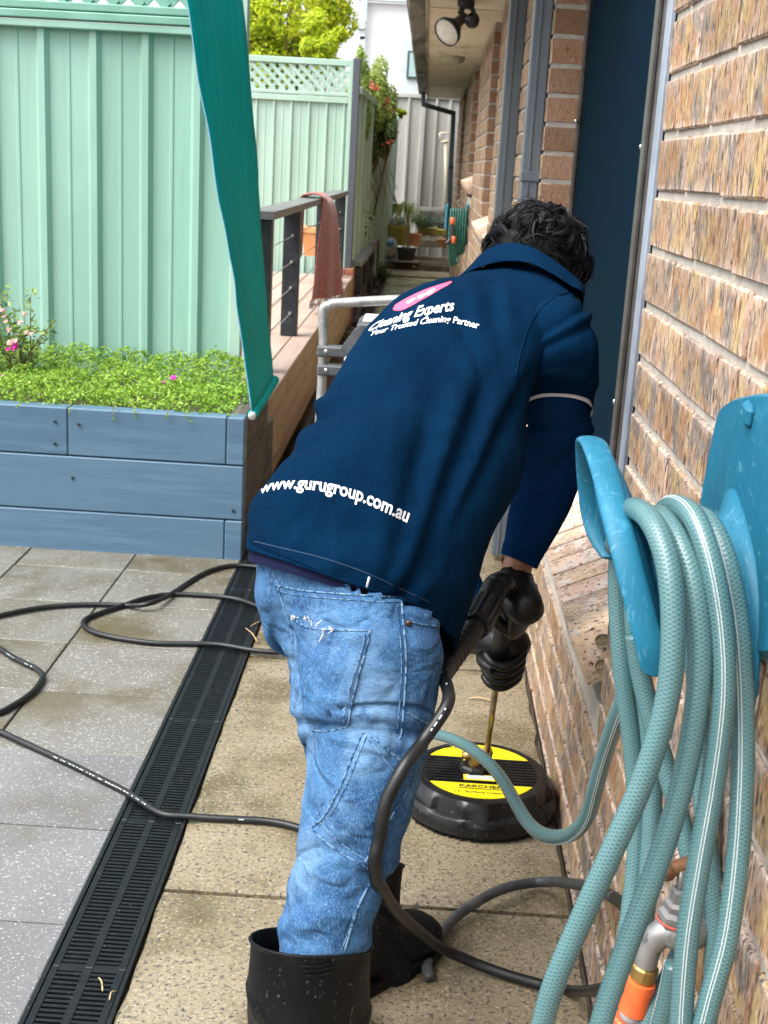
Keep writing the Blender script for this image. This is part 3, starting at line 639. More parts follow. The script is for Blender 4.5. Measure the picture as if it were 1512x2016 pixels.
# ------------------------------------------------------------------ leaves
def leaf_cloud(name, m, parent, pts, nrm, size, spread=0.6, ratio=0.5, seed=1, fold=0.25, droop=0.0, **props):
    """many small leaf blades (two folded faces each) at the given points"""
    rg = np.random.RandomState(seed); n = len(pts); pts = np.asarray(pts, float)
    d = np.asarray(nrm, float) + rg.normal(0, spread, (n, 3)); d /= np.linalg.norm(d, axis=1)[:, None]+1e-9
    ref = rg.normal(0, 1, (n, 3)); a = np.cross(d, ref); a /= np.linalg.norm(a, axis=1)[:, None]+1e-9; b_ = np.cross(d, a)
    a = a + np.array([0, 0, -droop]); a /= np.linalg.norm(a, axis=1)[:, None]
    L_ = (size*rg.uniform(.6, 1.25, n))[:, None]; W = L_*ratio
    base = pts - a*L_*.5; tip = pts + a*L_*.5; lf = pts + b_*W*.5 + d*L_*fold*.5; rg_ = pts - b_*W*.5 + d*L_*fold*.5
    V = np.stack([base, lf, tip, rg_], 1).reshape(-1, 3)
    idx = np.arange(n)*4
    Fs = np.concatenate([np.stack([idx, idx+1, idx+2], 1), np.stack([idx, idx+2, idx+3], 1)])
    me = bpy.data.meshes.new(name); me.from_pydata(V.tolist(), [], Fs.tolist()); me.update()
    return link(name, me, m, parent, **props)
def leaf_mat(name, c1, c2, c3, rough=0.5, tr=0.25):
    m = bpy.data.materials.new(name); m.use_nodes = True; t = m.node_tree; N = t.nodes; L = t.links; b = N['Principled BSDF']
    b.inputs['Roughness'].default_value = rough; b.inputs['Specular IOR Level'].default_value = 0.4
    g = N.new('ShaderNodeNewGeometry'); cr = N.new('ShaderNodeValToRGB'); cr.color_ramp.elements[0].color = (*c1, 1); cr.color_ramp.elements[1].color = (*c3, 1)
    e = cr.color_ramp.elements.new(0.5); e.color = (*c2, 1); L.new(g.outputs['Random Per Island'], cr.inputs[0]); L.new(cr.outputs[0], b.inputs['Base Color'])
    tr_ = N.new('ShaderNodeBsdfTranslucent'); L.new(cr.outputs[0], tr_.inputs[0]); ms = N.new('ShaderNodeMixShader'); ms.inputs[0].default_value = tr
    L.new(b.outputs[0], ms.inputs[1]); L.new(tr_.outputs[0], ms.inputs[2]); L.new(ms.outputs[0], N['Material Output'].inputs[0]); return m
M_GC = leaf_mat('groundcover_leaf', (0.075, 0.17, 0.012), (0.19, 0.34, 0.028), (0.32, 0.47, 0.05), 0.45, 0.3)
M_LIME = leaf_mat('lime_leaf', (0.30, 0.42, 0.015), (0.52, 0.62, 0.025), (0.70, 0.72, 0.06), 0.5, 0.5)
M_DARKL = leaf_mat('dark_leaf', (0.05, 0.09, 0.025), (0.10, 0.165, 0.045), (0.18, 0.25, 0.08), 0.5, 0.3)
M_MIDL = leaf_mat('mid_leaf', (0.17, 0.26, 0.05), (0.30, 0.41, 0.08), (0.48, 0.56, 0.16), 0.5, 0.45)
M_REDF = leaf_mat('red_flower', (0.55, 0.05, 0.04), (0.65, 0.12, 0.08), (0.70, 0.25, 0.18), 0.5, 0.2)
M_PINKF = leaf_mat('pink_flower', (0.72, 0.28, 0.33), (0.80, 0.45, 0.45), (0.80, 0.62, 0.55), 0.5, 0.3)
M_MAG = leaf_mat('magenta_flower', (0.55, 0.01, 0.28), (0.65, 0.02, 0.36), (0.72, 0.08, 0.45), 0.5, 0.25)
M_STEM = mat('stem', (0.12, 0.075, 0.035), 0.7, layers=[(30, (0.17, 0.14, 0.05), 0.45, 0.6)])
# ground cover on the planter
rg = np.random.RandomState(3); pts = []; nr = []
def gcz(x, y):
    e = min(1.0, max(0.0, (y-(PY0+0.01))/0.10)); e2 = min(1.0, max(0, (PX1-0.01-x)/0.06)); 
    return 0.478 + 0.055*min(e, e2)**.6 + 0.030*fbm((x*7, y*7, 2), 1, 3) + 0.018*fbm((x*19, y*19, 5), 1, 2) + 0.05*max(0, min(1, (y-4.75)/.3))
while len(pts) < 22000:
    x = rg.uniform(-1.75, PX1-0.012); y = rg.uniform(PY0+0.015, PY1-0.01); z = gcz(x, y)
    pts.append((x, y, z - rg.uniform(0, 1)**2*0.035)); nr.append((0, -0.25, 1))
leaf_cloud('ground_cover', M_GC, None, pts, nr, 0.0135, 0.55, 0.62, 4, kind='stuff', label='bright green small-leaved ground cover filling the raised planter')
pts2 = [(p[0]+rnd(-.01, .01), p[1]+rnd(-.01, .01), p[2]+rnd(-.004, .012)) for p in pts[::5]]
leaf_cloud('ground_cover', M_GC, None, pts2, [(0, -.3, 1)]*len(pts2), 0.019, 0.7, 0.55, 14, kind='stuff', label='larger leaves standing up in the ground cover of the raised planter')
# trailing sprigs over the front edge
for px, py, ln in ((42, 783, .03), (140, 793, .045), (225, 800, .05), (262, 802, .035), (333, 805, .03), (372, 808, .035)):
    q = ony(px, py, PY0-0.004); P = [q+np.array([0, 0.02, 0.012]), q+np.array([0, -0.004, 0.006]), q+np.array([rnd(-.01, .01), -0.010, -ln*.6]), q+np.array([rnd(-.015, .015), -0.008, -ln])]
    s = spline(P, 4); sp_ = thing('trailing_sprig', q, {42: 'short leafy sprig over the planter edge nearest the left picture edge', 140: 'trailing sprig over the planter edge above the short knot line', 225: 'longest trailing sprig over the planter front edge', 262: 'trailing sprig just right of the longest one on the planter edge', 333: 'small trailing sprig over the planter edge below the magenta petal', 372: 'trailing sprig on the planter edge closest to the teal blind'}[px], 'sprig', 'sprigs over the planter edge')
    mb = MB(); mb.tube(s, 0.0012, 5); mb.build('stem', M_STEM, sp_)
    leaf_cloud('leaf', M_GC, sp_, s[3:], [(0, -1, .4)]*len(s[3:]), 0.011, 0.5, 0.6, int(px))
def flower(name, px, py, z, r, m_, label, n=6, hang=False):
    q = onz(px, py, z); c_ = [q+np.array([math.cos(a)*r*.45, math.sin(a)*r*.45, rnd(-.2, .3)*r]) for a in np.linspace(0, 6.28, n, False)]
    t = thing(name, q, label, 'flower'); leaf_cloud('petal', m_, t, c_, [(q_[0]*0+rnd(-.3, .3), -0.5, 1) for q_ in c_], r*1.15, 0.3, 0.85, int(px)); 
    mb = MB(); mb.tube([q+np.array([0, 0.005, -0.05]), q], 0.0012, 5); mb.build('stem', M_STEM, t); return t
flower('magenta_flower', 341, 744, 0.555, 0.016, M_MAG, 'single magenta flower lying on the green ground cover')
flower('pink_petal', 323, 753, 0.548, 0.008, M_MAG, 'small pink petal left of the magenta flower', 3)
flower('pink_bud', 411, 750, 0.548, 0.006, M_PINKF, 'tiny pale pink bud right of the magenta flower', 3)
flower('pink_bud', 5, 739, 0.55, 0.007, M_PINKF, 'tiny pink bud at the left picture edge in the ground cover', 3)
# fuchsia bush at the left edge
fu = thing('fuchsia_bush', (-1.6, 4.7, 0.5), 'pink fuchsia bush growing at the left end of the planter', 'bush')
rg = np.random.RandomState(11); LP = []; 
for k, (tx, ty) in enumerate([(60, 580), (8, 572), (30, 610), (62, 640), (-20, 590), (108, 630), (40, 650), (20, 630), (90, 660), (-30, 620)]):
    tip = ony(tx, ty, 4.66+0.06*(k % 3)); root = np.array([-1.52+rg.normal(0, .04), 4.72, 0.5]); midp = (tip+root)/2+rg.normal(0, .02, 3)
    s = spline([root, midp, tip], 8); mb = MB(); mb.tube(s, np.linspace(.004, .0014, len(s)), 5); mb.build('stem', M_STEM, fu)
    for q in s[5:]:
        for _ in range(5 if k != 5 else 2): LP.append(q+rg.normal(0, .016 if k != 5 else .007, 3))
leaf_cloud('leaves', M_DARKL, fu, LP[::2], [(0, -.4, 1)]*len(LP[::2]), 0.028, 0.6, 0.45, 5)
leaf_cloud('leaves', M_MIDL, fu, LP[1::2], [(0, -.4, 1)]*len(LP[1::2]), 0.030, 0.6, 0.42, 6)
for px, py, r, mm in ((48, 617, .012, 0), (40, 632, .014, 0), (52, 653, .012, 0), (62, 655, .011, 0), (12, 632, .012, 0), (5, 610, .012, 0), (18, 648, .012, 0), (28, 683, .015, 1), (20, 674, .014, 0), (30, 670, .013, 0), (16, 686, .012, 1), (30, 676, .012, 1), (8, 622, .01, 0)):
    q = ony(px, py, 4.6); c_ = [q+np.array([math.cos(a)*r*.4, math.sin(a)*r*.3, -r*.4*(k % 2)]) for k, a in enumerate(np.linspace(0, 6.28, 7, False))]
    leaf_cloud('blossom', M_MAG if mm else M_PINKF, fu, c_, [(0, -1, .3)]*7, r*1.5, 0.35, 0.6, int(px+py), droop=0.8)

# ------------------------------------------------------------------ deck and railing
M_DECK = mat('composite_deck', (0.36, 0.27, 0.215), 0.5, rand=0.07, layers=[((30, 2, 10), (0.42, 0.33, 0.27), 0.42, 0.62), (1.5, (0.31, 0.225, 0.175), 0.5, 0.7)], bump=[((60, 3, 30), 0.15, 0.002)])
M_DECKF = mat('deck_fascia', (0.33, 0.22, 0.13), 0.55, rand=0.10, layers=[((20, 2, 60), (0.40, 0.28, 0.18), 0.42, 0.62), (2.0, (0.26, 0.165, 0.095), 0.5, 0.7)], bump=[((30, 3, 60), 0.2, 0.002)])
DZ = 0.40; DE = -0.597; DYe = 11.2
deck = thing('timber_deck', (-1.2, 7, 0), 'low brown board deck with slatted skirting behind the planter', 'deck')
xx = DE
while xx > -2.3:
    wd = 0.105 if xx > DE-0.01 else 0.135
    m = MB(); m.box(xx-wd, xx, 5.16, DYe , DZ-0.022, DZ, 0.003); m.build('board', M_DECK, deck, smooth=False); xx -= wd+0.005
zz = DZ-0.026
for k in range(4):
    m = MB(); m.box(DE-0.028, DE-0.004, 5.0, DYe-0.05, zz-0.088, zz, 0.003); m.build('skirting_board', M_DECKF, deck, smooth=False); zz -= 0.092
m = MB(); m.box(-2.3, DE-0.032, 5.18, DYe-0.1, -0.05, DZ-0.026); m.build('frame', M_SLEEPER_END, deck, smooth=False)
rail = thing('deck_railing', (DE-0.06, 8.5, DZ), 'charcoal deck railing with flat top rail and thin wires', 'railing')
RX = -0.725
M_RAILTOP = mat('rail_top', (0.10, 0.10, 0.105), 0.35, layers=[((8, 2, 8), (0.16, 0.16, 0.165), 0.42, 0.62)])
def zat(px, py, y): return ony(px, py, y)[2]
RYs = [5.78, 7.08, 9.2, 11.0]
ztop = zat(573, 412, 7.08)
for k, yy in enumerate(RYs):
    m = MB(); m.box(RX-0.045, RX+0.045, yy-0.045, yy+0.045, DZ+0.001, ztop-0.004, 0.004); m.build('post', M_CHAR, rail, smooth=False)
m = MB(); s = [[(RX-0.06, yy, ztop+dz), (RX+0.06, yy, ztop+dz), (RX+0.06, yy, ztop+dz+0.035), (RX-0.06, yy, ztop+dz+0.035)] for yy, dz in [(y_2, 0.0) for y_2 in np.linspace(5.70, 11.08, 30)]]
m.loft(s, True, True); m.build('top_rail', M_RAILTOP, rail, smooth=False)
M_WIRE = mat('steel_wire', (0.45, 0.45, 0.43), 0.35, metal=0.8)
for zz in np.linspace(DZ+0.13, ztop-0.14, 4):
    m = MB(); m.tube([(RX+0.01, 5.8, zz), (RX+0.01, 11.0, zz)], 0.0022, 6); wz = m.build('wire', M_WIRE, rail)
    for yy in (7.08, 9.2, 11.0):
        m = MB(); m.lathe([(0.005, 0), (0.010, 0.004), (0.010, 0.02), (0.004, 0.03), (0.004, 0.05)], (RX+0.01, yy-0.045, zz), 10, (0, -1, 0)); m.build('fitting', M_WIRE, wz)
# woven runner hung over the rail
M_RUG = mat('woven_rug', (0.26, 0.045, 0.035), 0.9, sheen=0.3, layers=[((60, 60, 9), (0.36, 0.09, 0.06), 0.45, 0.6), ((30, 30, 60), (0.09, 0.018, 0.018), 0.52, 0.64), ((90, 90, 30), (0.42, 0.16, 0.11), 0.62, 0.72)], bump=[((200, 200, 120), 0.6, 0.003)])
ry0, ry1 = 8.35, 8.75
rugz = zat(600, 590, 8.2)
rug = thing('woven_rug', (RX+0.07, 8.5, ztop), 'worn red woven runner hanging over the deck railing', 'rug')
m = MB(); rows = []
cl = [(-0.085, rugz+0.25), (-0.082, ztop-0.1), (-0.076, ztop+0.02), (-0.03, ztop+0.052), (0.03, ztop+0.055), (0.076, ztop+0.03), (0.088, ztop-0.08), (0.082, ztop-0.25), (0.08, ztop-0.42), (0.078, ztop-0.55), (0.08, rugz)]
cs = spline(cl, 8)
for i, (cx_, cz_) in enumerate(cs):
    t_ = i/(len(cs)-1); k_ = max(0.0, (t_-0.5)/0.5); wdt = 0.75+0.35*k_
    # the front fall swings round so that its face turns down the path
    rows.append([(RX+cx_-0.055*k_**.6+0.085*k_**.6*2*u+0.012*math.sin(u*11+t_*3)*k_, 8.42+(u-0.5)*0.55*wdt, cz_+0.006*math.sin(u*7)) for u in np.linspace(0, 1, 22)])
m.loft(rows, False, False); o = m.build('cloth', M_RUG, rug); md = o.modifiers.new('thick', 'SOLIDIFY'); md.thickness = 0.007
m = MB()
for u in np.linspace(0, 1, 60):
    q = np.array(rows[-1][int(u*21)]) + np.array([rnd(-.003, .003), rnd(-.02, .02), 0.004]); m.tube([q, q+np.array([rnd(-.01, .01), rnd(-.012, .012), -0.03]), q+np.array([rnd(-.015, .015), rnd(-.02, .02), -rnd(.04, .06)])], 0.0025, 4)
m.build('fringe', mat('fringe', (0.16, 0.15, 0.15), 0.9), rug)
# terracotta trough and small dish on the deck
M_TERRA = mat('terracotta', (0.56, 0.235, 0.085), 0.75, layers=[(6, (0.62, 0.31, 0.14), 0.42, 0.62), (2, (0.44, 0.18, 0.07), 0.52, 0.7)], bump=[(60, 0.15, 0.003)])
def trough(px0, px1, pyt, pyb, y, d, label):
    A = ony(px0, pyt, y); B = ony(px1, pyb, y); t = thing('plant_trough', ((A[0]+B[0])/2, y, B[2]), label, 'planter')
    x0, x1, z1, z0 = A[0], B[0], A[2], B[2]; e = 0.02
    m = MB(); m.loft([[(x0+e, y, z0), (x1-e, y, z0), (x1-e, y+d, z0), (x0+e, y+d, z0)], [(x0, y-.01, z1-0.05), (x1, y-.01, z1-0.05), (x1, y+d, z1-0.05), (x0, y+d, z1-0.05)]]); m.build('body', M_TERRA, t, smooth=False)
    m = MB(); m.box(x0-0.012, x1+0.012, y-0.025, y+d+0.012, z1-0.048, z1, 0.005); m.build('rim', M_TERRA, t, smooth=False)
    m = MB(); m.box(x0+0.02, x1-0.02, y+0.01, y+d-0.01, z1-0.03, z1+0.002); m.build('soil', M_SOIL, t, smooth=False); return t
trough(596, 648, 446, 506, 10.2, 0.25, 'orange terracotta trough standing behind the red runner')
# teal roll-down blind resting on the planter corner
def cloth_mat():
    m = mat('teal_shade_cloth', (0.0, 0.40, 0.37), 0.6, layers=[((8, 30, 2.2), (0.0, 0.48, 0.48), 0.42, 0.62, 5), ((30, 90, 5), (0.02, 0.46, 0.50), 0.58, 0.72), (2.0, (0.0, 0.34, 0.31), 0.5, 0.7)], bump=[((40, 120, 8), 0.2, 0.002), (3, 0.3, 0.02)], spec=0.05)
    t = m.node_tree; N = t.nodes; L = t.links; b = N['Principled BSDF']; tr = N.new('ShaderNodeBsdfTranslucent'); tr.inputs[0].default_value = (0.0, 0.5, 0.47, 1)
    ms = N.new('ShaderNodeMixShader'); ms.inputs[0].default_value = 0.28; L.new(b.outputs[0], ms.inputs[1]); L.new(tr.outputs[0], ms.inputs[2]); L.new(ms.outputs[0], N['Material Output'].inputs[0]); return m
M_TEAL = cloth_mat()
bl = thing('roll_down_blind', (-0.6, 4.5, 0.5), 'teal shade-cloth blind with rolled bottom bar at the planter corner', 'blind')
nb0, nb1 = ony(497, 818, 4.14), ony(541, 748, 4.86)
top0, top1 = ony(368, -12, 4.05), ony(476, -12, 4.80)
def up2(a, b_, k): return a + (b_-a)*k
m = MB(); rows = []
for i in range(41):
    t_ = i/40*1.25; r = []
    for j in range(13):
        u = j/12
        A = nb0+(top0-nb0)*t_; B = nb1+(top1-nb1)*t_
        q = A+(B-A)*u; q = q + np.array([0.004*math.sin(t_*5+u*4)+0.008*fbm((u*3, t_*4, 0))*min(1,t_*4), 0, 0]); r.append(q)
    rows.append(r)
m.loft(rows, False, False); o = m.build('cloth', M_TEAL, bl); md = o.modifiers.new('thick', 'SOLIDIFY'); md.thickness = 0.0015
m = MB(); m.tube([rows[i][0] + np.array([0, -0.001, 0]) for i in range(41)], 0.0025, 5); m.build('hem', mat('hem_blue', (0.16, 0.36, 0.50), 0.5), bl)
s = spline([nb0+np.array([0, -.0, 0]), (nb0+nb1)/2+np.array([0, 0, -.004]), nb1], 14); m = MB(); m.tube(s, [0.016+0.002*math.sin(i*2.1) for i in range(len(s))], 12); m.build('bottom_roll', M_TEAL, bl)
d = norm(nb0-nb1); m = MB(); m.lathe([(0.0, 0.012), (0.010, 0.011), (0.0135, 0.007), (0.0135, -0.01)], nb0+d*0.006, 16, d); m.build('end_cap', mat('cap', (0.50, 0.50, 0.46), 0.5, layers=[(60, (0.35, 0.35, 0.32), .45, .6)]), bl)
# ------------------------------------------------------------------ ladder in the path, garden wall, pots, far bushes
M_ALU = mat('ladder_aluminium', (0.36, 0.36, 0.35), 0.38, metal=0.55, layers=[(20, (0.26, 0.265, 0.26), 0.45, 0.62), (90, (0.5, 0.5, 0.49), 0.62, 0.7)], bump=[(60, 0.1, 0.001)])
M_DKPL = mat('dark_plastic', (0.055, 0.062, 0.068), 0.5, layers=[(12, (0.08, 0.088, 0.095), 0.42, 0.62)])
LYD = 3.45
lad = thing('step_ladder', (-0.15, LYD, 0), 'grey tubular folding step ladder standing behind the man', 'ladder')
A = ony(634, 745, LYD); B = ony(636, 640, LYD); T0 = ony(666, 597, LYD); T1 = ony(800, 590, LYD)
w_l = 0.40
foot0 = np.array([A[0]-0.015, LYD-0.02, 0.01]); x_r = A[0]+w_l
P = [foot0, A, B, B+np.array([0.0, 0, 0.045]), T0+np.array([-0.02, 0, -0.006]), T0, T1, np.array([x_r-0.05, LYD, T1[2]]), np.array([x_r-0.008, LYD, T1[2]-0.02]), np.array([x_r, LYD, T1[2]-0.07]), np.array([x_r+0.015, LYD-0.02, 0.01])]
s = spline(P, 8); m = MB(); m.tube(s, 0.0135, 14); m.build('tube_frame', M_ALU, lad)
m = MB()
for x in (A[0]+0.0, x_r): m.tube([(x, LYD+0.01, 0.62), (x, LYD+0.36, 0.012)], 0.012, 10)
m.tube([(A[0], LYD+0.36, 0.02), (x_r, LYD+0.36, 0.02)], 0.011, 10); m.build('rear_leg', M_ALU, lad)
for k, zz in enumerate((0.17, 0.40, 0.63)):
    m = MB(); m.box(A[0]-0.01, x_r+0.01, LYD-0.13+k*0.02, LYD+0.05+k*0.02, zz, zz+0.025, 0.006); m.build('step', M_DKPL, lad, smooth=False)
# top tray with its clamps on the tube
c1, c2 = ony(640, 690, LYD-0.01), ony(640, 727, LYD-0.01)
for q, w_ in ((c1, 0.085), (c2, 0.06)):
    m = MB(); m.box(q[0]-0.022, q[0]+w_, LYD-0.026, LYD+0.02, q[2]-0.016, q[2]+0.014, 0.005); cb = m.build('clamp', M_DKPL, lad, smooth=False)
    m = MB(); m.lathe([(0.0, 0.004), (0.005, 0.003), (0.006, 0)], (q[0]+0.004, LYD-0.026, q[2]), 10, (0, -1, 0)); m.build('rivet', M_SCREW, cb)
tz = ony(690, 655, LYD)[2]
m = MB(); m.loft([[(A[0]+0.05, LYD-0.03, tz-0.04), (A[0]+0.07, LYD-0.03, tz-0.055), (A[0]+0.115, LYD-0.03, tz+0.0), (A[0]+0.105, LYD-0.03, tz+0.02), (A[0]+0.085, LYD-0.03, tz+0.012)], [(A[0]+0.05, LYD+0.0, tz-0.04), (A[0]+0.07, LYD+0.0, tz-0.055), (A[0]+0.115, LYD+0.0, tz+0.0), (A[0]+0.105, LYD+0.0, tz+0.02), (A[0]+0.085, LYD+0.0, tz+0.012)]]); m.build('tray_bracket', M_DKPL, lad, smooth=False)
m = MB(); m.box(A[0]+0.09, x_r-0.02, LYD-0.025, LYD+0.16, tz+0.004, tz+0.032, 0.008); tr_ = m.build('tray', M_DKPL, lad, smooth=False)
m = MB(); m.box(A[0]+0.105, x_r-0.035, LYD-0.015, LYD+0.15, tz+0.0325, tz+0.038, 0.002); m.build('tray_pad', mat('white_tray', (0.62, 0.63, 0.62), 0.5), tr_, smooth=False)
m = MB(); m.box(A[0]+0.06, x_r-0.02, LYD-0.03, LYD+0.05, tz-0.11, tz-0.06, 0.006); m.build('crossbar', mat('pale_bar', (0.45, 0.46, 0.46), 0.5), lad, smooth=False)

# block garden wall with caps and red brick pier at the deck end
M_BLOCK = mat('grey_block', (0.26, 0.27, 0.28), 0.75, rand=0.16, layers=[(5, (0.33, 0.345, 0.36), 0.42, 0.62), (30, (0.12, 0.125, 0.13), 0.55, 0.68)], bump=[(50, 0.4, 0.005)])
M_BLOCKF = mat('block_face', (0.09, 0.092, 0.096), 0.85, rand=0.15, layers=[((8, 8, 22), (0.17, 0.175, 0.18), 0.5, 0.66), (3, (0.035, 0.036, 0.038), 0.45, 0.6)], bump=[(30, 0.6, 0.012)])
gw = thing('garden_wall', (-0.62, 13.5, 0), 'low dark block garden wall with grey caps left of the path', 'wall')
GZ = 0.46; gx = -0.585
yy = 11.55; k = 0
while yy < 16.9:
    ln = 0.42+0.05*(k % 2)
    m = MB(); m.box(gx-0.13, gx+0.05+0.01*(k % 2), yy, yy+ln-0.01, GZ, GZ+0.055+0.008*(k % 3), 0.008); m.build('cap_block', M_BLOCK, gw, smooth=False)
    for j in range(2):
        m = MB(); m.box(gx-0.11, gx+0.03+rnd(-.012, .012), yy+(0.2 if j else 0), yy+ln-0.01+(0.0 if j else 0), -0.05+j*0.25, 0.196+j*0.24, 0.012); m.build('block', M_BLOCKF, gw, smooth=False)
    yy += ln; k += 1
m = MB(); m.box(gx+0.02, gx+0.075, 13.4, 13.48, -0.02, 0.47, 0.008); m.build('timber_stake', M_BLOCKF, gw, smooth=False)
m = MB(); m.box(gx+0.02, gx+0.07, 15.2, 15.28, -0.02, 0.50, 0.008); m.build('timber_stake', M_BLOCKF, gw, smooth=False)
gb = MB(); gb.box(-2.2, gx-0.115, 11.6, 18.5, -0.05, 0.40); struct(gb.build('garden_soil', M_SOIL, smooth=False))
M_REDB = mat('red_brick', (0.30, 0.095, 0.055), 0.75, rand=0.15, layers=[(12, (0.36, 0.14, 0.085), 0.42, 0.62), (50, (0.20, 0.06, 0.04), 0.56, 0.68)], bump=[(70, 0.3, 0.004)])
rp = thing('brick_pier', (-0.66, 11.4, 0), 'short red brick pier at the end of the timber deck', 'pier')
x0, x1 = ony(664, 540, 11.3)[0], ony(696, 540, 11.3)[0]
for j in range(6):
    for x_a, x_b in (((x0, (x0+x1)/2-0.004), ((x0+x1)/2+0.004, x1)) if j % 2 else ((x0, x1),)):
        m = MB(); m.box(x_a, x_b, 11.26, 11.48, -0.05+j*0.086, 0.026+j*0.086, 0.004); m.build('brick', M_REDB, rp, smooth=False)
m = MB(); m.box(x0+0.006, x1-0.006, 11.27, 11.47, -0.05, 0.45); m.build('mortar', M_MORTAR, rp, smooth=False)

# plants and pots along the garden wall
def pot(name, px, pyb, y, r, h, m_, label, z=None, soil=True, rim=0.012, sq=1.0, taper=0.78):
    q = ony(px, pyb, y);
    if z is not None: q[2] = z
    t = thing(name, q, label, 'pot')
    m = MB(); m.lathe([(0.0, 0.0), (r*taper, 0.0), (r*(taper+1)/2, h*.5), (r*.985, h*.86), (r+rim*.4, h*.87), (r+rim*.4, h), (r-rim, h), (r-rim*1.4, h*.8)], q, 28, cap=False); autosmooth(m.build('body', m_, t), 40)
    if soil:
        m = MB(); m.lathe([(0.0, h*.84), (r*.5, h*.85), (r-rim*1.2, h*.82)], q, 20, cap=False); m.build('soil', M_SOIL, t)
    return t, q
M_BLKP = mat('black_pot', (0.022, 0.023, 0.025), 0.5, layers=[(8, (0.045, 0.045, 0.046), 0.45, 0.65)])
M_YELP = mat('yellow_glaze', (0.42, 0.32, 0.05), 0.35, layers=[(5, (0.30, 0.24, 0.05), 0.45, 0.62), (20, (0.5, 0.42, 0.14), 0.58, 0.7)])
M_WHT = mat('white_glaze', (0.55, 0.57, 0.56), 0.4, layers=[(6, (0.42, 0.43, 0.4), 0.45, 0.65)])
t, q = pot('terracotta_bowl', 682, 490, 12.4, 0.095, 0.07, mat('red_terracotta', (0.36, 0.11, 0.06), .7, layers=[(9, (0.42, 0.16, 0.09), .45, .6)]), 'red clay bowl on the garden bed beside the block wall', taper=0.55)
def tuft(name, q, label, n, ht, spread, m_, lsz, seed, cat='plant', fl=None, group=None):
    rg = np.random.RandomState(seed); t = thing(name, q, label, cat, group); LP = []; tips = []; m = MB()
    for k in range(n):
        tip = q + np.array([rg.normal(0, spread), rg.normal(0, spread), ht*rg.uniform(.5, 1.0)]); mid = (q+tip)/2 + np.array([rg.normal(0, spread*.3), rg.normal(0, spread*.3), ht*.08])
        s = spline([q, mid, tip], 6); m.tube(s, np.linspace(.004, .0015, len(s)), 4); tips.append(tip)
        for p in s[3:]:
            for _ in range(3): LP.append(p+rg.normal(0, lsz*.7, 3))
    m.build('stems', M_STEM, t)
    leaf_cloud('leaves', m_, t, LP, [(0, -.4, 1)]*len(LP), lsz, 0.6, 0.5, seed)
    if fl:
        fm, fs, idx = fl
        for tip in tips[:idx]: leaf_cloud('blossom', fm, t, [tip+rg.normal(0, fs*.4, 3) for _ in range(7)], [(0, -1, .5)]*7, fs, 0.4, 0.8, seed+3)
    return t
M_WHTF = leaf_mat('white_flower', (0.6, 0.6, 0.58), (0.75, 0.75, 0.73), (0.85, 0.85, 0.84), 0.5, 0.3)
tuft('white_cyclamen', ony(705, 478, 13.0), 'small plant with white flowers beside the red clay bowl', 9, 0.16, 0.07, M_DARKL, 0.05, 21, fl=(M_WHTF, 0.05, 8))
tuft('leafy_seedling', ony(717, 455, 14.0), 'thin green seedling against the olive fence', 7, 0.34, 0.09, M_MIDL, 0.045, 22)
tuft('leafy_seedling', ony(690, 468, 12.9), 'low green shrub behind the white-flowered plant', 12, 0.28, 0.10, M_DARKL, 0.05, 23)
tuft('creeping_plant', onz(745, 545, 0.02), 'dark leafy weed growing at the foot of the block wall', 9, 0.12, 0.08, M_DARKL, 0.05, 24)

# ---- trees and bushes
def crown(center, radii, n, seed, lumps=14, inner=0.35):
    """leaf points gathered in clumps on an uneven crown"""
    rg = np.random.RandomState(seed); C_ = np.asarray(center, float); R_ = np.asarray(radii, float); pts = []; nr = []
    cs = []
    for k in range(lumps):
        d = rg.normal(0, 1, 3); d /= np.linalg.norm(d); cs.append((C_ + d*R_*rg.uniform(.45, .98), rg.uniform(.22, .42)))
    for _ in range(n):
        c_, s_ = cs[rg.randint(lumps)]; d = rg.normal(0, 1, 3); d /= np.linalg.norm(d)
        p = c_ + d*R_*s_*rg.uniform(.55, 1.0)**.5 * (1+0.25*fbm(c_+d*3, 1.0, 2)); pts.append(p); nr.append(d+np.array([0, -.2, .5]))
    return pts, nr, cs
def tree(name, base, center, radii, n, m_, lsz, seed, label, cat='tree', lumps=14, extra=None, trunk=0.06):
    t = thing(name, base, label, cat); pts, nr, cs = crown(center, radii, n, seed, lumps)
    m = MB(); base = np.asarray(base, float); c_ = np.asarray(center, float)
    fork = base + (c_-base)*0.55
    m.tube(spline([base, (base+fork)/2+np.array([.03, 0.02, 0]), fork], 6), np.linspace(trunk, trunk*.7, 13), 8)
    for q, _ in cs: m.tube(spline([fork, (fork+q)/2+np.array([0, 0, .05]), q], 5), np.linspace(trunk*.5, trunk*.08, 11), 5)
    m.build('trunk', M_STEM, t)
    leaf_cloud('crown', m_, t, pts, nr, lsz, 0.55, 0.5, seed)
    if extra: extra(t, pts, nr, cs)
    return t
c0 = ony(560, 40, 14.2); tree('lime_tree', (c0[0], 14.2, 0), c0+np.array([-0.05, 0.2, 0.12]), (0.86, 0.55, 0.92), 17000, M_LIME, 0.065, 31, 'yellow-green leafy tree behind the pale lattice fence', lumps=30)
c1 = ony(470, -60, 14.9); tree('lime_tree', (c1[0], 15.0, 0), c1, (0.9, 0.6, 0.8), 9000, M_LIME, 0.065, 32, 'yellow-green tree behind the teal blind, left of the lattice panel', lumps=22)
c2 = ony(640, 95, 13.4); tree('hedge_bush', (c2[0], 13.4, 0), c2, (0.30, 0.35, 0.30), 5000, M_LIME, 0.05, 33, 'low yellow-green bush end above the lattice fence corner', 'bush', lumps=12, trunk=.03)
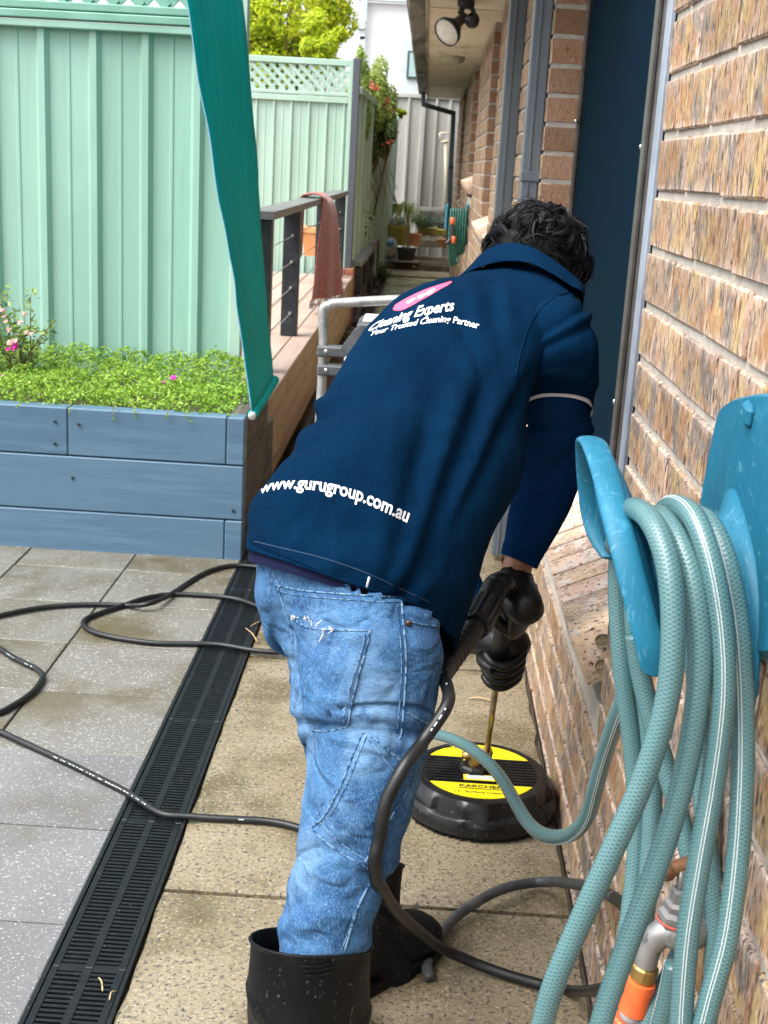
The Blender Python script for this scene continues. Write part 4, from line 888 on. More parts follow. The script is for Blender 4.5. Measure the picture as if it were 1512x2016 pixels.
# flowering bush hanging over the olive fence
c3 = ony(744, 228, 14.0)
def reds(t, pts, nr, cs):
    rg = np.random.RandomState(4)
    for px, py in ((727, 187), (743, 200), (741, 218), (747, 222), (731, 232), (756, 205), (771, 255), (765, 280), (760, 215), (772, 222), (752, 190), (736, 170), (728, 168), (762, 199)):
        q = ony(px, py, 13.55+rg.uniform(-.1, .25)); leaf_cloud('blossom', M_REDF, t, [q+rg.normal(0, .026, 3) for _ in range(16)], [(0, -1, 0)]*16, 0.045, 0.6, 0.4, px)
tree('flowering_bush', (-0.75, 14.0, 0.4), c3+np.array([-0.02, 0, 0.05]), (0.21, 0.5, 0.42), 9000, M_MIDL, 0.042, 35, 'green bush with red blossoms spilling over the olive fence', 'bush', lumps=20, extra=reds, trunk=.03)
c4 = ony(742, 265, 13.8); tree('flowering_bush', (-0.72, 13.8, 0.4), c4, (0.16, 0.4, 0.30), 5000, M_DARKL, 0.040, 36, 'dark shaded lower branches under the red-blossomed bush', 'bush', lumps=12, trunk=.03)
c5 = ony(706, 215, 12.6); tree('climbing_shrub', (-0.74, 12.6, 0.4), c5, (0.13, 0.3, 0.55), 5000, M_MIDL, 0.042, 37, 'green climbing shrub right of the dark fence post', 'bush', lumps=14, trunk=.03)
c6 = ony(788, 222, 14.3); tree('leafy_shoot', (-0.70, 14.3, 0.4), c6, (0.06, 0.1, 0.06), 250, M_LIME, 0.05, 38, 'bright lime shoot at the tip of the flowering bush', 'shoot', lumps=5, trunk=.012)
# bare hanging twigs below the bush
tw = thing('dry_vine', (-0.6, 13.5, 0.6), 'thin dry vine hanging on the olive fence below the bush', 'vine'); m = MB(); rg = np.random.RandomState(9)
for k in range(26):
    a = ony(rg.uniform(700, 760), rg.uniform(285, 320), 13.5); s = spline([a, a+np.array([rg.normal(0, .05), 0, -.15]), a+np.array([rg.normal(0, .09), rg.normal(0, .1), -rg.uniform(.25, .6)])], 5); m.tube(s, 0.003, 4)
m.build('stems', M_STEM, tw)

# ---- far end of the path: raised bed, pots, palm, hose rack
fb = MB(); fb.box(-0.9, WX+0.6, 17.02, 18.95, -0.08, 0.10); struct(fb.build('garden_bed', M_SOIL, smooth=False))
M_SLABE = mat('old_slab', (0.30, 0.26, 0.18), 0.8, layers=[(5, (0.20, 0.17, 0.11), 0.45, 0.62), (40, (0.38, 0.34, 0.26), 0.58, 0.7)], bump=[(40, 0.4, 0.006)])
sl_ = MB(); sl_.box(-0.5, WX, 16.2, 17.0, 0.004, 0.03, 0.008); struct(sl_.build('slab_step', M_SLABE, smooth=False))
EY = 17.6
def edge_beam(px0, px1, py, y, h, label, name='garden_edging', m_=M_SLABE, d=0.08):
    A, B = ony(px0, py, y), ony(px1, py, y); m = MB(); m.box(A[0], B[0], y, y+d, A[2]-h/2, A[2]+h/2, 0.008); return tag(m.build(name, m_, None, smooth=False), label, 'edging')
edge_beam(822, 900, 478, 18.0, 0.10, 'weathered plank edging across the far garden bed')
edge_beam(815, 870, 506, 17.3, 0.05, 'pale timber strip lying in the far garden soil')
edge_beam(822, 862, 455, 18.4, 0.12, 'long yellow trough at the back of the far garden bed', 'yellow_trough', M_YELP, 0.14)
edge_beam(860, 880, 458, 18.35, 0.10, 'yellow dish beside the yellow trough in the far bed', 'yellow_dish', M_YELP, 0.12)
edge_beam(861, 882, 446, 18.6, 0.16, 'dark box behind the green hose rack at the far fence', 'dark_box', M_DKPL, 0.12)
t, q = pot('palm_pot', 799, 512, 17.1, 0.135, 0.16, M_BLKP, 'round black pot holding the small palm at the path end')
m = MB(); m.lathe([(0.0, 0.0), (0.2, 0.0), (0.21, 0.012), (0.2, 0.02), (0.0, 0.02)], q-np.array([0, 0, 0.022]), 28, cap=False); tag(m.build('pot_saucer', M_SLABE), 'wide pale saucer under the black palm pot', 'saucer')
pl = thing('small_palm', q+np.array([0, 0, 0.14]), 'small grassy palm growing in the black pot', 'palm'); rg = np.random.RandomState(2)
m = MB(); crown_p = ony(803, 425, 17.1); m.tube(spline([q+np.array([0.02, 0, .13]), (q+crown_p)/2+np.array([.02, 0, 0.06]), crown_p], 6), 0.016, 7); m.build('trunk', mat('palm_trunk', (0.30, 0.25, 0.13), 0.8), pl)
m = MB()
for k in range(120):
    a = rg.uniform(0, 6.283); ln = rg.uniform(.18, .36); u = rg.uniform(-.2, 1.0); d = np.array([math.cos(a), math.sin(a)*.8, 0])
    s = spline([crown_p, crown_p+d*ln*.35+np.array([0, 0, .12*u+.07]), crown_p+d*ln*.75+np.array([0, 0, .02+.05*u]), crown_p+d*ln+np.array([0, 0, -.16+.06*u])], 4)
    wv = np.cross(d, [0, 0, 1]); r = 0.007
    m.loft([[p-wv*r*(1-i/len(s)), p+wv*r*(1-i/len(s))] for i, p in enumerate(s)], False, False)
m.build('fronds', leaf_mat('palm_frond', (0.16, 0.24, 0.05), (0.30, 0.38, 0.10), (0.48, 0.50, 0.20), .5, .3), pl)
tuft('blue_fescue', ony(835, 448, 18.2), 'bluish green mound of grass behind the palm', 60, 0.16, 0.12, leaf_mat('fescue', (0.05, 0.11, 0.07), (0.08, 0.16, 0.10), (0.13, 0.22, 0.13), .5, .2), 0.035, 41)
t, q = pot('yellow_pot', 782, 482, 17.7, 0.17, 0.27, M_YELP, 'large yellow glazed pot left of the palm')
tuft('silver_plant', q+np.array([0, 0, .24]), 'pale silvery plant filling the large yellow pot', 16, 0.14, 0.10, leaf_mat('silver_leaf', (0.36, 0.40, 0.34), (0.5, 0.54, 0.48), (0.62, 0.65, 0.60), .5, .2), 0.05, 42)
t, q = pot('yellow_pot', 781, 420, 18.3, 0.09, 0.13, M_YELP, 'small tilted yellow pot up against the far fence')
t, q = pot('clay_pot', 815, 484, 17.75, 0.10, 0.17, M_TERRA, 'orange clay pot right behind the palm trunk')
t, q = pot('clay_pot', 870, 485, 17.5, 0.09, 0.10, M_TERRA, 'small clay bowl left of the green hose rack', taper=.55)
gq = ony(768, 512, 17.3); t = thing('garden_ornament', gq, 'rounded white and blue garden ornament left of the black pot', 'ornament')
m = MB(); m.lathe([(0.0, 0.0), (0.075, 0.01), (0.095, 0.1), (0.09, 0.2), (0.06, 0.28), (0.0, 0.31)], gq, 20, cap=False); m.build('body', mat('ornament', (0.33, 0.34, 0.33), 0.4, layers=[(7, (0.55, 0.55, 0.5), .48, .56, 2), (9, (0.5, 0.36, 0.05), .56, .6, 2)]), t)
m = MB(); m.lathe([(0.0, 0.0), (0.045, 0.01), (0.05, 0.05), (0.03, 0.075), (0.0, 0.08)], gq+np.array([-.01, -0.06, 0.19]), 16, cap=False); m.build('blue_patch', mat('ornament_blue', (0.12, 0.32, 0.55), 0.4), t)
for k, (px, py, r) in enumerate(((845, 500, .03), (858, 494, .025), (872, 498, .03), (834, 515, .02), (880, 512, .03), (815, 525, .02), (850, 512, .022), (737, 575, .03), (728, 590, .025), (741, 560, .03))):
    qq = onz(px, py, 0.10 if px > 800 else 0.01); m = MB(); m.lathe([(0.0, -r*.4), (r*.8, -r*.3), (r, 0), (r*.7, r*.45), (0.0, r*.6)], qq, 9, (rnd(-.3, .3), rnd(-.3, .3), 1), cap=False)
    m.v = [(x+rnd(-.15, .15)*r, y+rnd(-.15, .15)*r, z) for x, y, z in m.v]
    lab = ['pale stone in the far bed just right of the black palm pot', 'stone in the far bed halfway between palm pot and hose rack', 'pale stone in the far bed closest to the small clay bowl', 'flat stone by the rim of the wide saucer', 'stone at the foot of the far brick wall under the hose rack', 'stone lying on the slab in front of the wide saucer', 'small stone beside the pale timber strip in the far bed', 'stone halfway along the foot of the block garden wall', 'stone at the foot of the block wall closest to the deck', 'farthest of the stones along the block garden wall'][k]
    tag(m.build('stone', M_SLABE), lab, 'stone', 'stones in the far bed' if px > 800 else 'stones by the garden wall')
m = MB(); A, B = ony(764, 345, 18.6), ony(800, 470, 17.7); m.tube([A, B], 0.014, 7); tag(m.build('stake', M_STEM), 'dark garden stake leaning on the far grey fence', 'stake')
st = thing('pole_stand', ony(878, 455, 18.7), 'pale pole with square bracket standing against the far grey fence', 'pole')
M_CREAM = mat('cream_paint', (0.55, 0.50, 0.38), 0.6, layers=[(8, (0.46, 0.40, 0.28), .45, .62)])
m = MB(); m.tube([ony(878, 460, 18.7), ony(877, 275, 18.7)], 0.022, 8); m.build('pole', M_CREAM, st)
m = MB()
for a_, b_ in (((866, 262), (888, 262)), ((888, 262), (888, 279)), ((888, 279), (866, 279)), ((866, 279), (866, 262))): m.tube([ony(*a_, 18.68), ony(*b_, 18.68)], 0.014, 6)
m.build('bracket', M_CREAM, st)
# far green hose rack on the house wall
HRY = 10.8
def hz(px, py, y=HRY): return ony(px, py, y)
M_RACK = mat('blue_rack', (0.02, 0.14, 0.20), 0.45); M_GHOSE = mat('dark_green_hose', (0.008, 0.075, 0.055), 0.4, layers=[(30, (0.02, 0.12, 0.09), .45, .62)])
hr = thing('hose_rack', hz(900, 440), 'blue hose rack on the far end of the brick wall', 'hose rack')
m = MB()
for px in (881, 921): A, B = hz(px, 401), hz(px, 452); m.box(A[0]-0.012, A[0]+0.012, HRY-0.05, HRY+0.12, B[2], A[2], .01)
A, B = hz(883, 418), hz(921, 432); m.box(A[0], B[0], HRY-0.02, HRY+0.05, B[2], A[2], .01); m.build('saddle', M_RACK, hr, smooth=False)
hs_ = thing('coiled_hose', hz(900, 460), 'dark green hose coiled on the far hose rack', 'hose'); 
for k in range(7):
    x0_, x1_ = 885+k*5, 889+k*4.2; bot = 520-k*6+(k % 3)*4; m = MB()
    s = spline([hz(x0_, 425), hz(x0_+2, 414, HRY-.03), hz(x0_+3, 418, HRY-.07), hz(x0_-1, 470, HRY-.10), hz(x1_-2, bot, HRY-.06), hz(x1_+4, bot-6, HRY), hz(x1_+4, 470, HRY+.03), hz(x0_+2, 428, HRY+.02)], 8); m.tube(s, 0.0095, 7); m.build('loop', M_GHOSE, hs_)
sg = thing('spray_gun', hz(890, 460, HRY-.15), 'black and orange hose spray gun hanging on the far hose rack', 'spray gun')
m = MB(); m.tube(spline([hz(891, 436, HRY-.15), hz(890, 455, HRY-.15), hz(888, 470, HRY-.15), hz(878, 480, HRY-.15)], 5), 0.017, 8); m.build('handle', M_BLKP, sg)
M_ORNG = mat('orange_plastic', (0.75, 0.13, 0.03), 0.4, layers=[(20, (0.66, 0.10, 0.025), .45, .6)])
for px, py, r, nm in ((891, 435, .018, 'collar'), (893, 472, .016, 'trigger')): m = MB(); m.lathe([(0.0, -.03), (r, -.028), (r*1.1, 0), (r, .028), (0.0, .03)], hz(px, py, HRY-.16), 12, cap=False); m.build(nm, M_ORNG, sg)
# ------------------------------------------------------------------ the man
def ringset(R, per=8, n=72):
    """R: rows (Lx,Ly,YL, Rx,Ry,YR, near thickness, far thickness, tilt, power) -> smooth rings of points; left and right outline
    points are measured in the photograph and set at their own distance"""
    rows = []
    for r in R:
        lx, ly, yl, rx, ry, yr, rn, rf = r[:8]; ti = r[8] if len(r) > 8 else 0.0; pw = r[9] if len(r) > 9 else 0.9
        rows.append(list(ony(lx, ly, yl))+list(ony(rx, ry, yr))+[rn, rf, ti, pw])
    S = spline(rows, per); C_ = (S[:, 0:3]+S[:, 3:6])/2; T = np.gradient(C_, axis=0); out = []
    for i in range(len(S)):
        a = (S[i, 3:6]-S[i, 0:3])/2; t = norm(T[i]); b = norm(np.cross(a, t))
        if b @ (CAM-C_[i]) < 0: b = -b
        b = norm(b + np.array([0, 0, S[i, 8]])); rg = []
        for k in range(n):
            th = 2*math.pi*k/n; c_, s_ = math.cos(th), math.sin(th); pw = S[i, 9]
            cc = math.copysign(abs(c_)**pw, c_); ss = math.copysign(abs(s_)**pw, s_)
            rg.append(C_[i] + a*cc + b*ss*(S[i, 6] if s_ > 0 else S[i, 7]))
        out.append(np.array(rg))
    return np.array(out)
def displaced(G, fn):
    """push ring grid points along their normals by fn(u, v, p)"""
    du = np.roll(G, -1, 1)-np.roll(G, 1, 1); dv = np.gradient(G, axis=0); N = np.cross(du, dv); N /= np.linalg.norm(N, axis=2)[:, :, None]+1e-9
    ctr = G.mean(axis=1, keepdims=True); sg = np.sign(np.sum(N*(G-ctr)))
    D = np.zeros(G.shape[:2]); m, n = D.shape
    for i in range(m):
        for j in range(n): D[i, j] = fn(j/n, i/(m-1), G[i, j])
    return G + N*sg*D[:, :, None]
def ridge(x, w): return math.exp(-(x/w)**2)
def grid_obj(name, G, m_, parent, thick=0.0, cap=False):
    mb = MB(); mb.loft([list(r) for r in G], True, cap); o = recalc(mb.build(name, m_, parent))
    return o
def pxd(p): q = proj(p); return q[0], q[1]

def weave(m, sx, sz, strength, dist):
    """fine cloth grain as bump on top of a material"""
    t = m.node_tree; N = t.nodes; L = t.links; b = N['Principled BSDF']; tc = N.new('ShaderNodeTexCoord')
    wv = N.new('ShaderNodeTexNoise'); mp = N.new('ShaderNodeMapping'); mp.inputs['Scale'].default_value = (sx, sx, sz); L.new(tc.outputs['Object'], mp.inputs[0]); L.new(mp.outputs[0], wv.inputs['Vector']); wv.inputs['Scale'].default_value = 1; wv.inputs['Detail'].default_value = 3
    bp = N.new('ShaderNodeBump'); bp.inputs['Strength'].default_value = strength; bp.inputs['Distance'].default_value = dist; L.new(wv.outputs[0], bp.inputs['Height'])
    if b.inputs['Normal'].links: L.new(b.inputs['Normal'].links[0].from_socket, bp.inputs['Normal'])
    L.new(bp.outputs[0], b.inputs['Normal']); return m
def crease(m, sc, strength, dist, width=0.16):
    """sharp fold lines: thin ridges where a stretched noise crosses its middle"""
    t = m.node_tree; N = t.nodes; L = t.links; b = N['Principled BSDF']; tc = N.new('ShaderNodeTexCoord'); mp = N.new('ShaderNodeMapping'); mp.inputs['Scale'].default_value = sc; L.new(tc.outputs['Object'], mp.inputs[0])
    n = N.new('ShaderNodeTexNoise'); n.inputs['Scale'].default_value = 1; n.inputs['Detail'].default_value = 2.0; n.inputs['Distortion'].default_value = 0.5; L.new(mp.outputs[0], n.inputs['Vector'])
    s = N.new('ShaderNodeMath'); s.operation = 'SUBTRACT'; L.new(n.outputs[0], s.inputs[0]); s.inputs[1].default_value = 0.5; a = N.new('ShaderNodeMath'); a.operation = 'ABSOLUTE'; L.new(s.outputs[0], a.inputs[0])
    r = N.new('ShaderNodeMapRange'); r.interpolation_type = 'SMOOTHSTEP'; r.inputs['From Min'].default_value = 0.0; r.inputs['From Max'].default_value = width; L.new(a.outputs[0], r.inputs[0])
    bp = N.new('ShaderNodeBump'); bp.inputs['Strength'].default_value = strength; bp.inputs['Distance'].default_value = dist; L.new(r.outputs[0], bp.inputs['Height'])
    if b.inputs['Normal'].links: L.new(b.inputs['Normal'].links[0].from_socket, bp.inputs['Normal'])
    L.new(bp.outputs[0], b.inputs['Normal']); return m
M_POLO = weave(mat('navy_polo', bump=[((9, 9, 14), 0.5, 0.010), (26, 0.35, 0.004)], col= (0.0008, 0.0100, 0.0300), rough=0.95, spec=0.02, layers=[(5, (0.0011, 0.0132, 0.038), 0.42, 0.64), (700, (0.004, 0.026, 0.058), 0.56, 0.68, 2)]), 800, 800, 0.35, 0.0012)
M_UNDER = weave(mat('navy_knit', bump=[(12, 0.4, 0.008), (34, 0.3, 0.003)], col= (0.0012, 0.0155, 0.055), rough=0.95, spec=0.02, layers=[(7, (0.0035, 0.021, 0.070), 0.42, 0.64), (600, (0.008, 0.03, 0.09), 0.58, 0.68, 2)]), 900, 300, 0.35, 0.001)
crease(M_POLO, (7, 5, 4), 0.5, 0.006); crease(M_UNDER, (9, 9, 12), 0.5, 0.005)
M_UNDERHEM = mat('dark_undershirt', (0.006, 0.008, 0.030), 0.85, spec=0.1)
M_WHITEC = mat('white_cotton', (0.60, 0.61, 0.66), 0.85)
M_DENIM = weave(mat('denim', (0.022, 0.075, 0.175), 0.85, spec=0.1, layers=[(6, (0.042, 0.118, 0.24), 0.40, 0.60, 5), ((7, 7, 4), (0.105, 0.20, 0.325), 0.50, 0.65, 6), (14, (0.012, 0.045, 0.12), 0.53, 0.68, 5, 0.85), ((900, 900, 110), (0.15, 0.26, 0.40), 0.50, 0.66, 2, 0.6), ((110, 110, 900), (0.010, 0.04, 0.11), 0.50, 0.66, 2, 0.5), ((420, 420, 60), (0.19, 0.30, 0.43), 0.60, 0.72, 3, 0.5)]), 900, 260, 0.5, 0.0012)
crease(M_DENIM, (9, 9, 16), 0.55, 0.006, 0.12)
M_SEAM = mat('denim_seam', (0.12, 0.215, 0.33), 0.85, spec=.1, layers=[(130, (0.018, 0.055, 0.13), 0.46, 0.58, 2), (60, (0.22, 0.31, 0.41), 0.58, 0.70)])
M_SEAMD = mat('denim_seam_dark', (0.02, 0.055, 0.13), 0.85)
M_SKIN = mat('skin', (0.20, 0.085, 0.045), 0.5, layers=[(30, (0.16, 0.062, 0.032), 0.45, 0.62), (120, (0.25, 0.11, 0.06), 0.58, 0.7)], bump=[(120, 0.25, 0.001)], spec=0.4)
M_RUBBER = mat('boot_rubber', (0.0036, 0.0046, 0.0055), 0.5, spec=0.14, layers=[(9, (0.007, 0.0082, 0.0095), 0.42, 0.62), (130, (0.06, 0.055, 0.05), 0.67, 0.72, 2), ((220, 220, 25), (0.09, 0.085, 0.08), 0.70, 0.74, 2)], bump=[(14, 0.12, 0.004)], rrand=(7, 0.36, 0.62))
M_GLOVE = mat('nitrile_glove', (0.0028, 0.0029, 0.0034), 0.38, layers=[(20, (0.005, 0.005, 0.0056), 0.45, 0.6)], bump=[(45, 0.45, 0.004), (160, 0.3, 0.0015)], spec=0.3)
M_HAIR = mat('hair', (0.002, 0.002, 0.0027), 0.5, spec=0.22, layers=[(60, (0.004, 0.004, 0.0055), 0.45, 0.6)])
M_HAIRG = mat('grey_hair', (0.085, 0.09, 0.10), 0.5, spec=0.4)

# ---- body (one continuous skin-modifier surface, mostly inside the clothes)
J = dict(pel=ony(700, 1190, 1.80), sp1=ony(730, 1020, 1.88), sp2=ony(800, 860, 2.02), chest=ony(915, 720, 2.28), nk0=ony(1000, 585, 2.42), nk1=ony(1025, 540, 2.43),
         hd0=ony(1048, 522, 2.49), hd1=ony(1058, 515, 2.535), jaw=ony(1040, 565, 2.57), nose=ony(1040, 570, 2.62),
         shR=ony(1105, 610, 2.20), elR=ony(1093, 885, 2.31), wrR=ony(1020, 1110, 2.245), haR=ony(1003, 1165, 2.225),
         shL=ony(835, 660, 2.52), elL=ony(830, 960, 2.55), wrL=ony(935, 1245, 2.36), haL=ony(958, 1290, 2.33),
         hipR=ony(715, 1260, 1.72), knR=ony(700, 1590, 1.62), anR=ony(612, 2010, 1.575), hipL=ony(690, 1240, 1.90), knL=ony(705, 1530, 1.96), anL=ony(728, 1850, 1.91))
J['ftR'] = np.array([J['anR'][0]+0.02, J['anR'][1]+0.12, 0.04]); J['anR'][2] = 0.11; J['ftL'] = np.array([J['anL'][0]+0.08, J['anL'][1]+0.08, 0.04]); J['anL'][2] = 0.11
RAD = dict(pel=.10, sp1=.10, sp2=.085, chest=.07, nk0=.045, nk1=.05, hd0=.066, hd1=.064, jaw=.034, nose=.012, shR=.04, elR=.036, wrR=.030, haR=.028, shL=.035, elL=.036, wrL=.026, haL=.024,
           hipR=.075, knR=.055, anR=.04, ftR=.03, hipL=.06, knL=.035, anL=.018, ftL=.012)
names = list(J); E_ = [('pel', 'sp1'), ('sp1', 'sp2'), ('sp2', 'chest'), ('chest', 'nk0'), ('nk0', 'nk1'), ('nk1', 'hd0'), ('hd0', 'hd1'), ('hd1', 'jaw'), ('jaw', 'nose'), ('chest', 'shR'), ('shR', 'elR'), ('elR', 'wrR'), ('wrR', 'haR'),
     ('chest', 'shL'), ('shL', 'elL'), ('elL', 'wrL'), ('wrL', 'haL'), ('pel', 'hipR'), ('hipR', 'knR'), ('knR', 'anR'), ('anR', 'ftR'), ('pel', 'hipL'), ('hipL', 'knL'), ('knL', 'anL'), ('anL', 'ftL')]
me = bpy.data.meshes.new('body'); me.from_pydata([tuple(J[k]) for k in names], [(names.index(a), names.index(b_)) for a, b_ in E_], [])
bo = bpy.data.objects.new('body_tmp', me); scene.collection.objects.link(bo); bo.modifiers.new('skin', 'SKIN'); bo.modifiers.new('sub', 'SUBSURF').levels = 2
for i, k in enumerate(names):
    sv = me.skin_vertices[0].data[i]; sv.radius = (RAD[k], RAD[k]); sv.use_root = (k == 'pel')
dg = bpy.context.evaluated_depsgraph_get(); dg.update(); ev = bo.evaluated_get(dg)
bm_ = bpy.data.meshes.new_from_object(ev); bpy.data.objects.remove(bo)
bm_.materials.clear(); bm_.materials.append(M_SKIN); bm_.polygons.foreach_set('use_smooth', [True]*len(bm_.polygons))
person = link('person', bm_, None); tag(person, 'man in navy polo shirt, jeans and black rubber boots bending over a surface cleaner', 'person')

# ---- shape of the polo shirt
tor = [(532, 1100, 1.72, 842, 1268, 1.90, .150, .17, -.34, .85), (538, 1040, 1.73, 868, 1184, 1.92, .150, .17, -.25), (547, 965, 1.76, 915, 1080, 1.97, .145, .16, -.1), (572, 895, 1.82, 982, 984, 2.05, .138, .15), (616, 826, 1.92, 1014, 886, 2.10, .122, .14), (665, 738, 2.05, 1040, 792, 2.12, .104, .13),
       (723, 661, 2.18, 1072, 712, 2.145, .085, .12), (786, 606, 2.33, 1113, 650, 2.18, .068, .11), (872, 580, 2.43, 1135, 605, 2.22, .052, .09), (925, 556, 2.46, 1128, 578, 2.27, .040, .075), (950, 540, 2.47, 1118, 562, 2.30, .034, .065)]
G = ringset(tor, 14, 132)
def polo_folds(u, v, p):
    x, y = pxd(p); d = 0.004*fbm(p*7, 1.0, 3) + 0.0012*fbm(p*24, 1, 2)
    d += -0.010*ridge((y-(822-0.35*(x-620))), 10)*ridge(x-625, 55) + 0.009*ridge((y-(800-0.35*(x-630))), 12)*ridge(x-632, 45)      # bunched side
    d += 0.006*ridge((y-(860-0.5*(x-590))), 11)*ridge(x-590, 40) - 0.006*ridge((y-(880-0.5*(x-590))), 9)*ridge(x-600, 45)
    # long soft folds from the right armpit towards the hem
    for x0, sl_, am, wd in ((985, -.42, .010, 20), (940, -.36, -.012, 20), (900, -.30, .009, 24), (850, -.22, -.008, 26), (1010, -.5, -.011, 16), (800, -.15, .005, 34)):
        xx = x0+sl_*(y-800); k = max(0, min(1, (y-690)/120)); d += am*k*ridge(x-xx, wd)
    # pull lines over the shoulder blade
    for x0, am in ((905, -.004), (935, .004), (975, -.005), (1000, .004)): d += am*ridge(x-x0-(y-600)*0.12, 14)*ridge(y-600, 60)
    d += 0.0025*math.sin((x*0.6+y+20*fbm((x*.006, y*.006, 2)))/34.0)*max(0, min(1, (1200-y)/300))
    d += -0.0025*ridge(v-0.022, 0.004)
    return d
G = displaced(G, polo_folds)
# the hem on the side turned to us follows the line it has in the photograph
HEM = np.array([(480, 1080), (498, 1088), (560, 1103), (625, 1121), (690, 1141), (740, 1155), (790, 1172), (850, 1198), (880, 1240), (960, 1290)], float)
def hem(x): return float(np.interp(x, HEM[:, 0], HEM[:, 1]))
du = np.roll(G, -1, 1)-np.roll(G, 1, 1); dv = np.gradient(G, axis=0); Nn = np.cross(du, dv); Nn *= np.sign(np.sum(Nn*(G-G.mean(axis=1, keepdims=True))))
sh_ = []
for j in range(G.shape[1]):
    x, y, dz = proj(G[0, j]); facing = (Nn[2, j] @ (CAM-G[2, j])) > 0
    sh_.append(((y-hem(x))*dz/F) if facing else 0.0)
sh_ = np.array(sh_)
for _ in range(3): sh_ = (np.roll(sh_, 1)+2*sh_+np.roll(sh_, -1))/4
for i in range(22):
    k = (1-i/22)**1.3
    G[i, :, 2] += sh_*k
SG = G
SBv = BVHTree.FromPolygons([Vector(tuple(p)) for r in SG for p in r], [(i*SG.shape[1]+j, i*SG.shape[1]+(j+1) % SG.shape[1], (i+1)*SG.shape[1]+(j+1) % SG.shape[1], (i+1)*SG.shape[1]+j) for i in range(len(SG)-1) for j in range(SG.shape[1])])
def tuck(P, gap=0.008):
    """keep cloth that belongs under the shirt behind it"""
    x, y, _ = proj(P)
    if y > hem(x)+14: return P
    d = norm(P-CAM); hit = SBv.ray_cast(Vector(tuple(CAM)), Vector(tuple(d)))
    if hit[0] is None: return P
    ds = hit[3]; dp = np.linalg.norm(P-CAM)
    return CAM+d*max(dp, ds+gap)

# ---- jeans
PER = 10
legR = [(530, 1075, 1.75, 812, 1165, 1.85, .085, .15), (536, 1128, 1.74, 822, 1205, 1.84, .110, .16), (562, 1195, 1.715, 838, 1240, 1.81, .132, .15), (587, 1285, 1.69, 843, 1300, 1.77, .135, .13), (585, 1360, 1.66, 838, 1380, 1.735, .122, .11),
        (594, 1418, 1.635, 832, 1430, 1.71, .110, .10), (617, 1455, 1.62, 825, 1470, 1.69, .098, .095), (617, 1525, 1.60, 808, 1535, 1.665, .090, .09), (608, 1600, 1.585, 788, 1608, 1.64, .084, .085), (594, 1680, 1.57, 764, 1688, 1.62, .078, .08), (578, 1755, 1.555, 738, 1757, 1.60, .073, .075),
        (562, 1822, 1.545, 724, 1820, 1.59, .071, .074), (551, 1880, 1.54, 712, 1880, 1.585, .062, .066), (560, 1930, 1.545, 695, 1930, 1.58, .048, .05)]
G = ringset(legR, PER, 110)
def denim_folds(u, v, p):
    x, y = pxd(p); d = 0.0035*fbm(p*9, 1.0, 3) + 0.0016*fbm(p*26, 1, 3)
    # seat creases running from the pocket, bunched rings over the knee and above the boot
    d += -0.012*ridge((y-(1432+0.10*(x-700)))/1.0, 13) + 0.006*ridge(y-1412, 16)*(1 if x < 740 else .4)
    k = max(0, min(1, (y-1560)/120)); d += k*0.0042*math.sin((y+0.22*(x-650)+14*fbm((x*.012, y*.01, 3)))/13.5)*(0.4+0.6*abs(fbm((x*.01, y*.008, 9))))
    k2 = ridge(y-1240, 70); d += k2*0.004*math.sin((y-0.35*x+10*fbm((x*.01, y*.01, 1)))/17.0)
    d += -0.006*ridge(y-(1195+0.0009*(x-600)**2*0.2), 9)*ridge(x-640, 70)
    d += -0.008*ridge(y-1712-0.25*(x-690), 7)*ridge(x-740, 60)
    return d
G = displaced(G, denim_folds)
G = np.array([[tuck(p) for p in r] for r in G[:34]]+[list(r) for r in G[34:]])
hipL = [(545, 1100, 1.82, 780, 1140, 1.98, .06, .14), (560, 1180, 1.82, 795, 1210, 1.98, .06, .14), (590, 1290, 1.84, 790, 1300, 1.98, .06, .12), (596, 1400, 1.87, 785, 1420, 1.99, .08, .10), (612, 1500, 1.90, 780, 1520, 1.99, .08, .085), (618, 1580, 1.91, 785, 1590, 1.985, .075, .075), (606, 1640, 1.90, 765, 1660, 1.96, .07, .07), (640, 1760, 1.88, 760, 1765, 1.93, .055, .055)]
G2 = displaced(ringset(hipL, 8, 64), lambda u, v, p: 0.005*fbm(p*9, 1, 3)+0.003*math.sin(p[2]*170+4*fbm(p*5))*max(0, .6-v+.2))
mb = MB(); mb.loft([list(r) for r in G], True, False); mb.loft([list(r) for r in G2], True, False)
jeans = recalc(mb.build('jeans', M_DENIM, person))
JB = bvh_of(jeans)
def stick(bvh, px, py, off=0.001, deflt=None):
    d = Vector(tuple(norm(ray(px, py)))); hit = bvh.ray_cast(Vector(tuple(CAM)), d)
    if hit[0] is None: return deflt
    n = hit[1]
    if n.dot(d) > 0: n = -n
    return np.array(hit[0] + n*off)
def seam(bvh, pts, r, m_, parent, name='seam', off=0.0008, per=7, flat=0.6):
    S = spline(pts, per); Q = []; last = None
    for x, y in S:
        q = stick(bvh, x, y, off)
        if q is not None and (last is None or np.linalg.norm(q-last) < 0.05): Q.append(q); last = q
    if len(Q) < 3: return
    Q = np.array(Q)
    for _ in range(1): Q[1:-1] = (Q[:-2]+2*Q[1:-1]+Q[2:])/4
    mb = MB(); mb.tube(Q, r, 6); return mb.build(name, m_, parent)
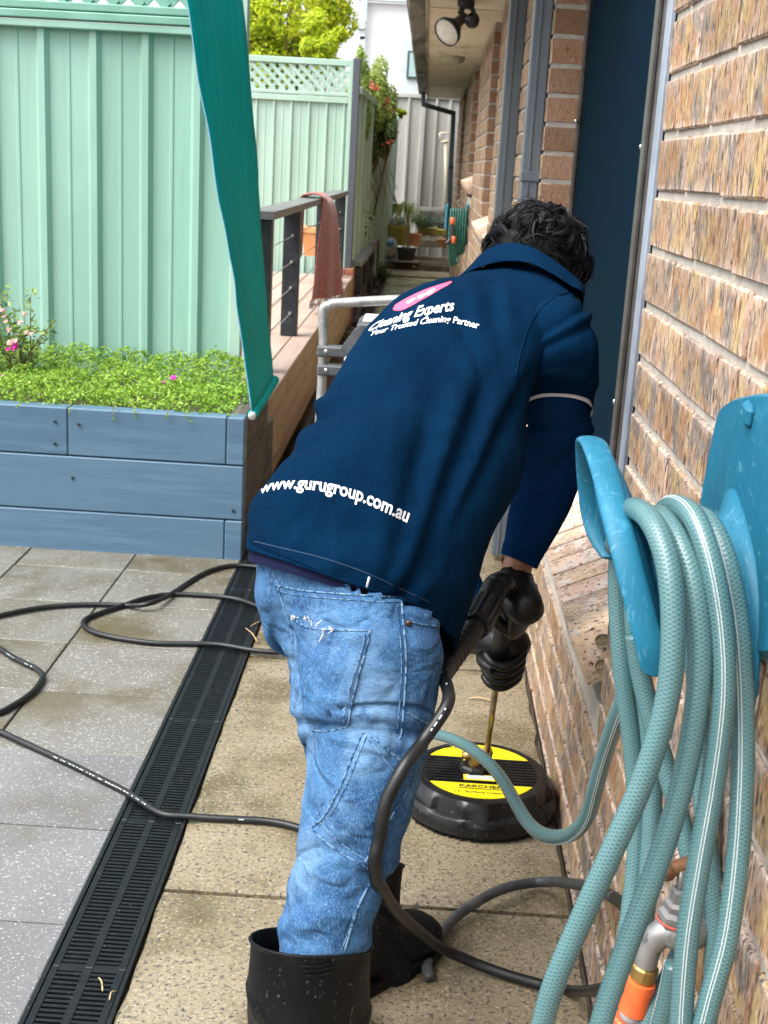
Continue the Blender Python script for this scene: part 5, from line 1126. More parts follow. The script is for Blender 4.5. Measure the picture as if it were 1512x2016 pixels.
def patch(bvh, corners, m_, parent, name, off=0.0035, nu=26, nv=26, puff=0.0):
    """cloth patch stitched on a garment: corner pixels (tl, tr, br, bl), edges may be polylines"""
    tl, tr, br, bl = [np.array(c, float) for c in corners]; rows = []
    for i in range(nv+1):
        v = i/nv; r = []
        for j in range(nu+1):
            u = j/nu; p = (tl*(1-u)+tr*u)*(1-v)+(bl*(1-u)+br*u)*v
            e = min(u, 1-u, v, 1-v); o = off*min(1, e*10+0.15) + puff*math.sin(math.pi*u)*math.sin(math.pi*v)
            q = stick(bvh, p[0], p[1], o)
            r.append(q if q is not None else (r[-1] if r else (rows[-1][j] if rows else ony(p[0], p[1], 1.55))))
        rows.append(r)
    mb = MB(); mb.loft(rows, False, False); return mb.build(name, m_, parent)
patch(JB, [(578, 1216), (728, 1243), (686, 1428), (600, 1425)], M_DENIM, jeans, 'back_pocket', 0.005, puff=0.004)
patch(JB, [(716, 1440), (822, 1512), (738, 1690), (622, 1618)], M_DENIM, jeans, 'leg_panel', 0.004, puff=0.003)
JB2 = bvh_of([jeans]+[c for c in jeans.children])
sm = [([(540, 1128), (548, 1150), (556, 1185), (575, 1245), (577, 1290)], .0022), ([(543, 1152), (600, 1163), (680, 1170), (790, 1178)], .0024), ([(545, 1163), (600, 1173), (690, 1181), (785, 1187)], .0012),
      ([(577, 1214), (588, 1226), (612, 1236), (660, 1241), (728, 1242)], .0024), ([(728, 1242), (722, 1275), (705, 1330), (690, 1395), (685, 1430)], .0024), ([(719, 1248), (712, 1280), (695, 1335), (681, 1395), (676, 1428)], .0012), ([(685, 1430), (650, 1440), (615, 1438)], .0022),
      ([(789, 1180), (795, 1240), (799, 1300), (796, 1370), (790, 1440), (786, 1455)], .0026), ([(781, 1190), (787, 1250), (790, 1310), (787, 1380), (780, 1445)], .0012),
      ([(802, 1222), (830, 1230), (862, 1233)], .0022), ([(800, 1403), (830, 1420), (842, 1425)], .002),
      ([(716, 1440), (700, 1475), (672, 1545), (640, 1605), (622, 1622)], .0026), ([(722, 1450), (708, 1482), (680, 1552), (650, 1608)], .0012), ([(716, 1440), (755, 1470), (790, 1500), (822, 1514)], .0024), ([(726, 1457), (745, 1480), (760, 1500), (780, 1525)], .0022),
      ([(622, 1622), (618, 1634), (650, 1664), (690, 1690), (736, 1716)], .0026), ([(630, 1618), (660, 1650), (700, 1680), (742, 1704)], .0013), ([(812, 1540), (780, 1590), (764, 1620), (742, 1660), (722, 1692)], .0026), ([(718, 1692), (735, 1714), (737, 1724), (722, 1750), (705, 1785), (690, 1830), (678, 1872)], .0026), ([(730, 1735), (712, 1765), (698, 1795), (684, 1840), (672, 1870)], .0012)]
for pts, r in sm: seam(JB2, pts, r*0.62, M_SEAM, jeans)
# frayed pocket edge
m = MB(); rg = np.random.RandomState(8)
for k in range(16):
    u = rg.uniform(0, 1)**1.5; x = 578+u*80; y = 1214+u*26-6*math.sin(u*6); q = stick(JB2, x, y, 0.003)
    if q is not None: m.tube(spline([q, q+rg.normal(0, .003, 3), q+rg.normal(0, .005, 3)+np.array([0, -.003, 0])], 3), 0.0006, 4)
m.build('frayed_thread', M_WHITEC, jeans)
q = stick(JB2, 803, 1228, 0.002); m = MB(); m.lathe([(0.0, .003), (.003, .003), (.0045, .001), (.0045, -.002)], q, 14, norm(CAM-q)); m.build('rivet', mat('rivet_brass', (0.09, 0.05, 0.03), .4, metal=.7), jeans)
# loose flap corner hanging at the knee side
q0, q1 = ony(796, 1490, 1.60), ony(826, 1516, 1.66); m = MB(); pf = [ony(785, 1478, 1.585), ony(815, 1470, 1.66), ony(826, 1518, 1.67), ony(800, 1538, 1.61), ony(776, 1522, 1.575)]
m.add(pf+[p+np.array([.003, .006, 0]) for p in pf], [(0, 1, 2, 3, 4), (9, 8, 7, 6, 5)]+[(i, (i+1) % 5, 5+(i+1) % 5, 5+i) for i in range(5)]); fl_ = m.build('pocket_flap', M_DENIM, jeans, smooth=False)
m = MB(); m.tube([pf[1]+np.array([0, -.001, 0]), pf[2]+np.array([0, -.001, 0]), pf[3]+np.array([0, -.001, 0]), pf[4]+np.array([0, -.001, 0])], 0.0018, 5); m.build('flap_seam', M_SEAM, jeans)

# ---- boots
def boot(name, R, ank, foot_dir, flen, label, n=64):
    """shaft measured as rings, foot lofted forward from the ankle"""
    Gs = ringset(R, 8, n); mb = MB()
    Gs = displaced(Gs, lambda u, v, p: 0.0014*fbm(p*11, 1, 3) + 0.004*ridge(v-0.0, 0.02) + 0.0034*(ridge(v-0.40, 0.012)+ridge(v-0.46, 0.012)))
    top = Gs[0]; c0 = top.mean(axis=0)
    inner = [list(c0+(top-c0)*k + np.array([0, 0, dz])) for k, dz in ((0.965, 0.004), (0.935, 0.001), (0.925, -0.03), (0.91, -0.12))]
    mb.loft(inner[::-1]+[list(r) for r in Gs], True, False)
    b_ = mb.build(name, M_RUBBER, person); recalc(b_)
    d = norm([foot_dir[0], foot_dir[1], 0]); s = np.array([d[1], -d[0], 0]); A = np.array([ank[0], ank[1], 0.0])
    prof = [(-.095, .016, .030, .055), (-.088, .036, .085, .075), (-.05, .044, .13, .08), (0.0, .045, .14, .085), (.04, .044, .115, .08), (.08, .047, .088, .075), (.12, .050, .072, .068), (.155, .047, .064, .06), (.18, .036, .054, .05), (.193, .014, .035, .03)]
    rows = []
    for x, w_, hh, _ in prof:
        x = x*flen/0.29; c_ = A + d*x; r = []
        for k in range(24):
            th = 2*math.pi*k/24; cc, ss = math.cos(th), math.sin(th)
            r.append(c_ + s*w_*math.copysign(abs(cc)**.7, cc) + np.array([0, 0, hh/2+0.008+hh/2*math.copysign(abs(ss)**.75, ss)]))
        rows.append(r)
    S = spline(np.array(rows).reshape(len(rows), -1), 3).reshape(-1, 24, 3)
    f = MB(); f.loft([list(r) for r in S], True, True); recalc(f.build('foot', M_RUBBER, b_))
    so = MB(); pl = []
    for x, w_ in ((-.098, .02), (-.085, .04), (-.04, .046), (.03, .046), (.09, .050), (.14, .051), (.175, .040), (.198, .014)): pl.append((x*flen/.29, w_))
    loop = [A+d*x+s*w_ for x, w_ in pl]+[A+d*x-s*w_ for x, w_ in pl[::-1]]
    so.loft([[p+np.array([0, 0, z]) + (p-A)*k for p in loop] for z, k in ((0.002, 0.02), (0.006, 0.035), (0.018, 0.035), (0.022, 0.01))], True, True); recalc(so.build('sole', M_RUBBER, b_, smooth=False))
    return b_
bR = boot('boot', [(500, 1858, 1.525, 722, 1852, 1.60, .082, .082, .42), (497, 1900, 1.53, 721, 1895, 1.60, .080, .08, .28), (493, 1965, 1.535, 720, 1958, 1.61, .078, .08), (490, 2020, 1.55, 717, 2014, 1.62, .076, .078), (500, 2075, 1.57, 712, 2070, 1.63, .07, .07), (515, 2130, 1.59, 705, 2125, 1.64, .06, .06)], (J['anR'][0]+.005, 1.60), (0.12, 1.0), 0.29, '')
bL = boot('boot', [(622, 1690, 1.90, 782, 1700, 1.97, .072, .072), (640, 1760, 1.88, 772, 1765, 1.95, .068, .07), (655, 1820, 1.87, 775, 1825, 1.94, .066, .066), (668, 1880, 1.86, 800, 1885, 1.94, .062, .062), (690, 1925, 1.86, 815, 1930, 1.94, .055, .055)], (-0.03, 1.865), (0.70, 0.71), 0.262, '')
BB = bvh_of(bR)
for k in range(3): seam(BB, [(592+k*6, 1902-k*0+k*9), (630, 1901+k*9), (655, 1894+k*9)], 0.0016, M_RUBBER, bR, 'grip_rib', 0.0008)

# ---- polo shirt
shirt = grid_obj('polo_shirt', SG, M_POLO, person); SB = bvh_of(shirt)
md = shirt.modifiers.new('thick', 'SOLIDIFY'); md.thickness = 0.002; md.offset = -1
seam(SB, [(501, 1066), (560, 1080), (640, 1100), (720, 1128), (790, 1160), (845, 1185)], 0.0009, mat('navy_stitch', (0.006, 0.028, 0.065), 0.8), shirt, 'hem_stitch', 0.0002)
# undershirt edge below the hem
U = SG[:14].copy(); cu_ = U.mean(axis=1, keepdims=True); U = cu_+(U-cu_)*0.975
for j in range(U.shape[1]):
    x, y, dz = proj(U[0, j]); fd = max(0.0, min(1.0, (745-x)/90)); U[0:5, j, 2] -= (26*fd-4)*dz/F*np.array([1, .8, .6, .4, .2])
grid_obj('undershirt', U, M_UNDERHEM, person)
q0 = stick(JB2, 725, 1142, .012); m = MB(); m.tube([ony(727, 1136, q0[1]-.02), ony(722, 1156, q0[1]-.02)], 0.0017, 6); m.build('drawstring_end', M_WHITEC, jeans)
# sleeve with ribbed band
slv = [(1040, 640, 2.24, 1128, 585, 2.20, .05, .06), (1026, 668, 2.22, 1160, 615, 2.19, .072, .075), (1017, 705, 2.21, 1176, 668, 2.19, .082, .08, .15), (1013, 745, 2.21, 1178, 722, 2.20, .080, .08, .45), (1018, 775, 2.22, 1174, 770, 2.21, .074, .074, .75), (1029, 797, 2.23, 1167, 803, 2.22, .066, .066, .95)]
def sleeve_folds(u, v, p):
    x, y = pxd(p); d = 0.004*fbm(p*9, 1, 3)
    for a_, b_, am, wd in ((-.55, 1260, .004, 10), (-.62, 1322, -.004, 9), (-.45, 1165, -.005, 11), (.2, 520, .003, 12)): d += am*ridge(y-(a_*x+b_), wd)
    return d - 0.002*ridge(v-0.82, .012) + (0.0015*max(0, v-.84)/.16)
sleeve = grid_obj('sleeve', displaced(ringset(slv, 12, 96), sleeve_folds), M_POLO, shirt)
md = sleeve.modifiers.new('thick', 'SOLIDIFY'); md.thickness = 0.0025; md.offset = -1
SLB = bvh_of([shirt, sleeve])
seam(SLB, [(1120, 575), (1085, 590), (1055, 620), (1035, 660), (1022, 705), (1016, 740)], 0.0014, M_POLO, shirt, 'armhole_seam', 0.0006)
# white lining edge and the long navy undersleeve
wb = [(1034, 772, 2.23, 1160, 775, 2.218, .064, .064, .8), (1031, 806, 2.238, 1167, 814, 2.228, .0635, .063, .92)]
grid_obj('white_lining', ringset(wb, 6, 72), M_WHITEC, shirt)
armR = [(1046, 735, 2.235, 1152, 735, 2.225, .058, .058, .5), (1036, 790, 2.26, 1163, 792, 2.25, .060, .058, .3), (1028, 845, 2.29, 1164, 852, 2.28, .060, .058), (1020, 880, 2.31, 1158, 905, 2.30, .060, .057), (1014, 940, 2.305, 1133, 972, 2.295, .056, .054), (1004, 1000, 2.285, 1106, 1032, 2.275, .050, .048), (994, 1055, 2.265, 1078, 1082, 2.255, .041, .040), (990, 1076, 2.258, 1066, 1100, 2.25, .036, .036), (988, 1090, 2.252, 1056, 1120, 2.246, .034, .034)]
def arm_folds(u, v, p):
    x, y = pxd(p); d = 0.003*fbm(p*10, 1, 3)
    d += -0.011*ridge(y-(838+0.16*(x-1040)), 7)*ridge(x-1035, 45) + 0.007*ridge(y-(822+0.16*(x-1040)), 9)*ridge(x-1035, 40) + 0.007*ridge(y-(862+.1*(x-1040)), 12)*ridge(x-1035, 40) - 0.006*ridge(y-(884+.15*(x-1040)), 7)*ridge(x-1030, 35)
    d += 0.006*ridge(y-(850-.3*(x-1150)), 9)*ridge(x-1155, 28) - 0.006*ridge(y-(880-.3*(x-1150)), 9)*ridge(x-1150, 28)
    k = max(0, min(1, (v-0.80)/.03)); d += k*0.0012*math.sin(u*2*math.pi*34) - 0.0012*ridge(v-.795, .008)
    return d
armo = grid_obj('undersleeve', displaced(ringset(armR, 10, 140), arm_folds), M_UNDER, person); md = armo.modifiers.new('thick', 'SOLIDIFY'); md.thickness = 0.002; md.offset = -1
armL = [(770, 640, 2.54, 880, 640, 2.46, .06, .06), (775, 780, 2.57, 880, 790, 2.53, .058, .06), (785, 940, 2.57, 880, 950, 2.54, .055, .055), (830, 1060, 2.50, 905, 1050, 2.48, .048, .048), (880, 1160, 2.43, 945, 1140, 2.41, .040, .04), (915, 1240, 2.37, 960, 1215, 2.355, .033, .033)]
grid_obj('undersleeve', displaced(ringset(armL, 8, 48), lambda u, v, p: .003*fbm(p*11, 1, 3)), M_UNDER, person)
# collar: stands round the neck, folded down behind
def collar():
    rows = []
    up_pts = [(905, 560, 2.50), (930, 520, 2.47), (958, 492, 2.43), (1000, 478, 2.385), (1045, 486, 2.345), (1090, 512, 2.315), (1128, 542, 2.30), (1152, 570, 2.31), (1140, 600, 2.40)]
    lo_pts = [(872, 578, 2.50), (893, 553, 2.45), (930, 532, 2.395), (985, 516, 2.335), (1040, 518, 2.285), (1085, 538, 2.25), (1122, 562, 2.235), (1147, 577, 2.245), (1142, 610, 2.36)]
    U = spline([ony(*p) for p in up_pts], 7); L_ = spline([ony(*p) for p in lo_pts], 7)
    mb = MB(); prof = []
    for a, b_ in zip(U, L_):
        mid = (a+b_)/2; o = norm(CAM-mid)
        prof.append([a + o*(-0.020) + np.array([0, .012, -.03]), a-o*0.006, a+np.array([0, 0, .002]), a*.8+b_*.2+o*0.006, mid+o*.008, a*.2+b_*.8+o*.007, b_+o*.004, b_-o*.004])
    mb.loft([list(r) for r in np.swapaxes(np.array(prof), 0, 1)], False, False); o_ = recalc(mb.build('collar', M_POLO, shirt)); md = o_.modifiers.new('s', 'SUBSURF'); md.levels = md.render_levels = 1
collar()

# ---- lettering on the back
SHB = bvh_of(shirt)
def letter(txt, base, ups, m_, name, bold=0.03, sub=0.012, space=1.0, off=0.0012, cap=0.70):
    cu = bpy.data.curves.new('t', 'FONT'); cu.body = txt; cu.size = 1.0; cu.offset = bold; cu.space_character = space; cu.resolution_u = 3
    to = bpy.data.objects.new('t', cu); scene.collection.objects.link(to); dg = bpy.context.evaluated_depsgraph_get(); dg.update()
    me = bpy.data.meshes.new_from_object(to.evaluated_get(dg)); bpy.data.objects.remove(to); bm = bmesh.new(); bm.from_mesh(me)
    bmesh.ops.triangulate(bm, faces=bm.faces); bmesh.ops.subdivide_edges(bm, edges=[e for e in bm.edges if e.calc_length() > 0.22], cuts=2)
    xs = [v.co.x for v in bm.verts]; x0, x1 = min(xs), max(xs)
    Bs = spline(base, 12); Us = spline(ups, 12); cl_ = np.concatenate([[0], np.cumsum(np.linalg.norm(np.diff(Bs, axis=0), axis=1))]); tot = cl_[-1]
    ul = np.linspace(0, tot, len(Us)); dead = []
    for v in bm.verts:
        s = (v.co.x-x0)/(x1-x0)*tot; b_ = [np.interp(s, cl_, Bs[:, i]) for i in (0, 1)]; u = [np.interp(s, ul, Us[:, i]) for i in (0, 1)]
        k = v.co.y/cap; q = stick(SHB, b_[0]+u[0]*k, b_[1]+u[1]*k, off)
        if q is None: dead.append(v)
        else: v.co = Vector(tuple(q))
    bmesh.ops.delete(bm, geom=dead, context='VERTS')
    bad = [f for f in bm.faces if max(e.calc_length() for e in f.edges) > 0.05]; bmesh.ops.delete(bm, geom=bad, context='FACES')
    bm.to_mesh(me); bm.free(); return link(name, me, m_, shirt)
M_PRINT = mat('white_print', (0.66, 0.68, 0.72), 0.8, layers=[(300, (0.66, 0.68, 0.74), 0.5, 0.65)])
M_PINK = mat('pink_print', (0.78, 0.08, 0.17), 0.7, layers=[(200, (0.70, 0.07, 0.15), 0.5, 0.65)])
letter('www.gurugroup.com.au', [(511, 973), (540, 965), (570, 962.5), (610, 964), (650, 970), (682, 978.5), (706, 986), (735, 998), (768, 1013), (801, 1029)], [(4, -20), (4, -23), (4, -25), (5, -26), (7, -26), (9, -26)], M_PRINT, 'web_address', 0.022)
letter('Cleaning Experts', [(722, 655), (745, 646), (775, 637), (800, 629), (830, 622), (860, 616.5), (892, 612)], [(15, -17), (13, -19), (10, -21), (7, -22), (4, -22)], M_PRINT, 'firm_name', 0.022)
letter('Your Trusted Cleaning Partner', [(726, 663), (768, 652), (808, 643), (845, 637), (873, 635), (905, 639), (942, 648)], [(7, -10), (6, -11), (4.5, -12), (3, -12.5), (2.5, -13)], M_PRINT, 'slogan', 0.02)
def decal(poly, m_, name, off):
    P = spline(poly, 6, True); cx_, cy_ = P.mean(axis=0); rows = []
    for k in (1.0, .8, .6, .4, .2, .02): rows.append([stick(SHB, cx_+(x-cx_)*k, cy_+(y-cy_)*k, off) for x, y in P])
    flat = [q for r in rows for q in r if q is not None]
    if not flat: return
    f0 = flat[0]; rows = [[q if q is not None else f0 for q in r] for r in rows]
    mb = MB(); n = len(rows[0])
    V = [q for r in rows for q in r]; Fs = []
    for i in range(len(rows)-1):
        for j in range(n):
            a = (i*n+j, i*n+(j+1) % n, (i+1)*n+(j+1) % n, (i+1)*n+j)
            if max(np.linalg.norm(V[a[0]]-V[x]) for x in a) < 0.06: Fs.append(a)
    mb.add(V, Fs); return mb.build(name, m_, shirt)
decal([(775, 611), (779, 601), (793, 592), (818, 579), (845, 568), (872, 559), (889, 554.5), (884, 561), (866, 571), (848, 582), (831, 591), (810, 603), (790, 612)], M_PINK, 'pink_emblem', 0.0010)
for pl in ([(801, 596), (815, 589), (818, 591), (805, 599)], [(822, 586), (834, 580), (838, 582), (826, 590)], [(840, 577), (856, 570), (853, 576), (843, 583)]): decal(pl, M_PRINT, 'emblem_mark', 0.0018)

# ---- hair
HC = ony(1056, 517, 2.485); hup = norm([0.12, 0.62, 0.72]); hfw = norm(np.array([0.16, 0.72, -0.66]) - hup*(np.array([0.16, 0.72, -0.66]) @ hup)); hrt = np.cross(hfw, hup)
def hp(a, b_, c_): return HC + hrt*a + hfw*b_ + hup*c_
cap_ = MB(); rows = []
for i in range(25):
    ph_ = math.pi*i/24; r = []
    for j in range(48):
        th = 2*math.pi*j/48; d = np.array([math.sin(ph_)*math.cos(th), math.sin(ph_)*math.sin(th), math.cos(ph_)])
        k = 1 + 0.05*fbm(d*3.2, 1, 3) + 0.04*abs(fbm(d*7+5, 1, 2))
        r.append(hp(d[0]*0.090*k, d[1]*0.098*k, d[2]*0.102*k-0.004))
    rows.append(r)
cap_.loft(rows, True, True); hair = recalc(cap_.build('hair', M_HAIR, person))
rg = np.random.RandomState(12); dark = MB(); grey = MB()
for k in range(330):
    d = rg.normal(0, 1, 3); d /= np.linalg.norm(d)
    if d[1] > 0.62 and d[2] < 0.3: continue
    low = d[2] < -0.2
    base = np.array([d[0]*.090, d[1]*.098, d[2]*.102]); n_ = norm(d/np.array([.09, .098, .102]))
    tg = norm(np.cross(n_, rg.normal(0, 1, 3)) + np.array([0, -.3, -.7 if low else -.15])); bi = np.cross(n_, tg)
    lift = rg.uniform(.008, .017)*(0.35 if low else 1); ln = rg.uniform(.035, .062)*(0.75 if low else 1); bend = rg.uniform(-.022, .022); roll_ = rg.uniform(.6, 1.5)
    for q in range(20):
        o = rg.normal(0, .0032, 3); P = []; j_ = rg.uniform(.85, 1.15)
        for s_ in np.linspace(0, 1, 8):
            a_ = roll_*math.pi*s_
            P.append(hp(*(base + o + tg*ln*j_*(s_-.45) + bi*bend*math.sin(a_) + n_*(0.001+lift*j_*math.sin(math.pi*min(1, s_*1.05))))))
        (grey if rg.rand() < .045 else dark).tube(P, [.0005, .0007, .0007, .0007, .0006, .0006, .0004, .0002], 3, False)
for k in range(260):                                  # flyaway hairs
    d = rg.normal(0, 1, 3); d /= np.linalg.norm(d)
    if d[1] > 0.62 and d[2] < 0.3: continue
    base = np.array([d[0]*.095, d[1]*.102, d[2]*.108]); tg = norm(np.cross(d, rg.normal(0, 1, 3)))
    P = [hp(*(base + d*.018*math.sin(math.pi*s_*.7) + tg*.02*s_*math.cos(3*s_))) for s_ in np.linspace(0, 1, 6)]
    (grey if rg.rand() < .2 else dark).tube(P, .0003, 3, False)
dark.build('curls', M_HAIR, hair); grey.build('grey_curls', M_HAIRG, hair)
for sx in (-1, 1):
    e = MB(); e.lathe([(0.0, 0.014), (.016, .012), (.026, .006), (.029, 0), (.024, -.008)], hp(sx*.074, .02, -.03), 18, hrt*sx, cap=False); e.build('ear', M_SKIN, person)
# ------------------------------------------------------------------ gloves, trigger gun and lance
LA = ony(957, 1492, 2.50); LT = ony(1002, 1165, 2.17); lax = norm(LT-LA)
def onl(k): return LA + lax*k                      # point on the lance axis, k metres above its foot
LLEN = np.linalg.norm(LT-LA)
def fist(name, c_, axis, palm, side, wrist, rgrip=0.019, label='', sc=1.0):
    """gloved hand closed round a bar: palm slab, four bent fingers of unequal length, thumb across the other side"""
    ax = norm(axis); pm = norm(np.asarray(palm)-ax*(np.asarray(palm) @ ax)); w_ = np.cross(ax, pm)*side
    def at(th, r, k): return c_ + (pm*math.cos(th)+w_*math.sin(th))*r + ax*k
    g = MB(); rows = []
    for k, wd, dp in ((-.052, .020, .008), (-.046, .034, .012), (-.03, .040, .015), (0, .042, .016), (.03, .040, .0155), (.046, .034, .014), (.054, .024, .010)):
        r = []
        for j in range(20):
            th = 2*math.pi*j/20; r.append(c_ + pm*(rgrip+0.013+math.cos(th)*dp*sc) + w_*(math.sin(th)*wd*.92*sc) + ax*k*sc)
        rows.append(r)
    g.loft([list(r) for r in spline(np.array(rows).reshape(7, -1), 3).reshape(-1, 20, 3)], True, True)
    for i, (k, rad, ln) in enumerate(((.036, .0098, 1.0), (.013, .0103, 1.08), (-.010, .0099, 1.02), (-.031, .0086, .86))):
        P = [at(math.radians(a), r, k*sc-0.002*i) for a, r in ((28, rgrip+.018), (62, rgrip+.023), (100, rgrip+.0155), (140, rgrip+.0150), (180, rgrip+.0115), (180+48*ln, rgrip+.0100))]
        s = spline(P, 4); g.tube(s, [rad*(1.04-.22*q) for q in np.linspace(0, 1, len(s))], 12)
        e = s[-1]; g.lathe([(0.0, .006), (rad*.5, .005), (rad*.8, 0)], e, 10, norm(s[-1]-s[-2]), cap=False)
    P = [at(math.radians(a), r, k*sc) for a, r, k in ((-20, rgrip+.016, -.030 if side > 0 else -.03), (-62, rgrip+.020, -.018), (-110, rgrip+.016, .002), (-150, rgrip+.0135, .014), (-188, rgrip+.0135, .020))]
    s = spline(P, 4); g.tube(s, [.0135*(1.0-.28*q) for q in np.linspace(0, 1, len(s))], 12)
    # cuff to the wrist with rolled, wrinkled edge
    w3 = np.asarray(wrist, float); start = c_ + pm*(rgrip+.012) + ax*0.03; dirw = norm(w3-start); pts = spline([start-dirw*.02, (start+w3)/2, w3], 8)
    u = norm(np.cross(dirw, ax+np.array([.2, .1, 0]))); v = np.cross(dirw, u); rows = []
    for i, p in enumerate(pts):
        t_ = i/(len(pts)-1); R_ = (.032+.006*math.sin(t_*3.0)+(.008*max(0, t_-.78)/.22))*sc
        rows.append([p + (u*math.cos(2*math.pi*k/30)*1.1+v*math.sin(2*math.pi*k/30)*.95)*(R_ + .003*fbm((k*.7, t_*5, 3))*(.3+t_) + .0022*math.sin(k*2.1+t_*9)*max(0, t_-.6)/.4) for k in range(30)])
    last = rows[-1]; cc = np.mean(last, axis=0); rows.append([cc+(q-cc)*.93 - dirw*.004 for q in last]); rows.append([cc+(q-cc)*.9 - dirw*.03 for q in last])
    first = rows[0]; c1 = np.mean(first, axis=0); rows = [[c1-dirw*.022+(q-c1)*.25 for q in first], [c1-dirw*.018+(q-c1)*.65 for q in first], [c1-dirw*.008+(q-c1)*.92 for q in first]]+rows
    g.loft(rows, True, False)
    g.add(rows[0], [tuple(range(len(rows[0])))])
    return recalc(g.build(name, M_GLOVE, person))
CR = onl(LLEN*0.93); CL = onl(LLEN*0.615)
gR = fist('glove', CR, lax, (0.75, -0.66, 0.0), 1, ony(1006, 1150, 2.228), label='')
gL = fist('glove', CL, lax, (0.45, 0.89, 0.0), -1, ony(938, 1248, 2.36))
# trigger gun
M_GUN = mat('gun_plastic', (0.005, 0.0055, 0.0062), 0.42, spec=.3, layers=[(15, (0.009, 0.0095, 0.0105), .45, .62), (150, (0.09, 0.09, 0.09), .69, .74, 2)], bump=[(60, .1, .001)])
M_BRASS = mat('brass', (0.42, 0.27, 0.09), 0.32, metal=0.85, layers=[(25, (0.30, 0.19, 0.065), .45, .62), (90, (0.55, 0.40, 0.18), .6, .7)])
M_LANCE = mat('lance_steel', (0.33, 0.27, 0.16), 0.28, metal=0.85, layers=[((30, 30, 6), (0.22, 0.17, 0.09), .45, .62)])
gun = thing('trigger_gun', CR, 'black trigger gun with steel lance held in both gloved hands', 'spray gun')
m = MB(); m.tube([onl(0.0), onl(LLEN*.60)], 0.0066, 14); m.build('lance', M_LANCE, gun)
m = MB(); m.tube(spline([onl(LLEN*.47), onl(LLEN*.5), onl(LLEN*.56), onl(LLEN*.72), onl(LLEN*.82), onl(LLEN*.95), onl(LLEN*1.05)], 6), [.010]*3+[.012, .014, .016, .018]+[.018]*22+[.0185]*5, 16); m.build('handle', M_GUN, gun)
k0, k1, k2, k3 = ony(975, 1158, 2.12), ony(962, 1186, 2.085), ony(934, 1236, 1.97), ony(869, 1334, 1.715)
m = MB(); m.tube(spline([onl(LLEN*1.02), ony(985, 1150, 2.13), k0, k1], 5), [.016, .018, .020, .021, .022, .022, .022, .023, .0235, .0235, .024, .024, .024, .024, .0235, .023], 16); m.build('inlet_elbow', M_GUN, gun)
d = norm(k2-k1); m = MB(); n = 28; rows = []
for t_ in np.linspace(0, 1, 9):
    p = k1+(k2-k1)*t_; u = norm(np.cross(d, [0, 0, 1])); v = np.cross(d, u); rr = .0255 if .05 < t_ < .95 else .023
    rows.append([p+(u*math.cos(2*math.pi*k/n)+v*math.sin(2*math.pi*k/n))*(rr+(.0022 if k % 2 else 0)*(1 if .05 < t_ < .95 else 0)) for k in range(n)])
m.loft(rows, True, True); m.build('coupling_nut', M_GUN, gun, smooth=False)
s = spline([k2-d*.004, k2+(k3-k2)*.3, k2+(k3-k2)*.65, k3], 14); rr = []
for i in range(len(s)):
    t_ = i/(len(s)-1); b0 = .0175-.0055*t_; rr.append(b0 + (.0018 if (i//2) % 2 == 0 and t_ < .82 else (-.0006 if t_ < .82 else .0015)))
m = MB(); m.tube(s, rr, 16); m.build('strain_relief', M_GUN, gun, smooth=False)

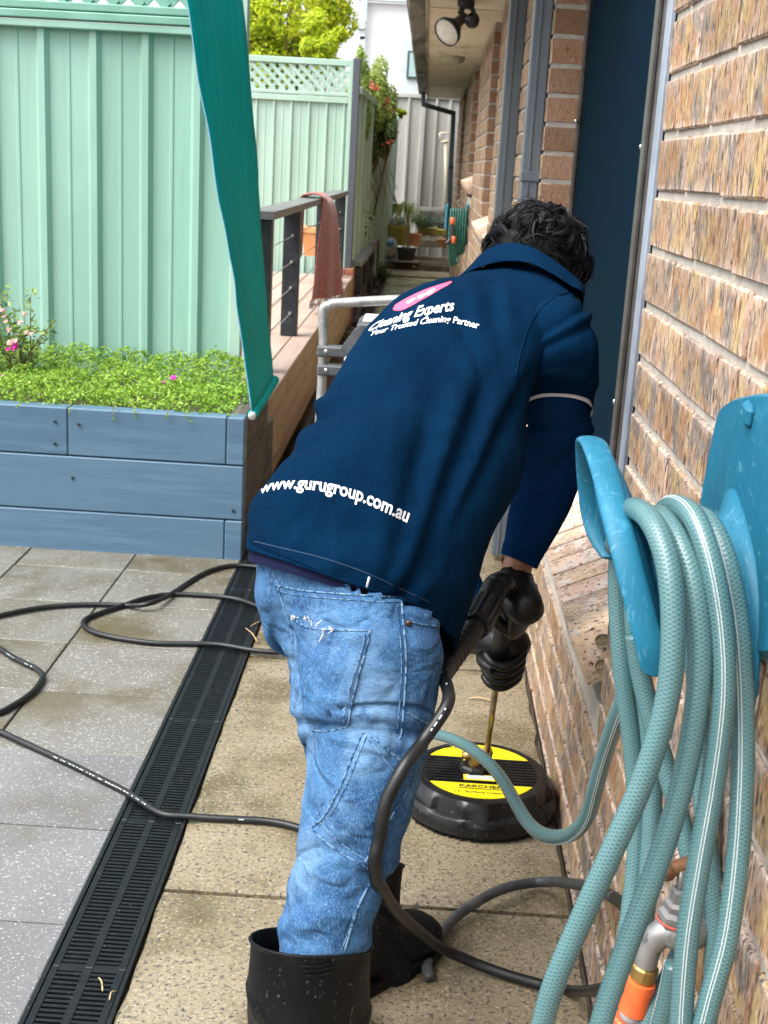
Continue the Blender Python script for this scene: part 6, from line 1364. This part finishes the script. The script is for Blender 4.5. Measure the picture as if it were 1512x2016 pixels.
# ------------------------------------------------------------------ hoses
def tube_uv(name, pts, r, m_, parent=None, n=14, wob=0.0):
    mb = MB(); mb.tube(pts, r, n, True); o = mb.build(name, m_, parent); me = o.data; uv = me.uv_layers.new(name='UVMap'); P = np.asarray(pts, float)
    cl_ = np.concatenate([[0], np.cumsum(np.linalg.norm(np.diff(P, axis=0), axis=1))]); m_n = len(P)
    data = np.zeros((len(me.loops), 2), np.float32)
    for pl in me.polygons:
        if len(pl.vertices) != 4: continue
        ks = [v % n for v in pl.vertices]; wrap = (0 in ks) and (n-1 in ks)
        for li in pl.loop_indices:
            v = me.loops[li].vertex_index; k = v % n
            data[li] = ((k if not (wrap and k == 0) else n)/n, cl_[v//n])
    uv.data.foreach_set('uv', data.ravel()); return o
def hose_mat(name, c1, c2, c3, rough=.35, freq=(26, 330)):
    """braided reinforcement seen through a tinted skin: two crossing sets of fine threads"""
    m = bpy.data.materials.new(name); m.use_nodes = True; t = m.node_tree; N = t.nodes; L = t.links; b = N['Principled BSDF']; b.inputs['Roughness'].default_value = rough; b.inputs['Specular IOR Level'].default_value = .5
    uvn = N.new('ShaderNodeUVMap'); sp = N.new('ShaderNodeSeparateXYZ'); L.new(uvn.outputs[0], sp.inputs[0])
    def sinw(au, av):
        a = N.new('ShaderNodeMath'); a.operation = 'MULTIPLY'; L.new(sp.outputs[0], a.inputs[0]); a.inputs[1].default_value = au
        c_ = N.new('ShaderNodeMath'); c_.operation = 'MULTIPLY_ADD'; L.new(sp.outputs[1], c_.inputs[0]); c_.inputs[1].default_value = av; L.new(a.outputs[0], c_.inputs[2])
        s = N.new('ShaderNodeMath'); s.operation = 'SINE'; L.new(c_.outputs[0], s.inputs[0]); return s.outputs[0]
    mx = N.new('ShaderNodeMath'); mx.operation = 'MAXIMUM'; L.new(sinw(freq[0]*2*math.pi/2, freq[1]*2*math.pi), mx.inputs[0]); L.new(sinw(-freq[0]*2*math.pi/2, freq[1]*2*math.pi), mx.inputs[1])
    mr = N.new('ShaderNodeMapRange'); mr.inputs['From Min'].default_value = -.2; mr.inputs['From Max'].default_value = .95; L.new(mx.outputs[0], mr.inputs[0])
    tc = N.new('ShaderNodeTexCoord'); ns = N.new('ShaderNodeTexNoise'); ns.inputs['Scale'].default_value = 9; ns.inputs['Detail'].default_value = 4; L.new(tc.outputs['Object'], ns.inputs['Vector'])
    m1 = N.new('ShaderNodeMix'); m1.data_type = 'RGBA'; L.new(mr.outputs[0], m1.inputs[0]); m1.inputs[6].default_value = (*c1, 1); m1.inputs[7].default_value = (*c2, 1)
    r2 = N.new('ShaderNodeMapRange'); r2.inputs['From Min'].default_value = .42; r2.inputs['From Max'].default_value = .68; r2.inputs['To Max'].default_value = .5; L.new(ns.outputs[0], r2.inputs[0])
    m2 = N.new('ShaderNodeMix'); m2.data_type = 'RGBA'; L.new(r2.outputs[0], m2.inputs[0]); L.new(m1.outputs[2], m2.inputs[6]); m2.inputs[7].default_value = (*c3, 1); L.new(m2.outputs[2], b.inputs['Base Color'])
    bp = N.new('ShaderNodeBump'); bp.inputs['Strength'].default_value = .22; bp.inputs['Distance'].default_value = .001; L.new(mx.outputs[0], bp.inputs['Height']); L.new(bp.outputs[0], b.inputs['Normal']); return m
M_HOSEG = hose_mat('green_garden_hose', (0.040, 0.115, 0.120), (0.095, 0.180, 0.190), (0.065, 0.150, 0.158), .22, (16, 230))
M_HOSEP = mat('pressure_hose', (0.006, 0.0066, 0.0073), 0.4, spec=.35, layers=[(12, (0.011, 0.0115, 0.0125), .45, .62)], bump=[(200, .15, .0006)])
M_HOSEGREY = mat('scuffed_hose', (0.040, 0.041, 0.044), 0.5, layers=[(30, (0.07, 0.07, 0.072), .5, .66)], bump=[(200, .15, .0006)])
M_WSTRIPE = mat('white_stripe', (0.48, 0.53, 0.53), 0.4)
ph_ = thing('pressure_hose', onz(300, 1300), 'black high-pressure hose looping over the grey pavers and round the man', 'hose')
def zpx(pts): return [((x/2.4387), 1060+y/2.4387) for x, y in pts]
HR_ = 0.0078
runs = [zpx([(-60, 385), (0, 370), (150, 340), (300, 322), (470, 317), (640, 322), (720, 312), (780, 290), (830, 262), (900, 215), (980, 168), (1060, 140), (1130, 130), (1200, 133), (1260, 142), (1340, 170)]),
        zpx([(1450, 400), (1345, 360), (1250, 330), (1150, 295), (1060, 280), (950, 272), (850, 268), (760, 275), (680, 292), (600, 320), (520, 345), (450, 370), (410, 390), (400, 410), (420, 435), (480, 460), (600, 485), (750, 503), (900, 506), (1050, 510), (1200, 535), (1300, 545), (1400, 546), (1500, 540)]),
        zpx([(-150, 440), (0, 530), (60, 570), (130, 605), (180, 630), (205, 660), (195, 690), (160, 735), (100, 780), (50, 810), (0, 835), (-120, 860), (-160, 890), (-100, 905), (0, 930), (100, 975), (220, 1030), (350, 1090), (480, 1155), (600, 1215), (680, 1265), (740, 1305), (800, 1328), (900, 1335), (1050, 1345), (1200, 1352), (1300, 1360), (1400, 1380), (1520, 1420)])]
for i, rn in enumerate(runs):
    P = []
    S = spline(rn, 6)
    for j, (x, y) in enumerate(S):
        z = HR_ + 0.001
        if i == 0 and 255 < x < 350: z += 0.017*math.exp(-((x-300)/35)**2)
        P.append(onz(x, y, z))
    tube_uv('hose_run', P, HR_, M_HOSEP, ph_, 12)
    # printed white marks along the hose
    P = np.array(P); T = np.gradient(P, axis=0); cl_ = np.concatenate([[0], np.cumsum(np.linalg.norm(np.diff(P, axis=0), axis=1))])
    sel = {0: [], 1: [], 2: [(x, .9) for x in range(0)]}[i]
def marks(P, r, lo, hi, dens, parent, seed):
    """short printed dashes on the upper side of a hose between lo and hi (fractions of its length)"""
    rg = np.random.RandomState(seed); P = np.asarray(P); cl_ = np.concatenate([[0], np.cumsum(np.linalg.norm(np.diff(P, axis=0), axis=1))]); tot = cl_[-1]; s = lo*tot; m = MB()
    while s < hi*tot:
        ln = rg.choice([.004, .007, .012, .003]); p0 = np.array([np.interp(s, cl_, P[:, k]) for k in range(3)]); p1 = np.array([np.interp(s+ln, cl_, P[:, k]) for k in range(3)])
        d = norm(p1-p0); o = norm(CAM-p0); o = norm(o-d*(o @ d)); v = np.cross(d, o)
        m.obox((p0+p1)/2+o*(r+.0001), d, v, o, ln/2, r*.11, .0004); s += ln+rg.choice([.003, .004, .006, .012]) if rg.rand() < dens else ln+.05
    m.build('printed_mark', M_WSTRIPE, parent, smooth=False, kind='stuff')
S = spline(runs[2], 6); P2 = [onz(x, y, HR_+.001) for x, y in S]
marks(P2, HR_, .60, .78, .96, ph_, 3); marks(P2, HR_, .90, .93, .9, ph_, 4); marks(P2, HR_, .13, .21, .8, ph_, 5)
def on_leg(px, py, off, deflt): q = stick(JB2, px, py, off); return q if q is not None and q[1] < deflt+.25 else ony(px, py, deflt)
gh = [k3-norm(k3-k2)*.01, on_leg(846, 1372, .03, 1.66), on_leg(815, 1432, .026, 1.62), on_leg(778, 1505, .022, 1.6), on_leg(752, 1575, .016, 1.56), on_leg(739, 1640, .013, 1.53), on_leg(735, 1685, .013, 1.54), on_leg(740, 1718, .012, 1.53), ony(752, 1750, 1.56), ony(768, 1778, 1.62), ony(795, 1808, 1.72), ony(830, 1838, 1.83), onz(868, 1866, 0.055), onz(920, 1890, .025), onz(985, 1915, .012), onz(1060, 1937, .012), onz(1125, 1951, .013), onx(1185, 1947, .345), onx(1235, 1925, .350), onx(1262, 1870, .350), onx(1245, 1805, .352), onx(1210, 1768, .350), onx(1160, 1746, .345)]
tail = [onz(1080, 1736, .035), onz(1000, 1747, .028), onz(935, 1778, .020), onz(885, 1818, .014), onz(853, 1865, .012), onz(840, 1902, .012), onz(846, 1926, .010), onz(870, 1932, .010), onz(905, 1925, .010)]
GS = spline(gh, 8); tube_uv('hose_run', GS, 0.0095, M_HOSEP, ph_, 14); marks(GS, .0095, .0, .07, .8, ph_, 6)
tube_uv('hose_run', spline([gh[-2], gh[-1]]+tail[:-2], 8), 0.0098, M_HOSEGREY, ph_, 14)

# ------------------------------------------------------------------ surface cleaner
M_CLN = mat('cleaner_plastic', (0.005, 0.0053, 0.006), 0.3, layers=[(18, (0.009, 0.0093, 0.010), .45, .62), (140, (0.07, 0.07, 0.068), .68, .73, 2)], bump=[(40, .12, .002)], rrand=(12, .16, .42), spec=.35)
M_YEL = mat('yellow_label', (0.86, 0.70, 0.006), 0.4, layers=[(6, (0.80, 0.63, 0.006), .45, .62)])
M_INK = mat('black_ink', (0.01, 0.01, 0.01), 0.5)
CC = np.array([0.196, 2.515, 0.0]); ZT = 0.080
cl = thing('surface_cleaner', CC, 'round black surface cleaner with yellow labels on the wet path', 'surface cleaner')
m = MB(); rows = []
n = 96
for r_, z_, lug in ((.166, .008, 0), (.172, .012, 0), (.175, .022, 0), (.174, .034, 0), (.170, .044, 0), (.167, .047, .2), (.165, .049, 1), (.160, .066, 1), (.150, .077, .3), (.146, ZT, 0), (.132, ZT+.002, 0), (.127, ZT+.0005, 0), (.0, ZT+.0005, 0)):
    row = []
    for k in range(n):
        th = 2*math.pi*k/n; ph0 = (k % 12); dr_ = -0.010*lug if 2 <= ph0 <= 7 else 0.0
        row.append(CC+np.array([math.cos(th)*(r_+dr_), math.sin(th)*(r_+dr_), z_]))
    rows.append(row)
m.loft(rows, True, True); autosmooth(m.build('housing', M_CLN, cl), 28)
# skirt brush
m = MB(); m.lathe([(.155, .003), (.162, .003), (.164, .012), (.155, .012)], CC, 72, cap=False); sk = m.build('brush_ring', mat('brush_black', (0.006, 0.006, 0.007), .7, bump=[((300, 300, 20), .6, .004)]), cl)
m = MB(); rg = np.random.RandomState(5)
for k in range(900):
    th = rg.uniform(0, 6.283); r0 = rg.uniform(.161, .167); a = CC+np.array([math.cos(th)*r0, math.sin(th)*r0, .012]); b_ = CC+np.array([math.cos(th+rg.normal(0, .012))*(r0+rg.uniform(-.002, .005)), math.sin(th+rg.normal(0, .012))*(r0+rg.uniform(-.002, .005)), rg.uniform(.0, .003)]); m.tube([a, b_], .0011, 3, False)
m.build('bristles', M_CLN, sk)
# grooves across the middle of the deck
for k in range(9):
    yy = -.052+.104*k/8+.004; hw = math.sqrt(.124**2-yy**2)
    for sx in (-1, 1):
        x0 = .038 if abs(yy) < .034 else .0
        m = MB(); m.box(CC[0]+(sx*hw if sx < 0 else x0), CC[0]+(-x0 if sx < 0 else hw), CC[1]+yy-.0035, CC[1]+yy+.0035, ZT+.0006, ZT+.0032, .001); m.build('rib', M_CLN, cl, smooth=False)
def segment(sgn, y0, r, z0, z1):
    P = []; a0 = math.asin(y0/r)
    for t_ in np.linspace(a0, math.pi-a0, 30): P.append((CC[0]+r*math.cos(t_), CC[1]+sgn*r*math.sin(t_)))
    m = MB(); m.loft([[(x, y, z0) for x, y in P], [(x, y, z1) for x, y in P]], True, True); return recalc(m.build('yellow_label', M_YEL, cl, smooth=False))
segment(-1, .062, .126, ZT+.0008, ZT+.0022); segment(1, .062, .126, ZT+.0008, ZT+.0022)
m = MB(); m.box(CC[0]-.038, CC[0]+.030, CC[1]-.050, CC[1]-.026, ZT+.0034, ZT+.0044); yl = m.build('small_label', M_YEL, cl, smooth=False)
m = MB(); m.box(CC[0]-.032, CC[0]+.026, CC[1]-.047, CC[1]-.029, ZT+.0046, ZT+.005); m.build('label_paper', M_WSTRIPE, yl, smooth=False)
m = MB(); m.box(CC[0]-.036, CC[0]+.02, CC[1]+.030, CC[1]+.046, ZT+.0034, ZT+.0044); m.build('small_label', M_YEL, cl, smooth=False)
def flat_text(txt, cx_, cy_, z, size, sx, m_, name, parent, bold=.02, rot=0.0):
    cu = bpy.data.curves.new('t', 'FONT'); cu.body = txt; cu.size = 1; cu.offset = bold; cu.align_x = 'CENTER'; cu.resolution_u = 3
    to = bpy.data.objects.new('t', cu); scene.collection.objects.link(to); dg = bpy.context.evaluated_depsgraph_get(); dg.update()
    me = bpy.data.meshes.new_from_object(to.evaluated_get(dg)); bpy.data.objects.remove(to)
    for v in me.vertices:
        x, y = v.co.x*size*sx, v.co.y*size; c_, s_ = math.cos(rot), math.sin(rot); v.co = Vector((cx_+x*c_-y*s_, cy_+x*s_+y*c_, z))
    return link(name, me, m_, parent)
flat_text('KARCHER', CC[0]-.002, CC[1]-.080, ZT+.0028, .0155, 1.35, M_INK, 'brand_lettering', cl, .03)
m = MB(); m.box(CC[0]-.050, CC[0]+.046, CC[1]-.0868, CC[1]-.0842, ZT+.0026, ZT+.0029); m.build('underline', M_INK, cl, smooth=False)
flat_text('15" Surface Cleaner', CC[0]-.002, CC[1]-.105, ZT+.0028, .0125, 1.15, M_INK, 'model_lettering', cl, .008)
flat_text('KARCHER', CC[0]-.06, CC[1]+.100, ZT+.0028, .012, 1.2, M_INK, 'brand_lettering', cl, .03)
# swivel and elbow fittings
sw = np.array([CC[0]-.012, CC[1]+.004, ZT])
m = MB(); m.lathe([(0.0, .0), (.034, .0), (.036, .004), (.034, .012), (.028, .016), (.0, .016)], sw, 8, cap=False); m.build('base_nut', M_CLN, cl, smooth=False)
m = MB(); m.lathe([(0.0, .016), (.016, .016), (.016, .034), (.018, .036), (.018, .046), (.013, .05), (.0, .05)], sw, 18, cap=False); autosmooth(m.build('swivel', M_BRASS, cl), 30)
m = MB(); m.tube([sw+np.array([-.03, -.004, .036]), sw+np.array([0, 0, .036])], .009, 12); m.build('side_plug', M_BRASS, cl)
e0 = sw+np.array([.0, 0, .038]); m = MB(); m.tube(spline([e0, e0+np.array([.018, 0, .002]), LA-lax*.004, LA+lax*.022], 6), .0105, 14); m.build('elbow', M_BRASS, cl)
for kk in (.008, .026): m = MB(); m.lathe([(.010, -.006), (.0135, -.005), (.0135, .005), (.010, .006)], onl(kk), 6, lax); m.build('hex_nut', M_BRASS, cl, smooth=False)

# ------------------------------------------------------------------ blue hose hanger on the near wall
M_HANG = mat('teal_hanger', (0.006, 0.105, 0.175), 0.55, layers=[(4, (0.010, 0.14, 0.235), .42, .64), ((500, 26, 70), (0.10, 0.28, 0.38), .60, .70, 3, .5), ((60, 480, 34), (0.10, 0.28, 0.38), .60, .70, 3, .5), (8, (0.06, 0.27, 0.40), .60, .74, 6)], bump=[(30, .1, .002)], spec=.3)
hg = thing('hose_hanger', (WX-.08, 1.2, 1.0), 'scratched blue plastic hose hanger screwed to the near brick wall', 'hose hanger')
# back plate
pl_out = [(1440, 822), (1462, 792), (1490, 782), (1540, 776), (1600, 790), (1640, 830), (1660, 900), (1670, 1000), (1690, 1120), (1700, 1290), (1560, 1292), (1400, 1292), (1396, 1180), (1398, 1060), (1404, 1005), (1415, 940)]
PX = WX-.008; pp = spline([onx(x, y, PX)[1:] for x, y in pl_out], 5, True)
m = MB(); m.loft([[(PX+.006, y, z) for y, z in pp], [(PX-.012, y, z) for y, z in pp], [(PX-.018, pp[:, 0].mean()+(y-pp[:, 0].mean())*.97, pp[:, 1].mean()+(z-pp[:, 1].mean())*.97) for y, z in pp]], True, True); autosmooth(recalc(m.build('back_plate', M_HANG, hg)), 40)
q = onx(1483, 800, PX-.016); m = MB(); m.obox(q+np.array([-.004, 0, -.008]), (1, 0, 0), (0, 1, .2), (0, -.2, 1), .006, .014, .012, .005); m.build('screw_boss', M_HANG, hg, smooth=False)
# front lip: an arched rim, hollow in front
rim_o = [ony(1322, 1335, 1.16), ony(1306, 1262, 1.16), ony(1270, 1120, 1.18), ony(1243, 1010, 1.22), ony(1222, 935, 1.27), ony(1203, 885, 1.315), ony(1193, 866, 1.335), ony(1184, 862, 1.36), ony(1182, 880, 1.385), ony(1184, 940, 1.405), ony(1192, 1015, 1.405), ony(1208, 1065, 1.39), ony(1235, 1105, 1.37)]
RO = spline(rim_o, 8)
rows = []
ctr = ony(1215, 1050, 1.25)
T_ = np.gradient(RO, axis=0)
for i in range(len(RO)):
    p = RO[i]; wd = 0.030; inn = norm(ctr-p); xo = np.array([-1.0, 0, 0])
    prof = [(0, 0), (.006, -.003), (.016, -.004), (.026, -.002), (.030, .004), (.026, .010), (.014, .012), (.004, .010), (-.002, .005)]
    rows.append([p + xo*a + inn*(b_+.002) for a, b_ in prof])
m = MB(); m.loft(rows, True, True); lip = m.build('front_lip', M_HANG, hg); recalc(lip); md = lip.modifiers.new('s', 'SUBSURF'); md.levels = md.render_levels = 1
# the dished web inside the lip and the saddle running back to the plate
rows = []
for k, dx in ((1.0, .018), (.85, .030), (.6, .040), (.3, .044), (.02, .045)): rows.append([ctr+(p-ctr)*k + np.array([dx-.026, 0, 0]) for p in RO])
m = MB(); m.loft(rows, False, False); m.build('web', M_HANG, hg)
rows = []
for k in np.linspace(0, 1, 14):
    fl_ = max(0, (k-.72)/.28); sh = 0.40 + 0.50*fl_**2 + 0.3*max(0, (.12-k)/.12)
    row = []
    for p in RO:
        q = ctr + (p-ctr)*sh; xx = p[0]-.008; row.append(np.array([xx + (PX-.014-xx)*k, q[1]-0.03*k, q[2]-0.022-0.01*k]))
    rows.append(row)
m = MB(); m.loft(rows, False, False); o = m.build('saddle', M_HANG, hg); md = o.modifiers.new('t', 'SOLIDIFY'); md.thickness = .004

# ------------------------------------------------------------------ coiled garden hose
gc = thing('garden_hose', (WX-.1, 1.15, .9), 'green braided garden hose coiled on the blue hanger', 'hose')
GR = 0.0116
def strand(pts, ang=0.6, stripes=True, r=GR, n=16, per=9):
    P = spline([ony(x, y, d) for x, y, d in pts], per); tube_uv('hose_strand', P, r, M_HOSEG, gc, n)
    if stripes:
        T = np.gradient(P, axis=0); T /= np.linalg.norm(T, axis=1)[:, None]; u = norm(np.cross(T[0], [0, 0, 1.0]) if abs(T[0][2]) < .95 else np.cross(T[0], [1.0, 0, 0])); Q = [[], []]
        for i in range(len(P)):
            u = norm(u-T[i]*(u @ T[i])); v = np.cross(T[i], u)
            o = norm(CAM-P[i]); th = math.atan2(o @ v, o @ u)
            for k, da in enumerate((-.11, .13)): a = ang + da; Q[k].append(P[i]+(u*math.cos(a)+v*math.sin(a))*(r+.00005))
        for k in range(2): m = MB(); m.tube(Q[k], .00058, 5); m.build('white_stripe', M_WSTRIPE, gc)
# far strands first, then the near ones that cover them
strand([(1236, 1015, 1.36), (1222, 1060, 1.385), (1216, 1160, 1.385), (1226, 1320, 1.37), (1246, 1480, 1.36), (1254, 1640, 1.35), (1240, 1800, 1.33), (1215, 1950, 1.30), (1205, 2060, 1.27)], 4.35)
strand([(1262, 1060, 1.345), (1248, 1150, 1.365), (1252, 1260, 1.36), (1275, 1400, 1.35), (1285, 1560, 1.34), (1275, 1750, 1.32), (1262, 1900, 1.30), (1290, 2060, 1.27)], 4.5, False)
strand([(1250, 1250, 1.34), (1262, 1330, 1.335), (1290, 1440, 1.32), (1325, 1560, 1.30), (1352, 1660, 1.28), (1368, 1740, 1.265), (1350, 1850, 1.25), (1300, 1960, 1.235), (1250, 2060, 1.22)], 4.55)
strand([(1330, 1100, 1.30), (1350, 1200, 1.30), (1372, 1340, 1.29), (1380, 1480, 1.28), (1388, 1620, 1.26), (1405, 1760, 1.24), (1408, 1880, 1.22), (1395, 2060, 1.19)], 4.2)
strand([(1210, 1075, 1.34), (1228, 1015, 1.28), (1256, 1003, 1.21), (1290, 1040, 1.155), (1318, 1130, 1.12), (1325, 1260, 1.10), (1311, 1390, 1.09), (1268, 1530, 1.085), (1203, 1680, 1.08), (1140, 1820, 1.08), (1088, 1945, 1.08), (1058, 2060, 1.085)], 2.4, False)
strand([(1262, 1060, 1.335), (1280, 1022, 1.27), (1303, 1020, 1.21), (1335, 1065, 1.16), (1364, 1150, 1.13), (1378, 1270, 1.115), (1370, 1400, 1.105), (1340, 1555, 1.10), (1290, 1715, 1.095), (1235, 1860, 1.09), (1195, 1975, 1.085), (1172, 2060, 1.08)], 2.4, False)
strand([(1290, 1050, 1.33), (1310, 1005, 1.265), (1340, 998, 1.205), (1372, 1030, 1.16), (1402, 1120, 1.13), (1422, 1250, 1.115), (1424, 1380, 1.105), (1404, 1540, 1.10), (1376, 1700, 1.09), (1352, 1860, 1.08), (1338, 2060, 1.07)], 5.35)
strand([(1355, 1060, 1.30), (1372, 1020, 1.245), (1398, 1035, 1.195), (1428, 1105, 1.16), (1452, 1230, 1.14), (1462, 1380, 1.125), (1462, 1530, 1.11), (1452, 1690, 1.095), (1432, 1840, 1.08), (1400, 1960, 1.07), (1375, 2060, 1.065)], 5.5)
strand([(1330, 1900, 1.15), (1318, 1960, 1.15), (1300, 2030, 1.15), (1290, 2080, 1.15)], 2.2)
# the run that swings out over the cleaner and behind the man
strand([(700, 1440, 2.62), (760, 1436, 2.56), (826, 1441, 2.48), (872, 1449, 2.39), (920, 1469, 2.28), (960, 1500, 2.17), (990, 1537, 2.07), (1012, 1575, 1.98), (1034, 1612, 1.89), (1060, 1638, 1.82), (1092, 1648, 1.75), (1128, 1640, 1.68), (1157, 1605, 1.62), (1173, 1548, 1.57), (1192, 1480, 1.52), (1216, 1410, 1.46), (1245, 1330, 1.41), (1262, 1240, 1.37)], 1.0)

# ------------------------------------------------------------------ tap with orange connector
M_TAPM = mat('tap_metal', (0.20, 0.20, 0.195), 0.42, metal=0.6, layers=[(18, (0.28, 0.28, 0.27), .42, .62), (50, (0.12, 0.12, 0.115), .58, .7)], bump=[(70, .25, .001)])
M_BRZ = mat('tap_bronze', (0.15, 0.07, 0.035), 0.5, metal=0.5, layers=[(30, (0.22, 0.12, 0.06), .45, .62)], bump=[(60, .3, .001)])
tp = thing('garden_tap', (WX-.05, 1.24, .52), 'grey metal garden tap with bronze handle behind the hose coil', 'tap')
YT = 1.235
def tq(px, py, y=YT): return ony(px, py, y)
B0 = tq(1325, 1835); out = tq(1280, 1868); dn = tq(1272, 1900)
m = MB(); m.tube(spline([np.array([WX-.002, YT+.02, B0[2]+.004]), B0+np.array([.025, .004, .003]), B0, tq(1302, 1838), tq(1286, 1856), tq(1276, 1880), dn], 6), [.014, .015, .016, .017, .018, .019, .021, .022, .0225, .0225, .022, .021, .020, .019, .018, .017, .0165, .016, .0155, .015, .015, .0145, .0145, .014, .0135, .013, .0125, .0125, .0125, .0125, .0125, .0125, .0125, .0125, .0125, .0125, .0125][:37], 18); body = m.build('body', M_TAPM, tp)
bt = tq(1338, 1775); up3 = norm(bt-B0)
m = MB(); m.lathe([(.019, -.004), (.021, .004), (.0205, .010), (.0165, .015), (.0165, .022), (.0125, .026), (.0115, .038), (.0095, .042), (.0, .042)], B0+up3*.014, 6, up3, cap=False); m.build('bonnet', M_TAPM, tp, smooth=False)
m = MB(); m.lathe([(.0208, -.0015), (.0215, 0), (.0208, .0015)], B0+up3*.016, 24, up3, cap=False); m.build('red_ring', mat('red_washer', (.5, .08, .05), .5), tp)
h0 = tq(1341, 1742); m = MB(); m.tube([B0+up3*.05, h0, tq(1342, 1712)], .005, 10); m.build('spindle', M_TAPM, tp)
ha, hb = tq(1312, 1716), tq(1372, 1694, YT+.01); m = MB(); m.tube(spline([ha, (ha+hb)/2, hb], 6), [.0085]*13, 12); hd_ = m.build('handle', M_BRZ, tp)
m = MB(); m.lathe([(.0, -.011), (.007, -.0095), (.0105, -.003), (.0105, .003), (.007, .0095), (.0, .011)], ha, 16, (hb-ha), cap=False); m.build('handle_knob', M_BRZ, tp)
m = MB(); m.lathe([(.0, -.011), (.007, -.0095), (.0105, -.003), (.0105, .003), (.007, .0095), (.0, .011)], hb, 16, (hb-ha), cap=False); m.build('handle_knob', M_BRZ, tp)
cdir = norm(tq(1236, 2000)-tq(1266, 1895))
m = MB(); m.lathe([(.0135, 0), (.0150, .002), (.0150, .016), (.0135, .018)], dn+cdir*0.0, 16, cdir); m.build('thread_nut', M_BRASS, tp, smooth=False)
oc = thing('hose_connector', dn+cdir*.03, 'orange snap-on hose connector under the tap', 'connector')
m = MB(); m.lathe([(.012, .018), (.0165, .020), (.0170, .028), (.0150, .040), (.0165, .052), (.0175, .060), (.0150, .062)], dn, 20, cdir); autosmooth(m.build('body', M_ORNG, oc), 30)
m = MB(); m.lathe([(.0135, .062), (.0135, .072)], dn, 18, cdir); m.build('grey_collar', mat('grey_plastic', (.25, .26, .26), .5), oc)
n = 40; rows = []
for z_, r_ in ((.072, .0165), (.074, .0185), (.092, .0185), (.095, .0160)):
    u = norm(np.cross(cdir, [0.3, 1, .2])); v = np.cross(cdir, u); rows.append([dn+cdir*z_+(u*math.cos(2*math.pi*k/n)+v*math.sin(2*math.pi*k/n))*(r_+(.0011 if k % 2 else 0)) for k in range(n)])
m = MB(); m.loft(rows, True, True); m.build('ribbed_nut', M_ORNG, oc, smooth=False)
e1 = dn+cdir*.095; fl = thing('fill_hose', e1, 'short end of green hose pushed into the orange connector', 'hose'); tube_uv('hose_strand', spline([e1-cdir*.006, e1+cdir*.03, e1+cdir*.10+np.array([.01, .01, -.02]), e1+cdir*.2+np.array([.03, .03, -.06])], 8), GR*.95, M_HOSEG, fl, 16)
